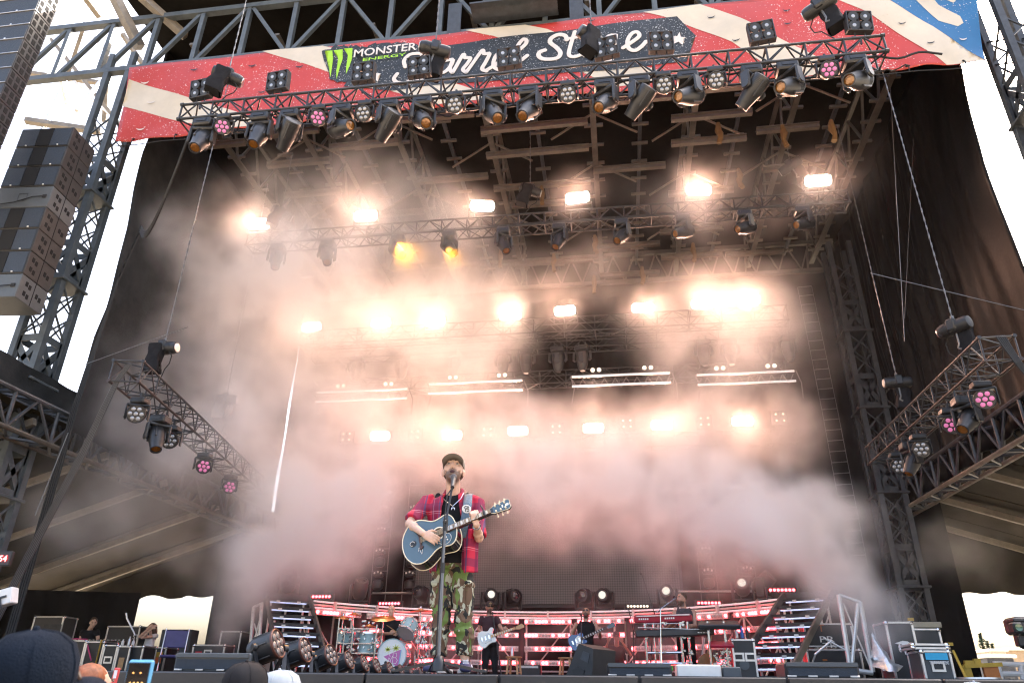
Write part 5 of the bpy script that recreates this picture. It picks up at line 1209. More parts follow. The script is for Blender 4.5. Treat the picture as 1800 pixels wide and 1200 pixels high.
t = thing('keyboard', 'red stage keyboard on the upper tier of the chrome stand', 'keyboard', PY(1165, 1086, KY)); R = rotm(.16, 'X') @ rotm(-.03, 'Y')
m = MB(); m.bbox((0, 0, 0), (1.12, .34, .12), .02, R); m.build('case', redk, t); m = MB()
for k in range(36): m.box(R @ V((-.5 + .0285 * k, -.12, .062)), (.024, .14, .012), R)
tag(m.build('keys', white_p, t), kind='stuff'); m = MB()
for k in range(10): m.box(R @ V((-.46 + .04 * k + .3 * (k > 4), -.172, .01)), (.028, .006, .03), R)
tag(m.build('front_print', white_p, t), kind='stuff')
t2 = thing('keyboard', 'long black keyboard on the lower tier of the chrome stand', 'keyboard', PY(1185, 1112, KY - .1)); m = MB(); m.bbox((0, 0, 0), (1.5, .34, .13), .02, rotm(-.03, 'Y')); m.build('case', charc, t2); m = MB()
for k in range(48): m.box((-.68 + .0285 * k, -.1, .07 + .03 * -(-.68 + .0285 * k)), (.024, .15, .012))
tag(m.build('keys', white_p, t2), kind='stuff'); m = MB()
for k in range(5): m.box((.45 + .05 * k, -.174, .0), (.035, .006, .02))
tag(m.build('front_print', white_p, t2), kind='stuff')
t = thing('keyboard_stand', 'chrome two tier keyboard stand with clamps', 'stand', P0(1175, 1190, KY, 0)); b0 = V(t.location)
for px, r in ((1137, .028), (1152, .02), (1200, .03), (1213, .026)): m = MB(); a = P0(px, 1150, KY - .1, 0) - b0; m.tube(a, a + V((0, 0, PY(px, 1092, KY).z)), r, n=9); m.build('leg', chrome, t)
for py, x0, x1 in ((1095, 1132, 1200), (1147, 1137, 1202), (1166, 1138, 1205), (1118, 1137, 1202)): m = MB(); m.tube(PY(x0, py, KY - .1) - b0, PY(x1, py - 1, KY - .1) - b0, .022, n=8); m.build('rail', chrome, t)
m = MB()
for k in range(44): p = PY(r_.choice((1137, 1152, 1200, 1168, 1213)) + r_.uniform(-4, 4), r_.choice((1095, 1118, 1147, 1166, 1175, 1180)) + r_.uniform(-4, 4), KY - .12) - b0; m.bbox(p, (.06, .06, .05), .012)
tag(m.build('clamps', chrome, t), kind='stuff')
t = thing('sampler_pad', 'flat dark sampler pads on a short chrome stand right of the keyboards', 'sampler', P0(1262, 1190, 15.2, 0)); b0 = V(t.location)
for px, py in ((1248, 1098), (1278, 1098)): m = MB(); m.bbox(PY(px, py, 15.2) - b0, (.46, .3, .09), .02, rotm(.35, 'X')); m.build('pad', black, t)
for px in (1249, 1278): m = MB(); a = P0(px, 1150, 15.2, 0) - b0; m.tube(a, a + V((0, 0, 1.15)), .024, n=8); m.build('leg', chrome, t)
m = MB()
for k in range(40): p = PY(1249 + r_.random() * 36, 1140 + r_.random() * 45, 15.2) - b0; m.bbox(p, (.05, .05, .05), .012)
tag(m.build('clamps', chrome, t), kind='stuff'); m = MB(); m.bbox(PY(1268, 1132, 15.1) - b0, (.42, .3, .05), .01, rotm(.3, 'X')); m.build('tablet', redk, t)
m = MB(); m.box(P0(1128, 1176, 15.0, PY(1128, 1174, 15).z), (.1, .1, .16)); m.box(P0(1166, 1172, 15.0, PY(1166, 1173, 15).z), (.34, .1, .08)); tag(m.build('green_tape_box', mat('bright_green', (.05, .5, .03), .5, 0, 0)), 'bright green box on the floor under the keyboard stand', 'box')
mstand('boom mic stand reaching up beyond the riser rail at right', P0(1140, 1190, 17.6, 0), PY(1150, 1075, 17.6), PY(1128, 1008, 18.2)); mstand('boom mic stand in front of the keyboard player', P0(1162, 1190, 15.3, 0), PY(1161, 1070, 15.3), PY(1188, 1050, 15.4), mt=chrome)
mstand('straight mic stand before the white guitar player', P0(883, 1190, 16.8, 0), PY(866, 1078, 16.9)); mstand('straight mic stand before the bassist', P0(1021, 1190, 16.6, 0), PY(1022, 1080, 16.8)); mstand('low boom mic stand beside the keyboards', P0(1115, 1190, 15.4, 0), PY(1113, 1105, 15.4), PY(1105, 1070, 15.4))
t = thing('acoustic_guitar', 'sunburst guitar resting on a stand behind the sampler', 'guitar', P0(1238, 1190, 15.6, .1)); sb = mat('sunburst_wood', (.28, .09, .02), .25, 0, .3, 4, coat=.5)
m = MB(); m.prism([(.19 * cos(a) * (1 - .12 * sin(a)), .26 * sin(a) + .28 + .02 * cos(2 * a)) for a in [2 * pi * k / 20 for k in range(20)]], .1, Matrix.Rotation(.25, 4, 'Y')); m.build('body', sb, t); m = MB(); m.bar((.12, 0, .5), (.25, .02, 1.05), .05, .03); m.build('neck', wood, t); m = MB(); m.tube((-.1, .1, .1), (.1, .25, .8), .014); m.tube((.0, -.1, .02), (.3, -.1, .4), .014); m.build('stand', alu, t)
# stools
def stool(label, base):
    t = thing('bar_stool', label, 'stool', base)
    m = MB(); m.lathe([(.17, 0), (.18, .015), (.18, .035), (.16, .04)], Matrix.Translation((0, 0, .72)), n=18); m.build('seat', wood, t)
    for k in range(4): m = MB(); a = k * pi / 2 + .6; m.tube((.13 * cos(a), .13 * sin(a), .72), (.2 * cos(a), .2 * sin(a), 0), .022, n=8); m.build('leg', wood, t)
    m = MB()
    for k in range(4): a, b = k * pi / 2 + .6, (k + 1) * pi / 2 + .6; z = .25 + .1 * (k % 2); m.tube((.18 * cos(a), .18 * sin(a), z), (.18 * cos(b), .18 * sin(b), z), .012, n=6)
    m.build('rung', wood, t); return t
s1 = P0(903, 1190, 16.9, 0); k_ = PY(903, 1153, 16.9).z; stool('pale wooden stool with a water bottle right of the white guitar player', s1).scale = (1, 1, k_ / .76); stool('pale wooden stool behind the wedge monitor', P0(996, 1190, 17.2, 0)).scale = (1, 1, k_ / .76)
m = MB(); m.lathe([(.035, 0), (.036, .12), (.014, .17), (.015, .2)], Matrix.Translation(V((s1.x - .04, s1.y, k_ + .01))), n=10); tag(m.build('bottle', alu), 'clear water bottle standing on the pale wooden stool', 'bottle')
# amps, loose gear and cables on the floor behind
for i, (px, Y, w, h, nm) in enumerate([(930, 19.4, .6, .5, 'behind the stool'), (1085, 19.8, .5, .35, 'below the riser bars near the bassist'), (1215, 17.5, .4, .35, 'below the keyboards')]):
    t = thing('stage_amp', 'small dark amplifier ' + nm, 'amplifier', P0(px, 1190, Y, 0)); m = MB(); m.bbox((0, 0, h / 2), (w, .3, h), .02); m.build('cabinet', black, t); m = MB(); m.box((0, -.155, h * .45), (w * .86, .01, h * .7)); m.build('grille', charc, t); m = MB(); m.box((0, -.158, h * .9), (w * .8, .01, .05)); m.build('panel', alu, t)
m = MB(); r2 = random.Random(5)
for k in range(22):
    x = r2.uniform(-6, 3.5); y = r2.uniform(15, 19); m.path([(x + .25 * j + .1 * sin(j + k), y + .2 * sin(j * 1.3 + k), .015) for j in range(6)], .014, 5)
tag(m.build('floor_cables', rubber), 'tangle of black cables over the stage floor', 'cables', kind='stuff')
# ================================================================== BEYOND THE STAGE AT RIGHT
t = thing('waste_barrel', 'black waste barrel with a pale rim below the right drape', 'barrel', P0(1720, 1190, 13, -.9)); m = MB(); m.lathe([(.26, 0), (.30, .4), (.29, 1.0), (.3, 1.05)], n=20); m.build('drum', bplast, t); m = MB(); m.lathe([(.30, 1.0), (.315, 1.02), (.31, 1.07), (.28, 1.07)], n=20); m.build('rim', alu, t)
t = thing('loading_ramp', 'yellow and orange steel ramp frame around the black barrel', 'ramp', P0(1725, 1190, 13.6, -1.6)); b0 = V(t.location)
for a, b, c, d, w, mt in ((1694, 1170, 1760, 1167, .09, yellow_p), (1697, 1168, 1712, 1215, .11, yellow_p), (1738, 1165, 1752, 1215, .22, orange_p), (1702, 1160, 1705, 1172, .14, yellow_p), (1716, 1157, 1719, 1170, .1, yellow_p)): m = MB(); m.bar(PY(a, b, 13.6) - b0, PY(c, d, 13.6) - b0, w, .06); m.build('rail', mt, t)
t = thing('white_railing', 'white pipe railing beyond the stage at the right edge', 'railing', P0(1775, 1190, 17, -1.6)); b0 = V(t.location)
for a, b, c, d in ((1746, 1166, 1815, 1168), (1750, 1183, 1815, 1184), (1750, 1197, 1815, 1199), (1754, 1166, 1767, 1225), (1794, 1167, 1803, 1225)): m = MB(); m.tube(PY(a, b, 17) - b0, PY(c, d, 17) - b0, .05, n=8); m.build('pipe', white_p, t)
def block(label, x0, x1, yt, Y, mt, zb=GZ):
    a, b = PY(x0, yt, Y), PY(x1, yt, Y); t = thing('site_cabin', label, 'cabin', ((a.x + b.x) / 2, Y, zb)); h = a.z - zb; w = b.x - a.x
    m = MB(); m.bbox((0, 1.2, h / 2), (w, 2.4, h), .04); m.build('wall', mt, t); m = MB(); m.bbox((0, 1.2, h + .05), (w + .2, 2.6, .12), .03); m.build('roof', white_p, t)
    m = MB(); m.box((-w * .2, -.01, h * .6), (w * .3, .03, h * .35)); m.build('window', glassdk, t); m = MB(); m.box((w * .25, -.01, h * .4), (w * .18, .03, h * .75)); m.build('door', spk_back, t)
block('pale site cabin with a white roof beyond the right wing', 1741, 1768, 1144, 40, mat('cream_cabin', (.6, .56, .46), .6)); block('tan site cabin at the right edge below the camera', 1768, 1850, 1142, 44, mat('tan_cabin', (.42, .30, .18), .6)); block('low dark container beyond the white railing', 1735, 1782, 1155, 34, dgrey)
t = thing('broadcast_camera', 'television camera with square lens hood at the right edge', 'camera', PY(1786, 1103, 9)); m = MB(); m.bbox((0, 0, 0), (.1, .12, .11), .015); m.build('lens_hood', black, t); m = MB(); m.lathe([(.038, .062), (.036, .07), (.001, .065)], Matrix.Rotation(pi / 2, 4, 'X'), n=16); m.build('lens', mat('green_lens', (.05, .12, .06), .08, 0, 0, coat=1), t)
m = MB(); m.tube((0, .05, 0), (.14, .3, .02), .05, n=12); m.bbox((.22, .4, .05), (.2, .3, .18), .03); m.bbox((.1, .2, .09), (.12, .2, .04), .01); m.build('body', charc, t); m = MB(); m.tube((.06, .1, -.05), (.05, .1, -.1), .012); m.bbox((.2, .4, -.1), (.1, .1, .12), .01); m.path([(.2, .4, -.14), (.9, .7, -.3), (2.6, 1.4, -.75)], .045, 8); m.path([(2.6, 1.4, -.75), (2.65, 1.4, -1.2), (2.7, 1.4, GZ - t.location.z)], .06, 8); m.build('jib_arm', black, t)
leafm = mat('conifer_needles', (.045, .075, .03), .7, 0, .5, 3); bark = mat('bark', (.09, .06, .04), .9, 0, .4, 8)
def tree(label, px, pyt, Y, wd, seed):
    tp = PY(px, pyt, Y); t = thing('conifer_tree', label, 'tree', (tp.x, Y, GZ)); H = tp.z - GZ; r = random.Random(seed)
    m = MB(); m.tube((0, 0, 0), (0, 0, H * .95), .16, .03, n=8); m.build('trunk', bark, t)
    m = MB()
    for k in range(900):
        f = r.random() ** .8; z = H * (.12 + .88 * f); rad = wd * (1 - f) ** .8 * (.25 + .75 * r.random()) * (1 + .35 * sin(z * 5)); a = r.random() * 6.283
        c = V((rad * cos(a), rad * sin(a), z - rad * .25)); d = V((cos(a + r.uniform(-.8, .8)), sin(a), r.uniform(-.6, .3))).normalized() * r.uniform(.2, .42); s = d.cross(V((0, 0, 1))).normalized() * .09
        m.add([c - d * .5 - s, c + d * .5, c - d * .5 + s], [(0, 1, 2)])
    m.build('crown', leafm, t)
tree('taller dark conifer at the edge of the right drape', 1722, 1113, 60, 1.5, 1); tree('second conifer right of the taller one', 1734, 1126, 62, 1.3, 2); tree('smallest conifer over the pale site cabin', 1743, 1131, 66, 1.2, 3)
# ================================================================== PEOPLE
def ringtube(m, rings, n=16):
    "rings: centre, x-axis, rx, y-axis, ry"
    vs_ = []
    for c, X, rx, Y_, ry in rings:
        for j in range(n):
            a = 2 * pi * j / n; ca, sa = cos(a), sin(a)
            vs_.append(V(c) + X * (rx * math.copysign(abs(ca) ** .85, ca)) + Y_ * (ry * math.copysign(abs(sa) ** .85, sa)))
    k = len(rings); fs = [(i * n + j, i * n + (j + 1) % n, (i + 1) * n + (j + 1) % n, (i + 1) * n + j) for i in range(k - 1) for j in range(n)]
    fs += [tuple(range(n))[::-1], tuple((k - 1) * n + j for j in range(n))]
    m.add(vs_, fs)
def limb(m, pts, rs, n=10):
    m.path(pts, rs, n)
    for p, r in zip(pts, rs): m.ell(p, r * .98, n=n, k=6)
def hand(m, w, d, nrm, S, curl=.5, side=1, spread=1.0, thick=1.0):
    "palm and five fingers; d = towards fingers, nrm = palm side, side = where the thumb leaves"
    d = V(d).normalized(); nrm = (V(nrm) - d * V(nrm).dot(d)).normalized(); s = d.cross(nrm) * side
    R = Matrix((s, nrm, d)).transposed()
    m.ell(V(w) + d * .048 * S, (.041 * S, .017 * S, .05 * S), R, n=10, k=7)
    m.ell(V(w) + d * .075 * S, (.042 * S, .014 * S, .022 * S), R, n=10, k=6)
    for k, (o, L) in enumerate(((.031, .070), (.011, .080), (-.010, .074), (-.030, .058))):
        b = V(w) + d * (.085 * S) + s * (o * S * spread); a = 0; pts = [b - d * .02 * S, b]; cur = b
        for q, f in enumerate((.45, .32, .25)):
            a += curl * (.75 if q == 0 else 1) * (1 + .06 * k); dd = d * cos(a) + nrm * sin(a); dd = (dd + s * (o * 1.6 * spread)).normalized(); cur = cur + dd * (L * f * S); pts.append(cur)
        limb(m, pts, [.0095 * S * thick, .0095 * S * thick, .009 * S * thick, .008 * S * thick, .007 * S * thick], 8)
    b = V(w) + d * .03 * S + s * .03 * S; t1 = b + (d * .6 + s * .75 + nrm * .25) .normalized() * .035 * S; t2 = t1 + (d * .85 + s * .25 + nrm * (.3 + curl * .4)).normalized() * .033 * S
    limb(m, [b, t1, t2], [.013 * S * thick, .0115 * S * thick, .009 * S * thick], 8)
def head_frame(c, d, roll=0):
    d = V(d).normalized(); y = -d; z = V((0, 0, 1)); z = (z - y * z.dot(y)).normalized(); x = y.cross(z)
    M4 = Matrix((x, y, z)).transposed().to_4x4(); return Matrix.Translation(c) @ M4 @ Matrix.Rotation(roll, 4, 'Y')
def add_head(m, H, S, mouth=0, ears=True):
    R = H.to_3x3(); q = lambda x, y, z: H @ (V((x, y, z)) * S); e = lambda c, r, n=14, k=10: m.ell(q(*c), V(r) * S, R, n, k)
    e((0, .012, .035), (.077, .098, .09)); e((0, -.02, -.01), (.068, .078, .085)); e((0, -.04, -.06), (.054, .056, .052)); e((0, -.075, -.1 - .008 * mouth), (.027, .022, .02))
    e((0, -.084, .036), (.05, .017, .012)); e((.04, -.066, -.022), (.026, .022, .028)); e((-.04, -.066, -.022), (.026, .022, .028))
    m.path([q(0, -.09, .025), q(0, -.107, .0), q(0, -.118, -.022), q(0, -.098, -.034)], [.008 * S, .010 * S, .0135 * S, .008 * S], 8)
    e((.013, -.1, -.026), (.009, .011, .008), 8, 6); e((-.013, -.1, -.026), (.009, .011, .008), 8, 6)
    if mouth: e((0, -.092, -.05), (.026, .012, .007), 10, 6); e((0, -.088, -.05 - .03 * mouth), (.022, .012, .008), 10, 6)
    else: e((0, -.092, -.055), (.025, .012, .008), 10, 6); e((0, -.09, -.066), (.021, .012, .008), 10, 6)
    if ears:
        for s in (-1, 1): e((s * .08, .012, -.003), (.012, .022, .032), 10, 8); e((s * .078, .006, -.03), (.009, .01, .012), 8, 6)
eyew = mat('eye_white', (.6, .58, .55), .2, 0, 0); iris = mat('iris_dark', (.04, .035, .03), .15, 0, 0); mouthd = mat('mouth_dark', (.05, .012, .012), .6, 0, 0); sungl = mat('sunglass_lens', (.012, .01, .012), .08, 0, 0, coat=1)
def face_bits(t, H, S, brow=hairb, mouth=0, glasses=None):
    Q = lambda x, y, z: H @ (V((x, y, z)) * S); R = H.to_3x3()
    if glasses:
        m = MB()
        for s in (-1, 1): m.ell(Q(s * .034, -.096, .014), V((.030, .009, .02)) * S, R, 12, 8); m.tube(Q(s * .06, -.092, .018), Q(s * .08, .0, .012), .004 * S, n=5)
        m.tube(Q(-.03, -.1, .018), Q(.03, -.1, .018), .004 * S, n=5); m.build('sunglasses', glasses, t)
    else:
        for s in (-1, 1):
            m = MB(); m.ell(Q(s * .031, -.0835, .013), V((.0145, .009, .006)) * S, R, 10, 8); ey = m.build('eye', eyew, t)
            m = MB(); m.ell(Q(s * .031, -.0895, .0135), V((.0062, .005, .0062)) * S, R, 8, 6); m.build('iris', iris, ey)
    m = MB()
    for s in (-1, 1): m.path([Q(s * .012, -.099, .036), Q(s * .032, -.099, .043), Q(s * .052, -.084, .034)], [.0045 * S, .0058 * S, .003 * S], 6)
    m.build('eyebrows', brow, t)
    if mouth: m = MB(); m.ell(Q(0, -.098, -.051 - .014 * mouth), V((.02, .008, .013 * mouth)) * S, R, 12, 8); m.build('open_mouth', mouthd, t)
def cap(t, H, S, mt, brim_mt=None, back=False, patch=None, tilt=.0, flat=True):
    R = H.to_3x3(); Hc = H @ Matrix.Rotation(tilt, 4, 'X') @ Matrix.Rotation(pi if back else 0, 4, 'Z')
    m = MB(); X = Hc @ Matrix.Translation(V((0, .010, .030)) * S)
    prof = [(.088, 0), (.0905, .02), (.089, .05), (.078, .082), (.05, .104), (.012, .112), (.001, .112)]
    m.lathe([(r * S, z * S) for r, z in prof], X, n=24, sx=.96, sy=1.14); m.ell(X @ V((0, 0, .113 * S)), .008 * S, n=8, k=6)
    c = m.build('cap', mt, t)
    m = MB()
    for k in range(6):
        a = k * pi / 3 + .26; m.path([X @ V((r * 1.006 * .96 * cos(a) * S, r * 1.006 * 1.14 * sin(a) * S, z * S)) for r, z in prof[:6]], .0018 * S, 4)
    tag(m.build('seams', mt, c), kind='stuff')
    m = MB(); vs_ = []; nseg = 14
    for k in range(nseg + 1):
        a = -1.12 + 2.24 * k / nseg; drop = -.022 * (abs(a) / 1.12) ** 2
        vs_ += [V((.086 * sin(a), -.1 * cos(a) + .01, .036 + drop)) * S, V((.092 * sin(a), -.1 - .085 * (cos(a * 1.1)) ** .6 if abs(a) < 1.35 else -.1, .026 + drop * 1.6)) * S]
    m.add([Hc @ v for v in vs_], [(2 * k, 2 * k + 1, 2 * k + 3, 2 * k + 2) for k in range(nseg)])
    b = m.build('brim', brim_mt or mt, c); b.modifiers.new('t', 'SOLIDIFY').thickness = .004
    if patch: m = MB(); m.ell(X @ (V((0, -.1, .045)) * S), V((.034, .006, .022)) * S, R, 12, 6); m.build('patch', patch, c)
    return c
def torso_rings(J, off=0, low=None, S=1, slim=1):
    "rings from the hips up to the neck, following the shoulder line"
    up = (J['neck'] - J['pel']); L = up.length; X = (J['shR'] - J['shL']); sw = X.length / 2; X = X.normalized(); hx = (J['hpR'] - J['hpL']).normalized()
    U = up.normalized(); Yv = U.cross(X).normalized(); out_ = []
    for f, rx, ry in ((-.10 if low is None else low, .165, .118), (.0, .165, .12), (.18, .152, .112), (.36, .146, .104), (.58, sw / S * .86, .115), (.78, sw / S * .93, .112), (.90, sw / S * .78, .085), (.98, .062, .062)):
        x = hx.lerp(X, max(0, min(1, f * 1.6))); x = (x - U * x.dot(U)).normalized()
        out_.append((J['pel'] + up * f + Yv * (0 if f > .8 else .0), x, rx * S * slim + off, Yv, ry * S * slim + off))
    return out_
def figure(name, label, base, J, face, S=1.0, wear=None, HS=None, group=None, voxel=.012, skin=skinm, hands=None, head_fn=None, mouth=0, glasses=None, roll=0, brow=hairb, beard=None, fine=None):
    w = wear or {}; HS = HS or S; t = thing(name, label, 'person', base, group=group); B = V(base); J = {k: V(v) - B for k, v in J.items()}; J['face'] = V(face)
    H = head_frame(J['head'], face, roll); m = MB(); add_head(m, H, HS, mouth, True)
    limb(m, [J['neck'] - V((0, 0, .05 * S)), J['head'] + H.to_3x3() @ V((0, .02, -.05)) * HS], [.06 * S * max(1, .93 * HS / S), .056 * HS])
    for s in 'LR':
        limb(m, [J['sh' + s], J['el' + s], J['wr' + s]], [.052 * S, .042 * S, .027 * S]); mid = J['el' + s].lerp(J['wr' + s], .3); m.ell(mid, .043 * S)
        hd, hn, cu, sd = (hands or {}).get(s, ((J['wr' + s] - J['el' + s]), (0, 1, -.3), .6, 1 if s == 'L' else -1)); hand(m, J['wr' + s], hd, hn, S, cu, sd, thick=1.0 if voxel < .008 else 1.5)
    ringtube(m, torso_rings(J, -.006, None, S, w.get('slim', 1)))
    for s in 'LR': limb(m, [J['hp' + s], J['kn' + s], J['an' + s]], [.085 * S, .055 * S, .036 * S]); m.ell(J['kn' + s].lerp(J['an' + s], .3) , .054 * S)
    HI = H.inverted()
    def ss(a, b, x): x = max(0, min(1, (x - a) / (b - a))); return x * x * (3 - 2 * x)
    def paint(c):
        p = (HI @ V(c)) / HS
        top = -.050 + .30 * max(0, abs(p.x) - .035)
        jaw = ss(top + .012, top - .012, p.z) * ss(-.15, -.128, p.z) * ss(.03, -.01, p.y) * ss(.085, .07, abs(p.x))
        lip = ss(.036, .026, abs(p.x)) * ss(-.058, -.046, p.z) * ss(-.032, -.040, p.z) * ss(-.07, -.085, p.y)
        return max(jaw, lip * .8)
    remesh(m, 'body', beard or skin, voxel, t, 3, None, paint if beard else None)
    if head_fn: head_fn(t, H, HS)
    face_bits(t, H, HS, brow, mouth, glasses)
    v2 = max(voxel * 1.15, .008)
    if 'legs' in w:
        m = MB(); lg = w['legs']; end = w.get('leg_end', 1.0)
        ringtube(m, [r for r in torso_rings(J, .012, None, S, w.get('slim', 1))[:3]])
        for s in 'LR':
            a = J['kn' + s].lerp(J['an' + s], end) if end > 0 else J['hp' + s].lerp(J['kn' + s], 1 + end)
            if end > 0: m.path([J['hp' + s] + V((0, 0, .04 * S)), J['hp' + s].lerp(J['kn' + s], .5), J['kn' + s], J['kn' + s].lerp(a, .5), a], [.098 * S, .092 * S, w.get('knee_r', .076) * S, w.get('calf_r', .072) * S, w.get('hem_r', .062) * S], 14)
            else: m.path([J['hp' + s] + V((0, 0, .04 * S)), a], [.1 * S, .098 * S], 14)
        remesh(m, w.get('leg_name', 'trousers'), lg, v2, t, 3, fine and (lambda p: fine(p, 'legs', J)))
    if 'top' in w:
        m = MB(); ringtube(m, torso_rings(J, .013, w.get('hem', -.02), S, w.get('slim', 1)))
        if w.get('sleeve'):
            for s in 'LR':
                f = w['sleeve']; e = J['sh' + s].lerp(J['el' + s], f); m.path([J['sh' + s].lerp(J['neck'], .25), J['sh' + s], J['sh' + s].lerp(J['el' + s], f * .6), e], [.06 * S, .068 * S, .064 * S, .062 * S], 12); m.ell(J['sh' + s], .066 * S)
        else:
            for s in 'LR': p = J['sh' + s].lerp(J['neck'], .42); m.path([p + V((0, -.08 * S, -.12 * S)), p + V((0, -.01, .035 * S)), p + V((0, .08 * S, -.12 * S))], .03 * S, 8)
        remesh(m, w.get('top_name', 't_shirt'), w['top'], v2, t, 3, fine and (lambda p: fine(p, 'top', J)))
    if 'shoe' in w:
        for s in 'LR':
            m = MB(); d = V(w.get('toe' + s, (0, -1, 0))).normalized(); a = J['an' + s]; x = d.cross(V((0, 0, 1))); R = Matrix((x, d, V((0, 0, 1)))).transposed(); z0 = a.z - .075 * S
            ringtube(m, [(a - d * .07 * S + V((0, 0, -.03 * S)), x, .034 * S, V((0, 0, 1)), .045 * S), (a + V((0, 0, -.025 * S)), x, .045 * S, V((0, 0, 1)), .05 * S), (a + d * .10 * S + V((0, 0, -.042 * S)), x, .05 * S, V((0, 0, 1)), .034 * S), (a + d * .17 * S + V((0, 0, -.05 * S)), x, .046 * S, V((0, 0, 1)), .026 * S), (a + d * .205 * S + V((0, 0, -.056 * S)), x, .028 * S, V((0, 0, 1)), .018 * S)], 14)
            sh = m.build('shoe', w['shoe'], t, 2)
            m = MB(); m.prism([(px_ * S, y_ * S) for px_, y_ in ((-.04, -.08), (.04, -.08), (.052, .1), (.044, .18), (.02, .215), (-.02, .215), (-.044, .18), (-.052, .1))], .03 * S, Matrix.Translation((a.x, a.y, z0 + .012 * S)) @ R.to_4x4() @ Matrix.Rotation(-pi / 2, 4, 'X') @ Matrix.Scale(-1, 4, (0, 1, 0)) @ Matrix.Scale(-1, 4, (0, 0, 1))); m.build('sole', white_p, sh)
            if w.get('laces'):
                m = MB()
                for k in range(5): q_ = a + d * (.03 + .024 * k) * S + V((0, 0, .022 * S - .011 * k * S)); m.tube(q_ - x * .022 * S, q_ + x * .022 * S, .004 * S, n=5)
                m.path([a + d * .12 * S + x * .049 * S + V((0, 0, -.045)), a + d * .05 * S + x * .05 * S + V((0, 0, -.02)), a - d * .04 * S + x * .043 * S + V((0, 0, -.03))], .006, 5); m.path([a + d * .12 * S - x * .049 * S + V((0, 0, -.045)), a + d * .05 * S - x * .05 * S + V((0, 0, -.02)), a - d * .04 * S - x * .043 * S + V((0, 0, -.03))], .006, 5); m.build('laces', cloth_wh, sh)
    return t, J, H
# ---- materials for the singer
def plaid(t_, b_):
    tc = t_.nodes.new('ShaderNodeTexCoord'); sx = t_.nodes.new('ShaderNodeSeparateXYZ'); t_.links.new(tc.outputs['Object'], sx.inputs[0])
    def band(sock, scale, ph, lo, hi, a, b):
        m1 = t_.nodes.new('ShaderNodeMath'); m1.operation = 'MULTIPLY_ADD'; m1.inputs[1].default_value = scale; m1.inputs[2].default_value = ph; t_.links.new(sock, m1.inputs[0])
        fr = t_.nodes.new('ShaderNodeMath'); fr.operation = 'FRACT'; t_.links.new(m1.outputs[0], fr.inputs[0])
        r = t_.nodes.new('ShaderNodeValToRGB'); r.color_ramp.interpolation = 'CONSTANT'; e = r.color_ramp.elements; e[0].position = 0; e[0].color = (a, a, a, 1); e[1].position = lo; e[1].color = (b, b, b, 1); q = e.new(hi); q.color = (a, a, a, 1); t_.links.new(fr.outputs[0], r.inputs[0]); return r.outputs[0]
    def mix(f, A, Bc, ty='MIX'):
        x = t_.nodes.new('ShaderNodeMix'); x.data_type = 'RGBA'; x.blend_type = ty
        if hasattr(f, 'default_value'): t_.links.new(f, x.inputs[0])
        else: x.inputs[0].default_value = f
        for s_, v_ in ((6, A), (7, Bc)):
            if hasattr(v_, 'default_value'): t_.links.new(v_, x.inputs[s_])
            else: x.inputs[s_].default_value = v_
        return x.outputs[2]
    red, dark, navy, pale = (.48, .008, .040, 1), (.15, .009, .05, 1), (.07, .045, .12, 1), (.66, .45, .5, 1)
    U, Wz = sx.outputs[0], sx.outputs[2]
    c = mix(band(U, 7.5, .1, .38, .82, 0, .75), red, dark); c = mix(band(Wz, 6.2, .35, .45, .86, 0, .72), c, dark); c = mix(band(U, 7.5, .1, .86, .97, 0, .85), c, navy)
    c = mix(band(U, 3.75, .1, .30, .312, 0, .45), c, pale); c = mix(band(Wz, 3.1, .35, .36, .375, 0, .6), c, pale); c = mix(band(Wz, 3.1, .35, .31, .32, 0, .5), c, pale)
    t_.links.new(c, b_.inputs['Base Color'])
plaid_m = ramp_mat('plaid_flannel', plaid, .8)
def camo(t_, b_):
    tc = t_.nodes.new('ShaderNodeTexCoord'); prev = None
    mp = t_.nodes.new('ShaderNodeMapping'); mp.inputs['Scale'].default_value = (1, 1, .62); t_.links.new(tc.outputs['Object'], mp.inputs[0])
    base = (.12, .072, .043, 1)
    for i, (col, sc, th, off) in enumerate([((.40, .41, .31, 1), 13, .55, (3, 1, 7)), ((.12, .185, .045, 1), 11, .575, (9, 4, 2)), ((.012, .013, .012, 1), 12, .55, (1, 8, 5))]):
        m2 = t_.nodes.new('ShaderNodeVectorMath'); m2.inputs[1].default_value = off; t_.links.new(mp.outputs[0], m2.inputs[0])
        n = t_.nodes.new('ShaderNodeTexNoise'); n.inputs['Scale'].default_value = sc; n.inputs['Detail'].default_value = 2.2; n.inputs['Distortion'].default_value = .8; t_.links.new(m2.outputs[0], n.inputs['Vector'])
        r = t_.nodes.new('ShaderNodeMapRange'); r.inputs[1].default_value = th; r.inputs[2].default_value = th + .008; t_.links.new(n.outputs['Fac'], r.inputs[0])
        x = t_.nodes.new('ShaderNodeMix'); x.data_type = 'RGBA'; t_.links.new(r.outputs[0], x.inputs[0]); x.inputs[7].default_value = col
        if prev is None: x.inputs[6].default_value = base
        else: t_.links.new(prev, x.inputs[6])
        prev = x.outputs[2]
    t_.links.new(prev, b_.inputs['Base Color'])
camo_m = ramp_mat('camouflage_cotton', camo, .85)
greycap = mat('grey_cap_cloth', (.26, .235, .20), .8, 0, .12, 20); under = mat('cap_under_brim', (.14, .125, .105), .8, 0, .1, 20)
canvas_navy = mat('navy_canvas', (.035, .035, .09), .7, 0, .1, 20)
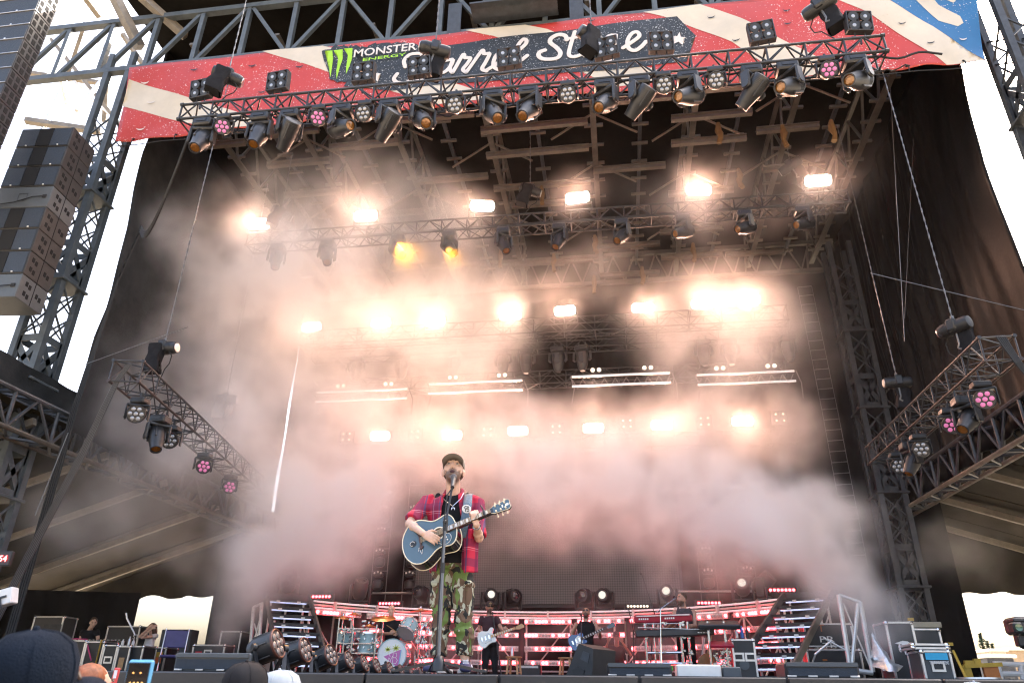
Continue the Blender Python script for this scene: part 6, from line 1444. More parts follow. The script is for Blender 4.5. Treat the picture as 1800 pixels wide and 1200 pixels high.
# ---- singer
SY = 6.3
q = lambda x, y, Y=SY: PY(x, y, Y)
base = P0(795, 1186, SY, 0)
ank = lambda px, Y=SY: P0(px, 1170, Y, .095)
JS = dict(head=q(797, 829, 6.25), neck=q(797, 868, 6.33), pel=q(794, 988, 6.34), shL=q(751, 882, 6.33), shR=q(840, 884, 6.33), elL=q(720, 920, 6.13), wrL=q(744, 937, 5.90), elR=q(842, 945, 6.2), wrR=q(837, 921, 5.97),
          hpL=q(778, 1000, 6.34), hpR=q(812, 1000, 6.34), knL=q(776, 1082, 6.27), knR=q(815, 1082, 6.27), anL=ank(770), anR=ank(817))
def wr_fn(p, part, J):
    if part == 'legs':
        k = 1.5 if p.z < .6 else .9
        return .010 * NZ.noise(V((p.x * 9, p.y * 9, p.z * 15))) * k + .008 * k * NZ.noise(V((p.x * 5 + 4, p.y * 5, p.z * 26))) + (.006 if abs(NZ.noise(V((p.x * 4, 2, p.z * 6)))) < .03 else 0)
    return .006 * NZ.noise(V((p.x * 8, p.y * 8, p.z * 9))) + .004 * NZ.noise(V((p.x * 20, p.y * 9, p.z * 12)))
def s_head(t, H, S):
    cap(t, H, S, greycap, under, tilt=-.08)
    R = H.to_3x3(); m = MB(); Q = lambda x, y, z: H @ (V((x, y, z)) * S)
    m.ell(Q(0, .03, .005), V((.081, .088, .06)) * S, R, 16, 10); m.build('hair', hairb, t)
SS = 1.0
sing, J, H = figure('person', 'man singing at a mic stand in plaid shirt, camouflage trousers and grey cap', base, JS, (.14, -.92, .34), SS,
    dict(legs=camo_m, top=cloth_blk, hem=-.04, shoe=canvas_navy, laces=1, toeL=(-.25, -1, 0), toeR=(.28, -1, 0), knee_r=.078, calf_r=.074, hem_r=.06, leg_end=.86, slim=.9),
    voxel=.0055, HS=1.16, hands=dict(L=((.86, -.04, -.42), (.1, .95, -.2), .45, 1), R=((-.12, -.28, .95), (-.5, .75, .35), 1.05, -1)), head_fn=s_head, mouth=1, beard=beardm, fine=wr_fn)
# plaid overshirt, open at the front
m = MB(); ringtube(m, torso_rings(J, .030, -.14, SS, .98))
for s in 'LR':
    f = .86 if s == 'L' else .95; e = J['sh' + s].lerp(J['el' + s], f)
    m.path([J['sh' + s].lerp(J['neck'], .3), J['sh' + s] + V((0, 0, .004)), J['sh' + s].lerp(J['el' + s], .5), e - (e - J['sh' + s]).normalized() * .05, e], [.06, .068, .065, .063, .066], 16); m.ell(J['sh' + s] + V((0, 0, -.008)), .068, n=14, k=9)
    m.path([e - (e - J['sh' + s]).normalized() * .055, e + (e - J['sh' + s]).normalized() * .004], [.070, .071], 16)
m.path([J['neck'] + V((-.085, -.045, -.03)), J['neck'] + V((-.07, .03, .035)), J['neck'] + V((0, .075, .05)), J['neck'] + V((.07, .03, .035)), J['neck'] + V((.085, -.045, -.03))], .026, 8)
so_ = remesh(m, 'plaid_shirt', plaid_m, .009, sing, 3, lambda p: wr_fn(p, 'top', J) * 1.5)
xl = q(771, 930, 6.2).x - base.x; xr = q(813, 930, 6.2).x - base.x; zn = J['neck'].z
bm = bmesh.new(); bm.from_mesh(so_.data); kill = []
for f in bm.faces:
    c = f.calc_center_median(); g = max(0, min(1, (zn - c.z) / .5)); lo, hi = J['neck'].x - .055 + (xl - J['neck'].x + .055) * min(1, g * 1.6), J['neck'].x + .055 + (xr - J['neck'].x - .055) * min(1, g * 1.6)
    if (c.y < J['neck'].y + .02 and lo < c.x < hi and c.z < zn + .045) or (c - (J['neck'] + V((0, -.01, .05)))).length < .068 or c.z < J['pel'].z - .10 and f.normal.z < -.6: kill.append(f)
bmesh.ops.delete(bm, geom=kill, context='FACES')
for _ in range(14):
    mv = []
    for v in bm.verts:
        if v.is_boundary:
            nb = [e.other_vert(v).co for e in v.link_edges if e.is_boundary]
            if len(nb) == 2: mv.append((v, v.co * .4 + (nb[0] + nb[1]) * .3))
    for v, c in mv: v.co = c
bm.to_mesh(so_.data); bm.free(); so_.modifiers.new('t', 'SOLIDIFY').thickness = .006
# loose front flap hanging past the hip at the right of the opening
m = MB()
def flap(u, v):
    a = q(814, 930, 6.15).lerp(q(842, 930, 6.24), u); b = q(815, 1006, 6.14).lerp(q(840, 1006, 6.24), u); p = a.lerp(b, v) - base
    return p + V((0, .014 * sin(u * 9 + v * 2) - .02 * sin(pi * u), 0))
m.grid(flap, 14, 22); fl = m.build('shirt_flap', plaid_m, sing, 3); fl.modifiers.new('t', 'SOLIDIFY').thickness = .006
for s, xo in (('L', -.105), ('R', .105)):            # cargo pockets
    m = MB(); k = J['hp' + s].lerp(J['kn' + s], .62); m.bbox(k + V((xo * .5, -.02, 0)), (.07, .15, .2), .03); m.bbox(k + V((xo * .52, -.02, .1)), (.075, .16, .06), .02); m.build('cargo_pocket', camo_m, sing)
m = MB(); Q = lambda px, py, Y: q(px, py, Y) - base
pts = [Q(777, 868, 6.24), Q(781, 878, 6.19), Q(796, 889, 6.165), Q(810, 876, 6.19), Q(815, 866, 6.24)]; m.path(pts, .0035, 5); m.bbox(Q(796, 892, 6.162), (.026, .006, .008), .002); m.bbox(Q(794, 894, 6.162), (.007, .006, .02), .002); m.bbox(Q(799, 894, 6.162), (.007, .006, .02), .002); m.build('necklace', chrome, sing)
m = MB(); Rr = V((1, 0, 0))
for p, d in ((J['wrL'], J['elL'] - J['wrL']), (J['wrR'], J['elR'] - J['wrR'])): pass
m.lathe([(.034, -.008), (.037, 0), (.034, .008)], head_matrix(J['wrR'].lerp(J['elR'], .12), J['elR'] - J['wrR']), n=16); m.build('bracelet', chrome, sing)
# ---- acoustic guitar
gt = thing('acoustic_guitar', 'big blue topped acoustic guitar with cream binding held by the singer', 'guitar', q(762, 955, 6.08)); g0 = V(gt.location)
T, N_ = q(713, 969, 6.06), q(897, 892, 5.98); u = (N_ - T).normalized(); n_ = V((-.10, -.92, .33)); n_ = (n_ - u * n_.dot(u)).normalized(); v = u.cross(-n_)
GM = Matrix((u, -n_, v)).transposed().to_4x4(); GM.translation = T - g0
Lb = .485
half = [(0, 0), (.006, .06), (.03, .125), (.075, .18), (.13, .205), (.185, .2), (.235, .172), (.28, .143), (.32, .134), (.365, .142), (.405, .15), (.44, .138), (.468, .1), (.482, .045), (.485, .02)]
hs = smooth_pts(half, 3); outl = hs + [(x, -y) for x, y in hs[::-1] if y > 0]
gtop = mat('guitar_blue_top', (.062, .108, .135), .25, 0, .06, 3, coat=.6); gblk = mat('guitar_black_gloss', (.008, .008, .009), .12, 0, 0, coat=1); bind = mat('cream_binding', (.75, .66, .48), .4, 0, 0); rosew = mat('rosewood', (.075, .035, .022), .4, 0, .3, 20); pearlm = mat('pearl_inlay', (.75, .75, .72), .25, 0, .05)
m = MB(); m.prism(outl, .11, GM, 0, 1); gb = m.build('body', [gtop, gblk], gt, .5)
for yo in (-.0565, .055):
    m = MB(); P = [GM @ V((x, yo, z)) for x, z in outl]; m.path(P + [P[0]], .0048, 6); m.build('binding', bind, gt)
sh_c = (.325, 0)
m = MB(); m.lathe([(.062, 0), (.062, .004), (.05, .005), (.05, .001)], GM @ Matrix.Translation((sh_c[0], -.0552, 0)) @ Matrix.Rotation(pi / 2, 4, 'X'), n=28); m.build('rosette', bind, gt)
m = MB(); m.lathe([(.053, .002), (.001, .0025)], GM @ Matrix.Translation((sh_c[0], -.0558, 0)) @ Matrix.Rotation(pi / 2, 4, 'X'), n=28); m.build('sound_hole', mat('sound_hole_wood', (.10, .055, .02), .7, 0, .3, 20), gt)
m = MB(); pg = [(.30, -.05), (.36, -.045), (.40, -.03), (.425, -.06), (.42, -.1), (.39, -.125), (.35, -.12), (.31, -.09)]; m.prism(pg, .002, GM @ Matrix.Translation((0, -.0572, 0))); k = m.build('pickguard', gtop, gt)
m = MB(); P = [GM @ V((x, -.059, z)) for x, z in smooth_pts(pg, 4)]; m.path(P, .0018, 5)
for fx, fz in ((.36, -.075), (.385, -.065), (.39, -.09), (.365, -.1)): m.ell(GM @ V((fx, -.0595, fz)), .007, n=8, k=6)
m.build('floral_print', pearlm, gt)
m = MB(); m.prism([(.145, -.075), (.165, -.085), (.18, -.06), (.165, -.045), (.178, 0), (.165, .045), (.18, .06), (.165, .085), (.145, .075), (.155, .03), (.15, 0), (.155, -.03)], .012, GM @ Matrix.Translation((0, -.061, 0))); m.build('bridge', rosew, gt)
m = MB(); m.prism([(.36, -.026), (.36, .026), (.80, .021), (.80, -.021)], .012, GM @ Matrix.Translation((0, -.064, 0))); m.build('fretboard', rosew, gt)
m = MB()
for k in range(14): x = .80 - .44 * (1 - 2 ** (-(k + 1) / 8.5)) * 1.25; m.box(GM @ V((x, -.0712, 0)), (.003, .003, .045), GM.to_3x3())
m.build('fret', alu, gt)
m = MB()
for x in (.765, .705, .645, .59, .54, .49, .445, .41): m.box(GM @ V((x, -.0708, 0)), (.018, .003, .03), GM.to_3x3())
m.build('inlay', pearlm, gt)
m = MB(); m.bar(GM @ V((.46, -.045, 0)), GM @ V((.82, -.05, 0)), .04, .035, up=n_); m.build('neck', gblk, gt)
m = MB(); hp_ = [(.80, -.022), (.83, -.038), (.955, -.048), (.975, -.03), (.968, 0), (.975, .03), (.955, .048), (.83, .038), (.80, .022)]; m.prism(hp_, .018, GM @ Matrix.Translation((0, -.054, 0)), 0, 1); m.build('headstock', [gtop, gblk], gt)
m = MB(); P = [GM @ V((x, -.064, z)) for x, z in hp_]; m.path(P + [P[0]], .0025, 5); m.build('binding', bind, gt)
for k in range(3):
    for s in (-1, 1):
        m = MB(); x = .845 + .042 * k; m.tube(GM @ V((x, -.063, s * .026)), GM @ V((x, -.078, s * .026)), .0075, n=8); m.tube(GM @ V((x, -.05, s * .04)), GM @ V((x, -.045, s * .06)), .004, n=6); m.ell(GM @ V((x, -.045, s * .068)), (.008, .006, .01), n=8, k=6); m.build('tuner', bind, gt)
m = MB(); m.bbox(GM @ V((.945, -.0642, .0)), (.03, .003, .022), .001, GM.to_3x3()); m.bbox(GM @ V((.905, -.0642, 0)), (.012, .003, .026), .001, GM.to_3x3()); m.build('headstock_inlay', pearlm, gt)
for k in range(6): m = MB(); z = -.018 + .0072 * k; m.tube(GM @ V((.165, -.070, z * 1.25)), GM @ V((.80, -.0735, z * .9)), .0011, n=4); m.build('string', bind, gt)
m = MB(); m.lathe([(.03, 0), (.001, .006)], GM @ Matrix.Translation((.095, -.0555, .0)) @ Matrix.Rotation(pi / 2, 4, 'X'), n=18); m.build('control_knob', black, gt)
m = MB(); m.path([GM @ V((.09 + .02 * cos(a), -.064, .0 + .02 * sin(a))) for a in [j * .4 for j in range(13)]], .002, 5); m.path([GM @ V((.13 + .03 * j / 6, -.058, -.09 + .035 * sin(j * .9))) for j in range(10)], .0018, 5); m.build('scroll_print', pearlm, gt)
m = MB(); m.bbox(GM @ V((.745, -.068, 0)), (.02, .035, .06), .006, GM.to_3x3()); m.tube(GM @ V((.745, -.08, .03)), GM @ V((.735, -.085, .075)), .006, n=6); m.build('capo', black, gt)
strapm = mat('tooled_blue_strap', (.085, .135, .185), .55, 0, .25, 40, .4, 90)
m = MB(); cp = [V(p) for p in (q(827, 868, 6.46), q(823, 869, 6.26), q(822, 885, 6.155), q(819, 905, 6.12), q(815, 925, 6.125), q(811, 945, 6.15))]

m.grid(lambda a, b: (lambda f: (lambda i, fr_: cp[i].lerp(cp[min(i + 1, 5)], fr_))(min(int(f), 4), f - min(int(f), 4)))(b * 5) + V(((a - .5) * .076, -.004 + .012 * abs(a - .5) , 0)) - g0, 4, 30); st_ = m.build('strap', strapm, gt, 3); st_.modifiers.new('t', 'SOLIDIFY').thickness = .005
m = MB(); bp = q(820, 894, 6.115) - g0; X = Matrix.Translation(bp) @ Matrix.Rotation(.5, 4, 'Y') @ Matrix.Rotation(pi / 2, 4, 'X'); m.lathe([(.042, 0), (.04, .004), (.001, .005)], X, n=22, sx=1, sy=.85); bd_ = m.build('strap_badge', white_p, gt)
m = MB()
for P in ([(-.02, .018), (-.004, -.004), (-.006, -.024)], [(-.004, -.004), (.016, .02), (-.012, .022)], [(.004, -.024), (.022, -.018), (.018, -.004), (.004, -.002), (.016, .006), (.016, .018)]): m.path([bp + V((x * 1.1, -.009, z * 1.0)) for x, z in P], .0032, 5)
m.build('badge_monogram', black, gt)
# ---- singer's stand
ms = thing('mic_stand', 'tall black tripod mic stand directly before the singer', 'mic stand', P0(770, 1188, 5.82, 0)); b0 = V(ms.location)
greyp = mat('stand_grey', (.16, .165, .17), .4, .4, .1)
pole = [q(771, 1164, 5.82) - b0, q(778, 1000, 5.85) - b0, q(783, 922, 5.88) - b0]
m = MB(); m.tube(pole[0], pole[1], .0135, n=10); m.tube(pole[1], pole[2], .0105, n=10); m.build('pole', greyp, ms)
m = MB(); m.tube(pole[1] + V((0, 0, -.03)), pole[1] + V((0, 0, .05)), .019, n=12); m.tube(pole[2] - V((0, 0, .05)), pole[2] + V((0, 0, .05)), .021, n=12); m.bbox(pole[2] + V((.0, -.02, .02)), (.03, .05, .03), .008); m.build('clutch', bplast, ms)
m = MB(); m.path([pole[2], q(788, 893, 5.93) - b0, q(796, 851, 5.99) - b0], .0095, 8); m.build('boom', bplast, ms)
m = MB(); m.lathe([(.055, .02), (.05, .07), (.028, .12), (.02, .125)], Matrix.Translation((0, 0, 0)), n=14); m.build('hub', bplast, ms)
for e in (q(690, 1196, 5.75), q(852, 1194, 5.75), q(790, 1200, 6.2)):
    e = e - b0; e.z = .015; m = MB(); m.bar((0, 0, .085), e, .028, .02); m.ell(e, .02, n=8, k=6); m.build('leg', bplast, ms)
m = MB(); mp = q(796, 851, 5.99) - b0; mq = q(798.5, 832, 6.12) - b0; d = (mq - mp).normalized(); m.tube(mp, mp + d * .02, .017, n=10); m.tube(mp - d * .05, mp + d * .09, .017, .023, n=14); mi = m.build('microphone', bplast, ms)
m = MB(); m.ell(mp + d * .115, (.031, .031, .034), n=16, k=10); m.build('mic_grille', mat('mic_mesh', (.12, .11, .11), .35, .8, .3, 300, .4, 500), mi)
m = MB(); m.path([mp - d * .05, q(786, 870, 5.88) - b0, q(781, 915, 5.84) - b0, q(775, 1000, 5.8) - b0, q(766, 1150, 5.78) - b0, V((-.1, .1, .015))], .006, 6); m.build('cable', rubber, ms)
# ---- helper for the band
def band(label, Y, pts, face, zmap=None, **k):
    J = {n: PY(p[0], p[1], Y + (p[2] if len(p) > 2 else 0)) for n, p in pts.items()}
    b = P0(pts['pel'][0], 1190, Y, k.pop('zb', 0))
    for s in 'LR':
        if 'an' + s not in J:
            J['an' + s] = V((J['hp' + s].x * .9 + b.x * .1 + (-.05 if s == 'L' else .05), Y, b.z + .09))
        if 'kn' + s not in J: J['kn' + s] = J['hp' + s].lerp(J['an' + s], .48) + V((0, -.05, 0))
    return figure('person', label, b, J, face, **k)
def b_cap(mt, brim=None, patch=None, back=False, hair=hairb):
    def f(t, H, S):
        cap(t, H, S, mt, brim, back, patch); m = MB(); m.ell(H @ (V((0, .03, .0)) * S), V((.081, .088, .058)) * S, H.to_3x3(), 12, 8); m.build('hair', hair, t)
    return f
def b_hair(mt, long_=0, top=1):
    def f(t, H, S):
        R = H.to_3x3(); m = MB(); m.ell(H @ (V((0, .028, .05)) * S), V((.085, .1, .085)) * S, R, 14, 10)
        if long_: m.path([H @ (V((0, .05, .05)) * S), H @ (V((0, .085, -.08)) * S), H @ (V((0, .1, -.08 - long_ * .6)) * S), H @ (V((0, .09, -.08 - long_)) * S)], [.085 * S, .088 * S, .075 * S, .03 * S], 12)
        remesh(m, 'hair', mt, .014, t, 3, lambda p: .006 * NZ.noise(V((p.x * 60, p.y * 60, p.z * 8))))
    return f
def egtr(label, Y, bpx, npx, body_m, guard_m, S=1.0, single=True):
    a, b = PY(*bpx, Y), PY(*npx, Y - .05); t = thing('electric_guitar', label, 'guitar', a); u = (b - a).normalized(); n_ = V((0, -1, .12)); n_ = (n_ - u * n_.dot(u)).normalized(); v = u.cross(-n_); G_ = Matrix((u, -n_, v)).transposed().to_4x4()
    L = (b - a).length
    o = [(-.2, .03), (-.17, .13), (-.08, .17), (0, .14), (.06, .13), (.13, .18), (.19, .15), (.15, .07), (.17, .0), (.2, -.09), (.16, -.13), (.08, -.12), (.0, -.14), (-.1, -.18), (-.18, -.12)] if not single else [(-.19, .02), (-.16, .13), (-.08, .165), (0, .13), (.07, .12), (.13, .13), (.17, .09), (.16, .03), (.15, -.02), (.2, -.08), (.16, -.11), (.08, -.10), (.0, -.12), (-.08, -.165), (-.16, -.12)]
    m = MB(); m.prism([p[:2] for p in smooth_pts(o + [o[0]], 3)][:-1], .05, G_); m.build('body', body_m, t, .5); m = MB(); m.prism([(-.06, -.1), (.1, -.08), (.12, .02), (.06, .09), (-.02, .06)], .008, G_ @ Matrix.Translation((0, -.03, 0))); m.build('pickguard', guard_m, t)
    m = MB()
    for x in (-.02, .06): m.box(G_ @ V((x, -.037, 0)), (.03, .012, .08), G_.to_3x3())
    m.box(G_ @ V((-.1, -.035, 0)), (.03, .012, .08), G_.to_3x3()); m.build('pickup', chrome, t)
    m = MB(); m.bar(G_ @ V((.1, -.03, 0)), G_ @ V((L - .1, -.03, 0)), .05, .022, up=n_); nk = m.build('neck', wood if not single else rosew, t)
    m = MB()
    for k in range(9): m.box(G_ @ V((.16 + k * (L - .3) / 9, -.043, 0)), (.012, .003, .04), G_.to_3x3())
    m.build('fret_marks', pearlm, nk); m = MB(); m.prism([(L - .1, -.025), (L - .02, -.05), (L + .09, -.045), (L + .1, .0), (L + .06, .045), (L - .08, .03)], .016, G_ @ Matrix.Translation((0, -.02, 0))); m.build('headstock', wood if not single else gblk, t); return t
cream_g = mat('cream_guitar_finish', (.74, .72, .66), .25, 0, .03, coat=.6); blue_g = mat('blue_guitar_finish', (.02, .07, .22), .2, 0, .3, 4, coat=.8); mgrd = mat('mirror_guard', (.4, .38, .36), .25, .7, 0); capbr = mat('dark_trucker_cap', (.035, .02, .018), .8, 0, .1); patchm = mat('cap_patch', (.25, .16, .07), .7, 0, .2)
GH = dict(L=((.6, -.4, -.5), (.3, .8, -.3), .5, 1), R=((-.1, -.3, .9), (-.5, .75, .3), 1.0, -1))
band('guitar player with dark cap, sunglasses and maroon shirt playing a white guitar', 17.0, dict(head=(860.5, 1067), neck=(859, 1081.5), pel=(862, 1131), shL=(847, 1087), shR=(873, 1087), elL=(842, 1106), wrL=(855, 1121, -.3), elR=(881, 1104, -.1), wrR=(889, 1111, -.32), hpL=(856, 1135), hpR=(869, 1135)), (.35, -.93, .02), S=1.0,
     wear=dict(top=cloth_mar, sleeve=.6, legs=cloth_blk, shoe=cloth_blk, hem=-.03, hem_r=.05, calf_r=.06), hands=GH, head_fn=b_cap(capbr, None, patchm), glasses=sungl, beard=beardm2, skin=skin2, voxel=.011)
egtr('white offset electric guitar held by the capped guitar player', 16.62, (856, 1121), (914, 1101), cream_g, mgrd, single=False)
band('bassist in a black vest and sunglasses looking up with a blue guitar', 17.4, dict(head=(1030, 1077), neck=(1030, 1091), pel=(1031, 1137), shL=(1013, 1097), shR=(1047, 1097), elL=(1004, 1115), wrL=(1016, 1127, -.3), elR=(1055, 1119, -.1), wrR=(1055, 1112, -.34), hpL=(1024, 1141), hpR=(1038, 1141)), (-.05, -.9, .42), S=1.0,
     wear=dict(top=cloth_blk, legs=cloth_blk, shoe=cloth_blk, hem=-.03, top_name='vest'), hands=GH, head_fn=b_hair(hairb), glasses=sungl, beard=beardm2, skin=skin2, voxel=.011)
egtr('dark blue single-cut electric guitar held by the bassist', 17.0, (1015, 1126), (1074, 1099), blue_g, cream_g)
band('keyboard player in a grey vest singing into a boom mic at right', 16.1, dict(head=(1198, 1053), neck=(1202, 1068), pel=(1205, 1116), shL=(1186, 1075), shR=(1219, 1075), elL=(1183, 1096, -.15), wrL=(1172, 1104, -.4), elR=(1222, 1098, -.1), wrR=(1190, 1105, -.4), hpL=(1198, 1120), hpR=(1212, 1120)), (-.75, -.65, .1), S=1.05,
     wear=dict(top=mat('grey_print_vest', (.05, .045, .05), .85, 0, .5, 12), legs=cloth_blk, shoe=cloth_blk, hem=-.03, top_name='vest'), head_fn=b_hair(hairb), beard=beardm2, skin=skin2, voxel=.011)
band('bald drummer in a dark shirt seated behind the bronze cymbal', 17.2, dict(head=(688, 1073), neck=(688, 1088), pel=(690, 1133), shL=(673, 1095), shR=(704, 1095), elL=(667, 1113, -.15), wrL=(690, 1113, -.5), elR=(708, 1112, -.15), wrR=(694, 1110, -.5), hpL=(683, 1135), hpR=(697, 1135), knL=(672, 1137, -.45), knR=(706, 1137, -.45)), (.15, -.97, -.05), S=1.0,
     wear=dict(top=cloth_blk, sleeve=.6, legs=cloth_blk, shoe=cloth_blk, hem=-.03), skin=skinm, voxel=.011)
for i, (a, b) in enumerate((((692, 1113), (712, 1101)), ((697, 1110), (680, 1098)))): m = MB(); m.tube(PY(*a, 16.6), PY(*b, 16.4), .009, n=6); tag(m.build('drumstick', wood), ['wooden drumstick pointing right in the drummer hands', 'wooden drumstick pointing left in the drummer hands'][i], 'drumstick')
band('stooping crew member in shorts and cap behind the lower riser bars', 20.2, dict(head=(1084, 1119, -.2), neck=(1084, 1133, -.1), pel=(1085, 1163, .1), shL=(1070, 1139), shR=(1099, 1139), elL=(1061, 1149, -.1), wrL=(1069, 1127, -.45), elR=(1108, 1150, -.1), wrR=(1094, 1128, -.45), hpL=(1077, 1167, .1), hpR=(1092, 1167, .1)), (-.1, -.98, -.1), S=1.0,
     wear=dict(top=cloth_mar, sleeve=.6, legs=cloth_mar, leg_end=-.05, leg_name='shorts', shoe=cloth_blk), head_fn=b_cap(capbr), skin=skin2, voxel=.013)
band('man in glasses and black polo shirt bending over the mixing desk', 18.3, dict(head=(164, 1094, -.1), neck=(157, 1105), pel=(156, 1143, .1), shL=(146, 1110), shR=(171, 1110), elL=(141, 1123), wrL=(140, 1131, -.25), elR=(172, 1123), wrR=(171, 1131, -.25), hpL=(150, 1147), hpR=(163, 1147)), (.65, -.7, -.3), S=1.0,
     wear=dict(top=cloth_blk, sleeve=.55, legs=cloth_blk, shoe=cloth_blk), head_fn=b_hair(hairb), skin=skinm, voxel=.013)
band('woman in white top and denim shorts holding her hands to her face', 18.6, dict(head=(266, 1103), neck=(266, 1115), pel=(259, 1143), shL=(256, 1117), shR=(274, 1117), elL=(246, 1118, -.25), wrL=(261, 1104, -.25), elR=(250, 1120, -.3), wrR=(267, 1104, -.3), hpL=(254, 1146), hpR=(266, 1146)), (-.75, -.6, .0), S=.95,
     wear=dict(top=cloth_wh, sleeve=.3, hem=.3, legs=denim, leg_end=-.35, leg_name='shorts', shoe=cloth_wh, slim=.86), head_fn=b_hair(hairb, .32), skin=skinm, voxel=.012)
# ---- audience, seen from behind
def fan(label, px, py, Y, S, top, head_fn, skin=skinm, arms=None, face=(0, 1, .15), **k):
    h = PY(px, py, Y); z0 = GZ; c = h - V((0, 0, 0)); J = dict(head=h, neck=h + V((0, -.03, -.155 * S)), pel=h + V((0, -.02, -.72 * S)))
    for s, e in (('L', -1), ('R', 1)):
        J['sh' + s] = h + V((e * .19 * S, -.03, -.22 * S)); J['el' + s] = h + V((e * .25 * S, .0, -.5 * S)); J['wr' + s] = h + V((e * .23 * S, .12, -.72 * S)); J['hp' + s] = h + V((e * .09 * S, -.02, -.76 * S)); J['an' + s] = V((h.x + e * .1, h.y, z0 + .09)); J['kn' + s] = J['hp' + s].lerp(J['an' + s], .48) + V((0, .03, 0))
    if arms: J.update(arms)
    # body axes run the other way round when the figure faces away
    for n in ('sh', 'el', 'wr', 'hp', 'kn', 'an'): J[n + 'L'], J[n + 'R'] = J[n + 'R'], J[n + 'L']
    return figure('person', label, (h.x, h.y, z0), J, face, S=S, wear=dict(top=top, sleeve=.6, legs=denim, shoe=cloth_wh, toeL=(0, 1, 0), toeR=(0, 1, 0)), head_fn=head_fn, skin=skin, group='audience heads along the bottom edge', **k)
navycap = mat('navy_knit_cap', (.006, .010, .018), .95, 0, .3, 10, .4, 220, spec=.08); lightcap = mat('pale_grey_cap', (.30, .34, .37), .8, 0, .1)
fan('person in a dark navy cap, large and blurred at the bottom left corner', 48, 1233, 1.55, 1.0, cloth_blk, b_cap(navycap, None, None, False, mat('grey_hair', (.09, .085, .085), .7, 0, .3, 30)), voxel=.013)
h2 = PY(160, 1197, 3.9)
fan('person with auburn hair near the bottom left corner', 160, 1212, 3.9, 1.0, cloth_wh, b_hair(hairr, .1), voxel=.013, face=(.3, .93, .1))
ph1 = PY(203, 1186, 5.0); hq = PY(190, 1262, 5.2)
fan('person holding up a small red phone, all but the fingertips below the frame', 190, 1262, 5.2, 1.0, cloth_blk, b_hair(hairb, .1), voxel=.012, hands=dict(L=((.0, .1, 1), (0, -1, .2), .9, 1)), arms=dict(elR=PY(212, 1290, 5.1), wrR=PY(205, 1236, 5.02)))
t = thing('phone', 'small red phone held up near the bottom left', 'phone', PY(203, 1187, 4.98)); m = MB(); m.bbox((0, 0, -.01), (.045, .012, .12), .008, rotm(.06, 'Y')); m.build('case', mat('red_phone', (.6, .06, .06), .4, 0, 0), t); m = MB(); m.box((0, -.007, .01), (.022, .002, .05)); m.build('print', cloth_wh, t)
fan('person filming with a blue cased phone, hidden below the frame', 262, 1330, 2.4, 1.0, cloth_wh, b_hair(hairb, .1), voxel=.013, hands=dict(L=((.0, -.1, 1), (1, -.2, .2), .6, 1), R=((.0, -.1, 1), (-1, -.2, .2), .6, -1)), arms=dict(elR=PY(290, 1370, 2.25), wrR=PY(272, 1325, 2.14), elL=PY(205, 1370, 2.25), wrL=PY(228, 1325, 2.14)))
t = thing('phone', 'phone in a pale blue case filming the stage at bottom left', 'phone', PY(249, 1158, 2.08)); m = MB(); m.bbox((0, .004, -.08), (.078, .012, .158), .012); m.build('case', mat('blue_phone_case', (.10, .34, .55), .4, 0, .1), t); m = MB(); m.box((0, -.004, -.08), (.064, .004, .142)); m.build('screen', mat('phone_screen', (.012, .008, .008), .1, 0, 0), t)
m = MB()
for x, z in ((-.012, -.035), (.01, -.035), (-.016, -.06), (-.004, -.06), (.008, -.06), (.02, -.06)): m.ell((x, -.007, z), (.003, .001, .002), n=8, k=5)
m.build('screen_lights', mat('screen_orange', (.8, .4, .1), .5, 0, 0, emit=(1, .45, .12), es=.3), t)
fan('person in a black cap at the bottom left of centre', 430, 1229, 3.1, 1.0, cloth_blk, b_cap(cloth_blk, None, None, False), voxel=.013)
fan('person in a pale grey cap beside the black cap', 492, 1237, 3.5, 1.0, cloth_blk, b_cap(lightcap, lightcap, None, False), voxel=.013, face=(.6, .8, .1))
fan('person in a pale cap at the bottom right corner', 1719, 1245, 5.0, 1.0, cloth_blk, b_cap(lightcap, lightcap, None, False), voxel=.014)
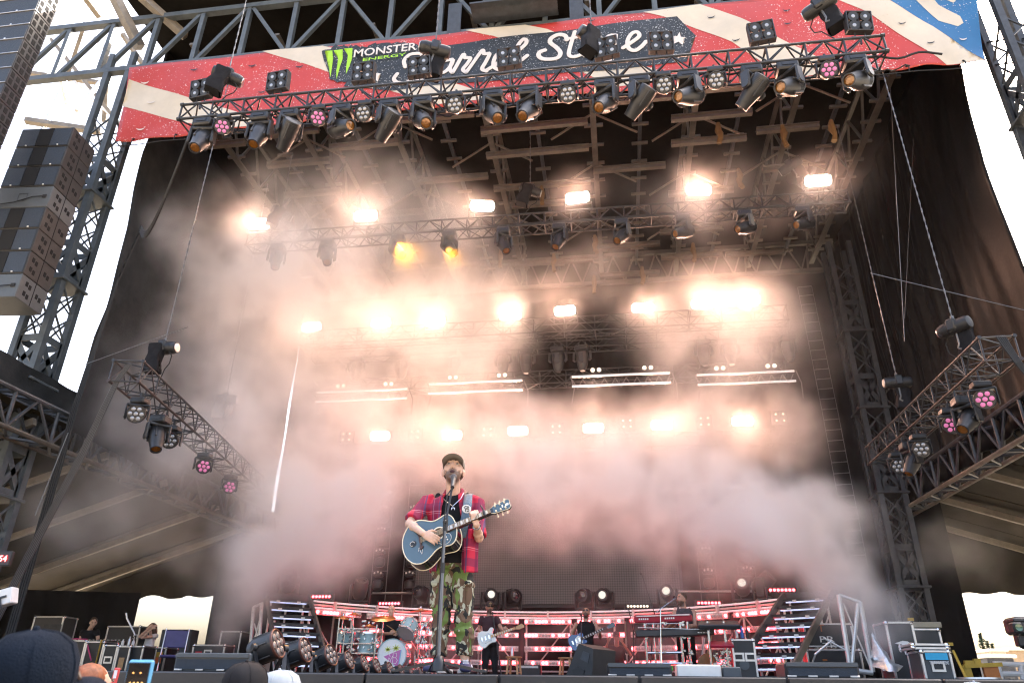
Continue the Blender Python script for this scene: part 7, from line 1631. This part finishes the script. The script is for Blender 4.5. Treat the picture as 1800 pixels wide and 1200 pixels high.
# ================================================================== STAGE SMOKE
BLOBS = [  # px, py, Y, half width px, half height px, half depth m, density
    (590, 430, 15.2, 270, 125, 2.6, .8), (460, 540, 16.0, 190, 160, 2.8, .8), (660, 620, 18.3, 270, 150, 3.0, .95), (800, 540, 18.0, 150, 130, 2.4, .75), (800, 400, 15.5, 70, 90, 1.2, .6),
    (430, 740, 15.2, 130, 130, 2.4, .5), (560, 810, 17.2, 240, 120, 2.8, .9), (850, 790, 18.6, 250, 90, 2.4, .9), (1070, 850, 16.6, 240, 110, 2.0, 1.5), (1120, 760, 20, 170, 70, 2.0, .6),
    (1390, 925, 15.8, 135, 95, 1.8, 2.0), (1310, 985, 17.0, 160, 90, 1.6, 1.1), (1478, 1040, 15.4, 62, 85, 1.1, 2.0), (1530, 1125, 14.3, 38, 48, .7, 2.2), (1250, 560, 19.0, 210, 80, 2.4, .38),
    (1300, 340, 15.2, 260, 60, 1.6, .20), (480, 930, 16.2, 95, 130, 1.6, 1.6), (425, 1040, 16.6, 60, 75, 1.2, 1.1), (392, 1105, 16.9, 28, 42, .7, 1.4), (580, 930, 16.4, 150, 120, 1.8, 1.5),
    (270, 880, 16.5, 150, 110, 2.6, .18), (360, 985, 18.6, 110, 60, 2.0, .22), (1000, 940, 18.4, 240, 60, 1.2, .6), (1680, 960, 21.0, 110, 60, 2.0, .30), (300, 640, 14.5, 120, 120, 2.0, .20), (1015, 350, 14.2, 60, 45, .8, .2), (1228, 336, 14.2, 75, 55, .8, .34), (1440, 322, 14.2, 70, 50, .8, .28), (993, 550, 17.7, 60, 45, .8, .26), (1130, 545, 17.7, 70, 55, .8, .28), (1318, 530, 17.7, 70, 55, .8, .25), (1305, 745, 20.2, 80, 60, .8, .5), (1290, 590, 17.3, 190, 140, 1.4, .62), (1010, 480, 17.0, 110, 60, 1.2, .3), (150, 900, 14.0, 150, 120, 2.0, .25), (330, 780, 15.0, 120, 110, 1.8, .4), (1555, 1085, 14.7, 55, 70, .8, .9), (1440, 965, 15.5, 75, 115, 1.4, 2.4), (1250, 895, 16.2, 125, 105, 1.6, 1.6), (1360, 900, 15.2, 90, 70, 1.2, 1.6), (250, 770, 14.5, 130, 120, 2.0, .28), (1290, 760, 19.0, 190, 95, 2.2, .85), (760, 1120, 19.0, 300, 65, 1.6, .22), (1160, 1115, 18.6, 260, 65, 1.6, .22)]  # small thin puffs before the right-hand lamps are added for their halos
BX0, BX1 = V((-17.5, 12.9, .05)), V((13.5, 23.8, 13.2))
ng = bpy.data.node_groups.new('smoke_field', 'GeometryNodeTree'); ng.interface.new_socket('Geometry', in_out='OUTPUT', socket_type='NodeSocketGeometry')
N = ng.nodes; Lk = ng.links.new
def nd(ty, **k):
    n = N.new(ty)
    for a, b in k.items(): setattr(n, a, b)
    return n
def mth(op, a, b=None, c=None):
    n = nd('ShaderNodeMath', operation=op)
    for i, v_ in enumerate((a, b, c)):
        if v_ is None: continue
        if hasattr(v_, 'is_output'): Lk(v_, n.inputs[i])
        else: n.inputs[i].default_value = v_
    return n.outputs[0]
pos = nd('GeometryNodeInputPosition').outputs[0]
def noise(scale, detail, off, rough=.55):
    a = nd('ShaderNodeVectorMath', operation='ADD'); Lk(pos, a.inputs[0]); a.inputs[1].default_value = off
    n = nd('ShaderNodeTexNoise'); n.inputs['Scale'].default_value = scale; n.inputs['Detail'].default_value = detail; n.inputs['Roughness'].default_value = rough; Lk(a.outputs[0], n.inputs['Vector']); return n
wv = noise(.45, 3, (3, 7, 1)); sb_ = nd('ShaderNodeVectorMath', operation='SUBTRACT'); Lk(wv.outputs['Color'], sb_.inputs[0]); sb_.inputs[1].default_value = (.5, .5, .5)
sc_ = nd('ShaderNodeVectorMath', operation='SCALE'); sc_.inputs['Scale'].default_value = 3.4; Lk(sb_.outputs[0], sc_.inputs[0])
wp = nd('ShaderNodeVectorMath', operation='ADD'); Lk(pos, wp.inputs[0]); Lk(sc_.outputs[0], wp.inputs[1])
tot = None
for px, py, Y, rx, rz, rd, am in BLOBS:
    c = PY(px, py, Y); ax = max(.3, PY(px + rx, py, Y).x - c.x); az = max(.3, c.z - PY(px, py + rz, Y).z)
    s1 = nd('ShaderNodeVectorMath', operation='SUBTRACT'); Lk(wp.outputs[0] if rx > 70 else pos, s1.inputs[0]); s1.inputs[1].default_value = c
    d1 = nd('ShaderNodeVectorMath', operation='MULTIPLY'); Lk(s1.outputs[0], d1.inputs[0]); d1.inputs[1].default_value = (1 / (ax * 1.25), 1 / (rd * 1.25), 1 / (az * 1.25))
    l1 = nd('ShaderNodeVectorMath', operation='LENGTH'); Lk(d1.outputs[0], l1.inputs[0])
    mr = nd('ShaderNodeMapRange', interpolation_type='SMOOTHSTEP'); Lk(l1.outputs['Value'], mr.inputs['Value']); mr.inputs['From Min'].default_value = 1.0; mr.inputs['From Max'].default_value = .15; mr.inputs['To Min'].default_value = 0; mr.inputs['To Max'].default_value = am
    tot = mr.outputs['Result'] if tot is None else mth('ADD', tot, mr.outputs['Result'])
n1 = noise(.75, 5, (1, 2, 3), .6).outputs['Fac']; 
n2 = noise(2.3, 5, (5, 1, 8), .65).outputs['Fac']
nn = mth('ADD', mth('MULTIPLY', n1, .68), mth('MULTIPLY', n2, .32))
shape = mth('MULTIPLY', tot, mth('MAXIMUM', mth('MULTIPLY_ADD', nn, 8.0, -3.05), 0))
dens = mth('MINIMUM', mth('MULTIPLY_ADD', shape, .46, .002), .9)
vc = nd('GeometryNodeVolumeCube'); Lk(dens, vc.inputs['Density'])
vc.inputs['Min'].default_value = BX0; vc.inputs['Max'].default_value = BX1
for a, n in zip('XYZ', (310, 110, 132)): vc.inputs['Resolution ' + a].default_value = n
smk = bpy.data.materials.new('stage_smoke'); smk.use_nodes = True; st_n = smk.node_tree; st_n.nodes.clear()
so2 = st_n.nodes.new('ShaderNodeOutputMaterial'); pv = st_n.nodes.new('ShaderNodeVolumePrincipled'); pv.inputs['Color'].default_value = (.995, .985, .978, 1); pv.inputs['Density'].default_value = 1; pv.inputs['Anisotropy'].default_value = .0
st_n.links.new(pv.outputs[0], so2.inputs['Volume'])
smat = nd('GeometryNodeSetMaterial'); smat.inputs['Material'].default_value = smk; Lk(vc.outputs[0], smat.inputs[0])
go = nd('NodeGroupOutput'); Lk(smat.outputs[0], go.inputs[0])
sm_me = bpy.data.meshes.new('smoke'); smo = link('smoke', sm_me); md = smo.modifiers.new('field', 'NODES'); md.node_group = ng
sm_me.materials.append(smk)
tag(smo, 'drifting stage smoke glowing peach around the lit lamps', kind='stuff')
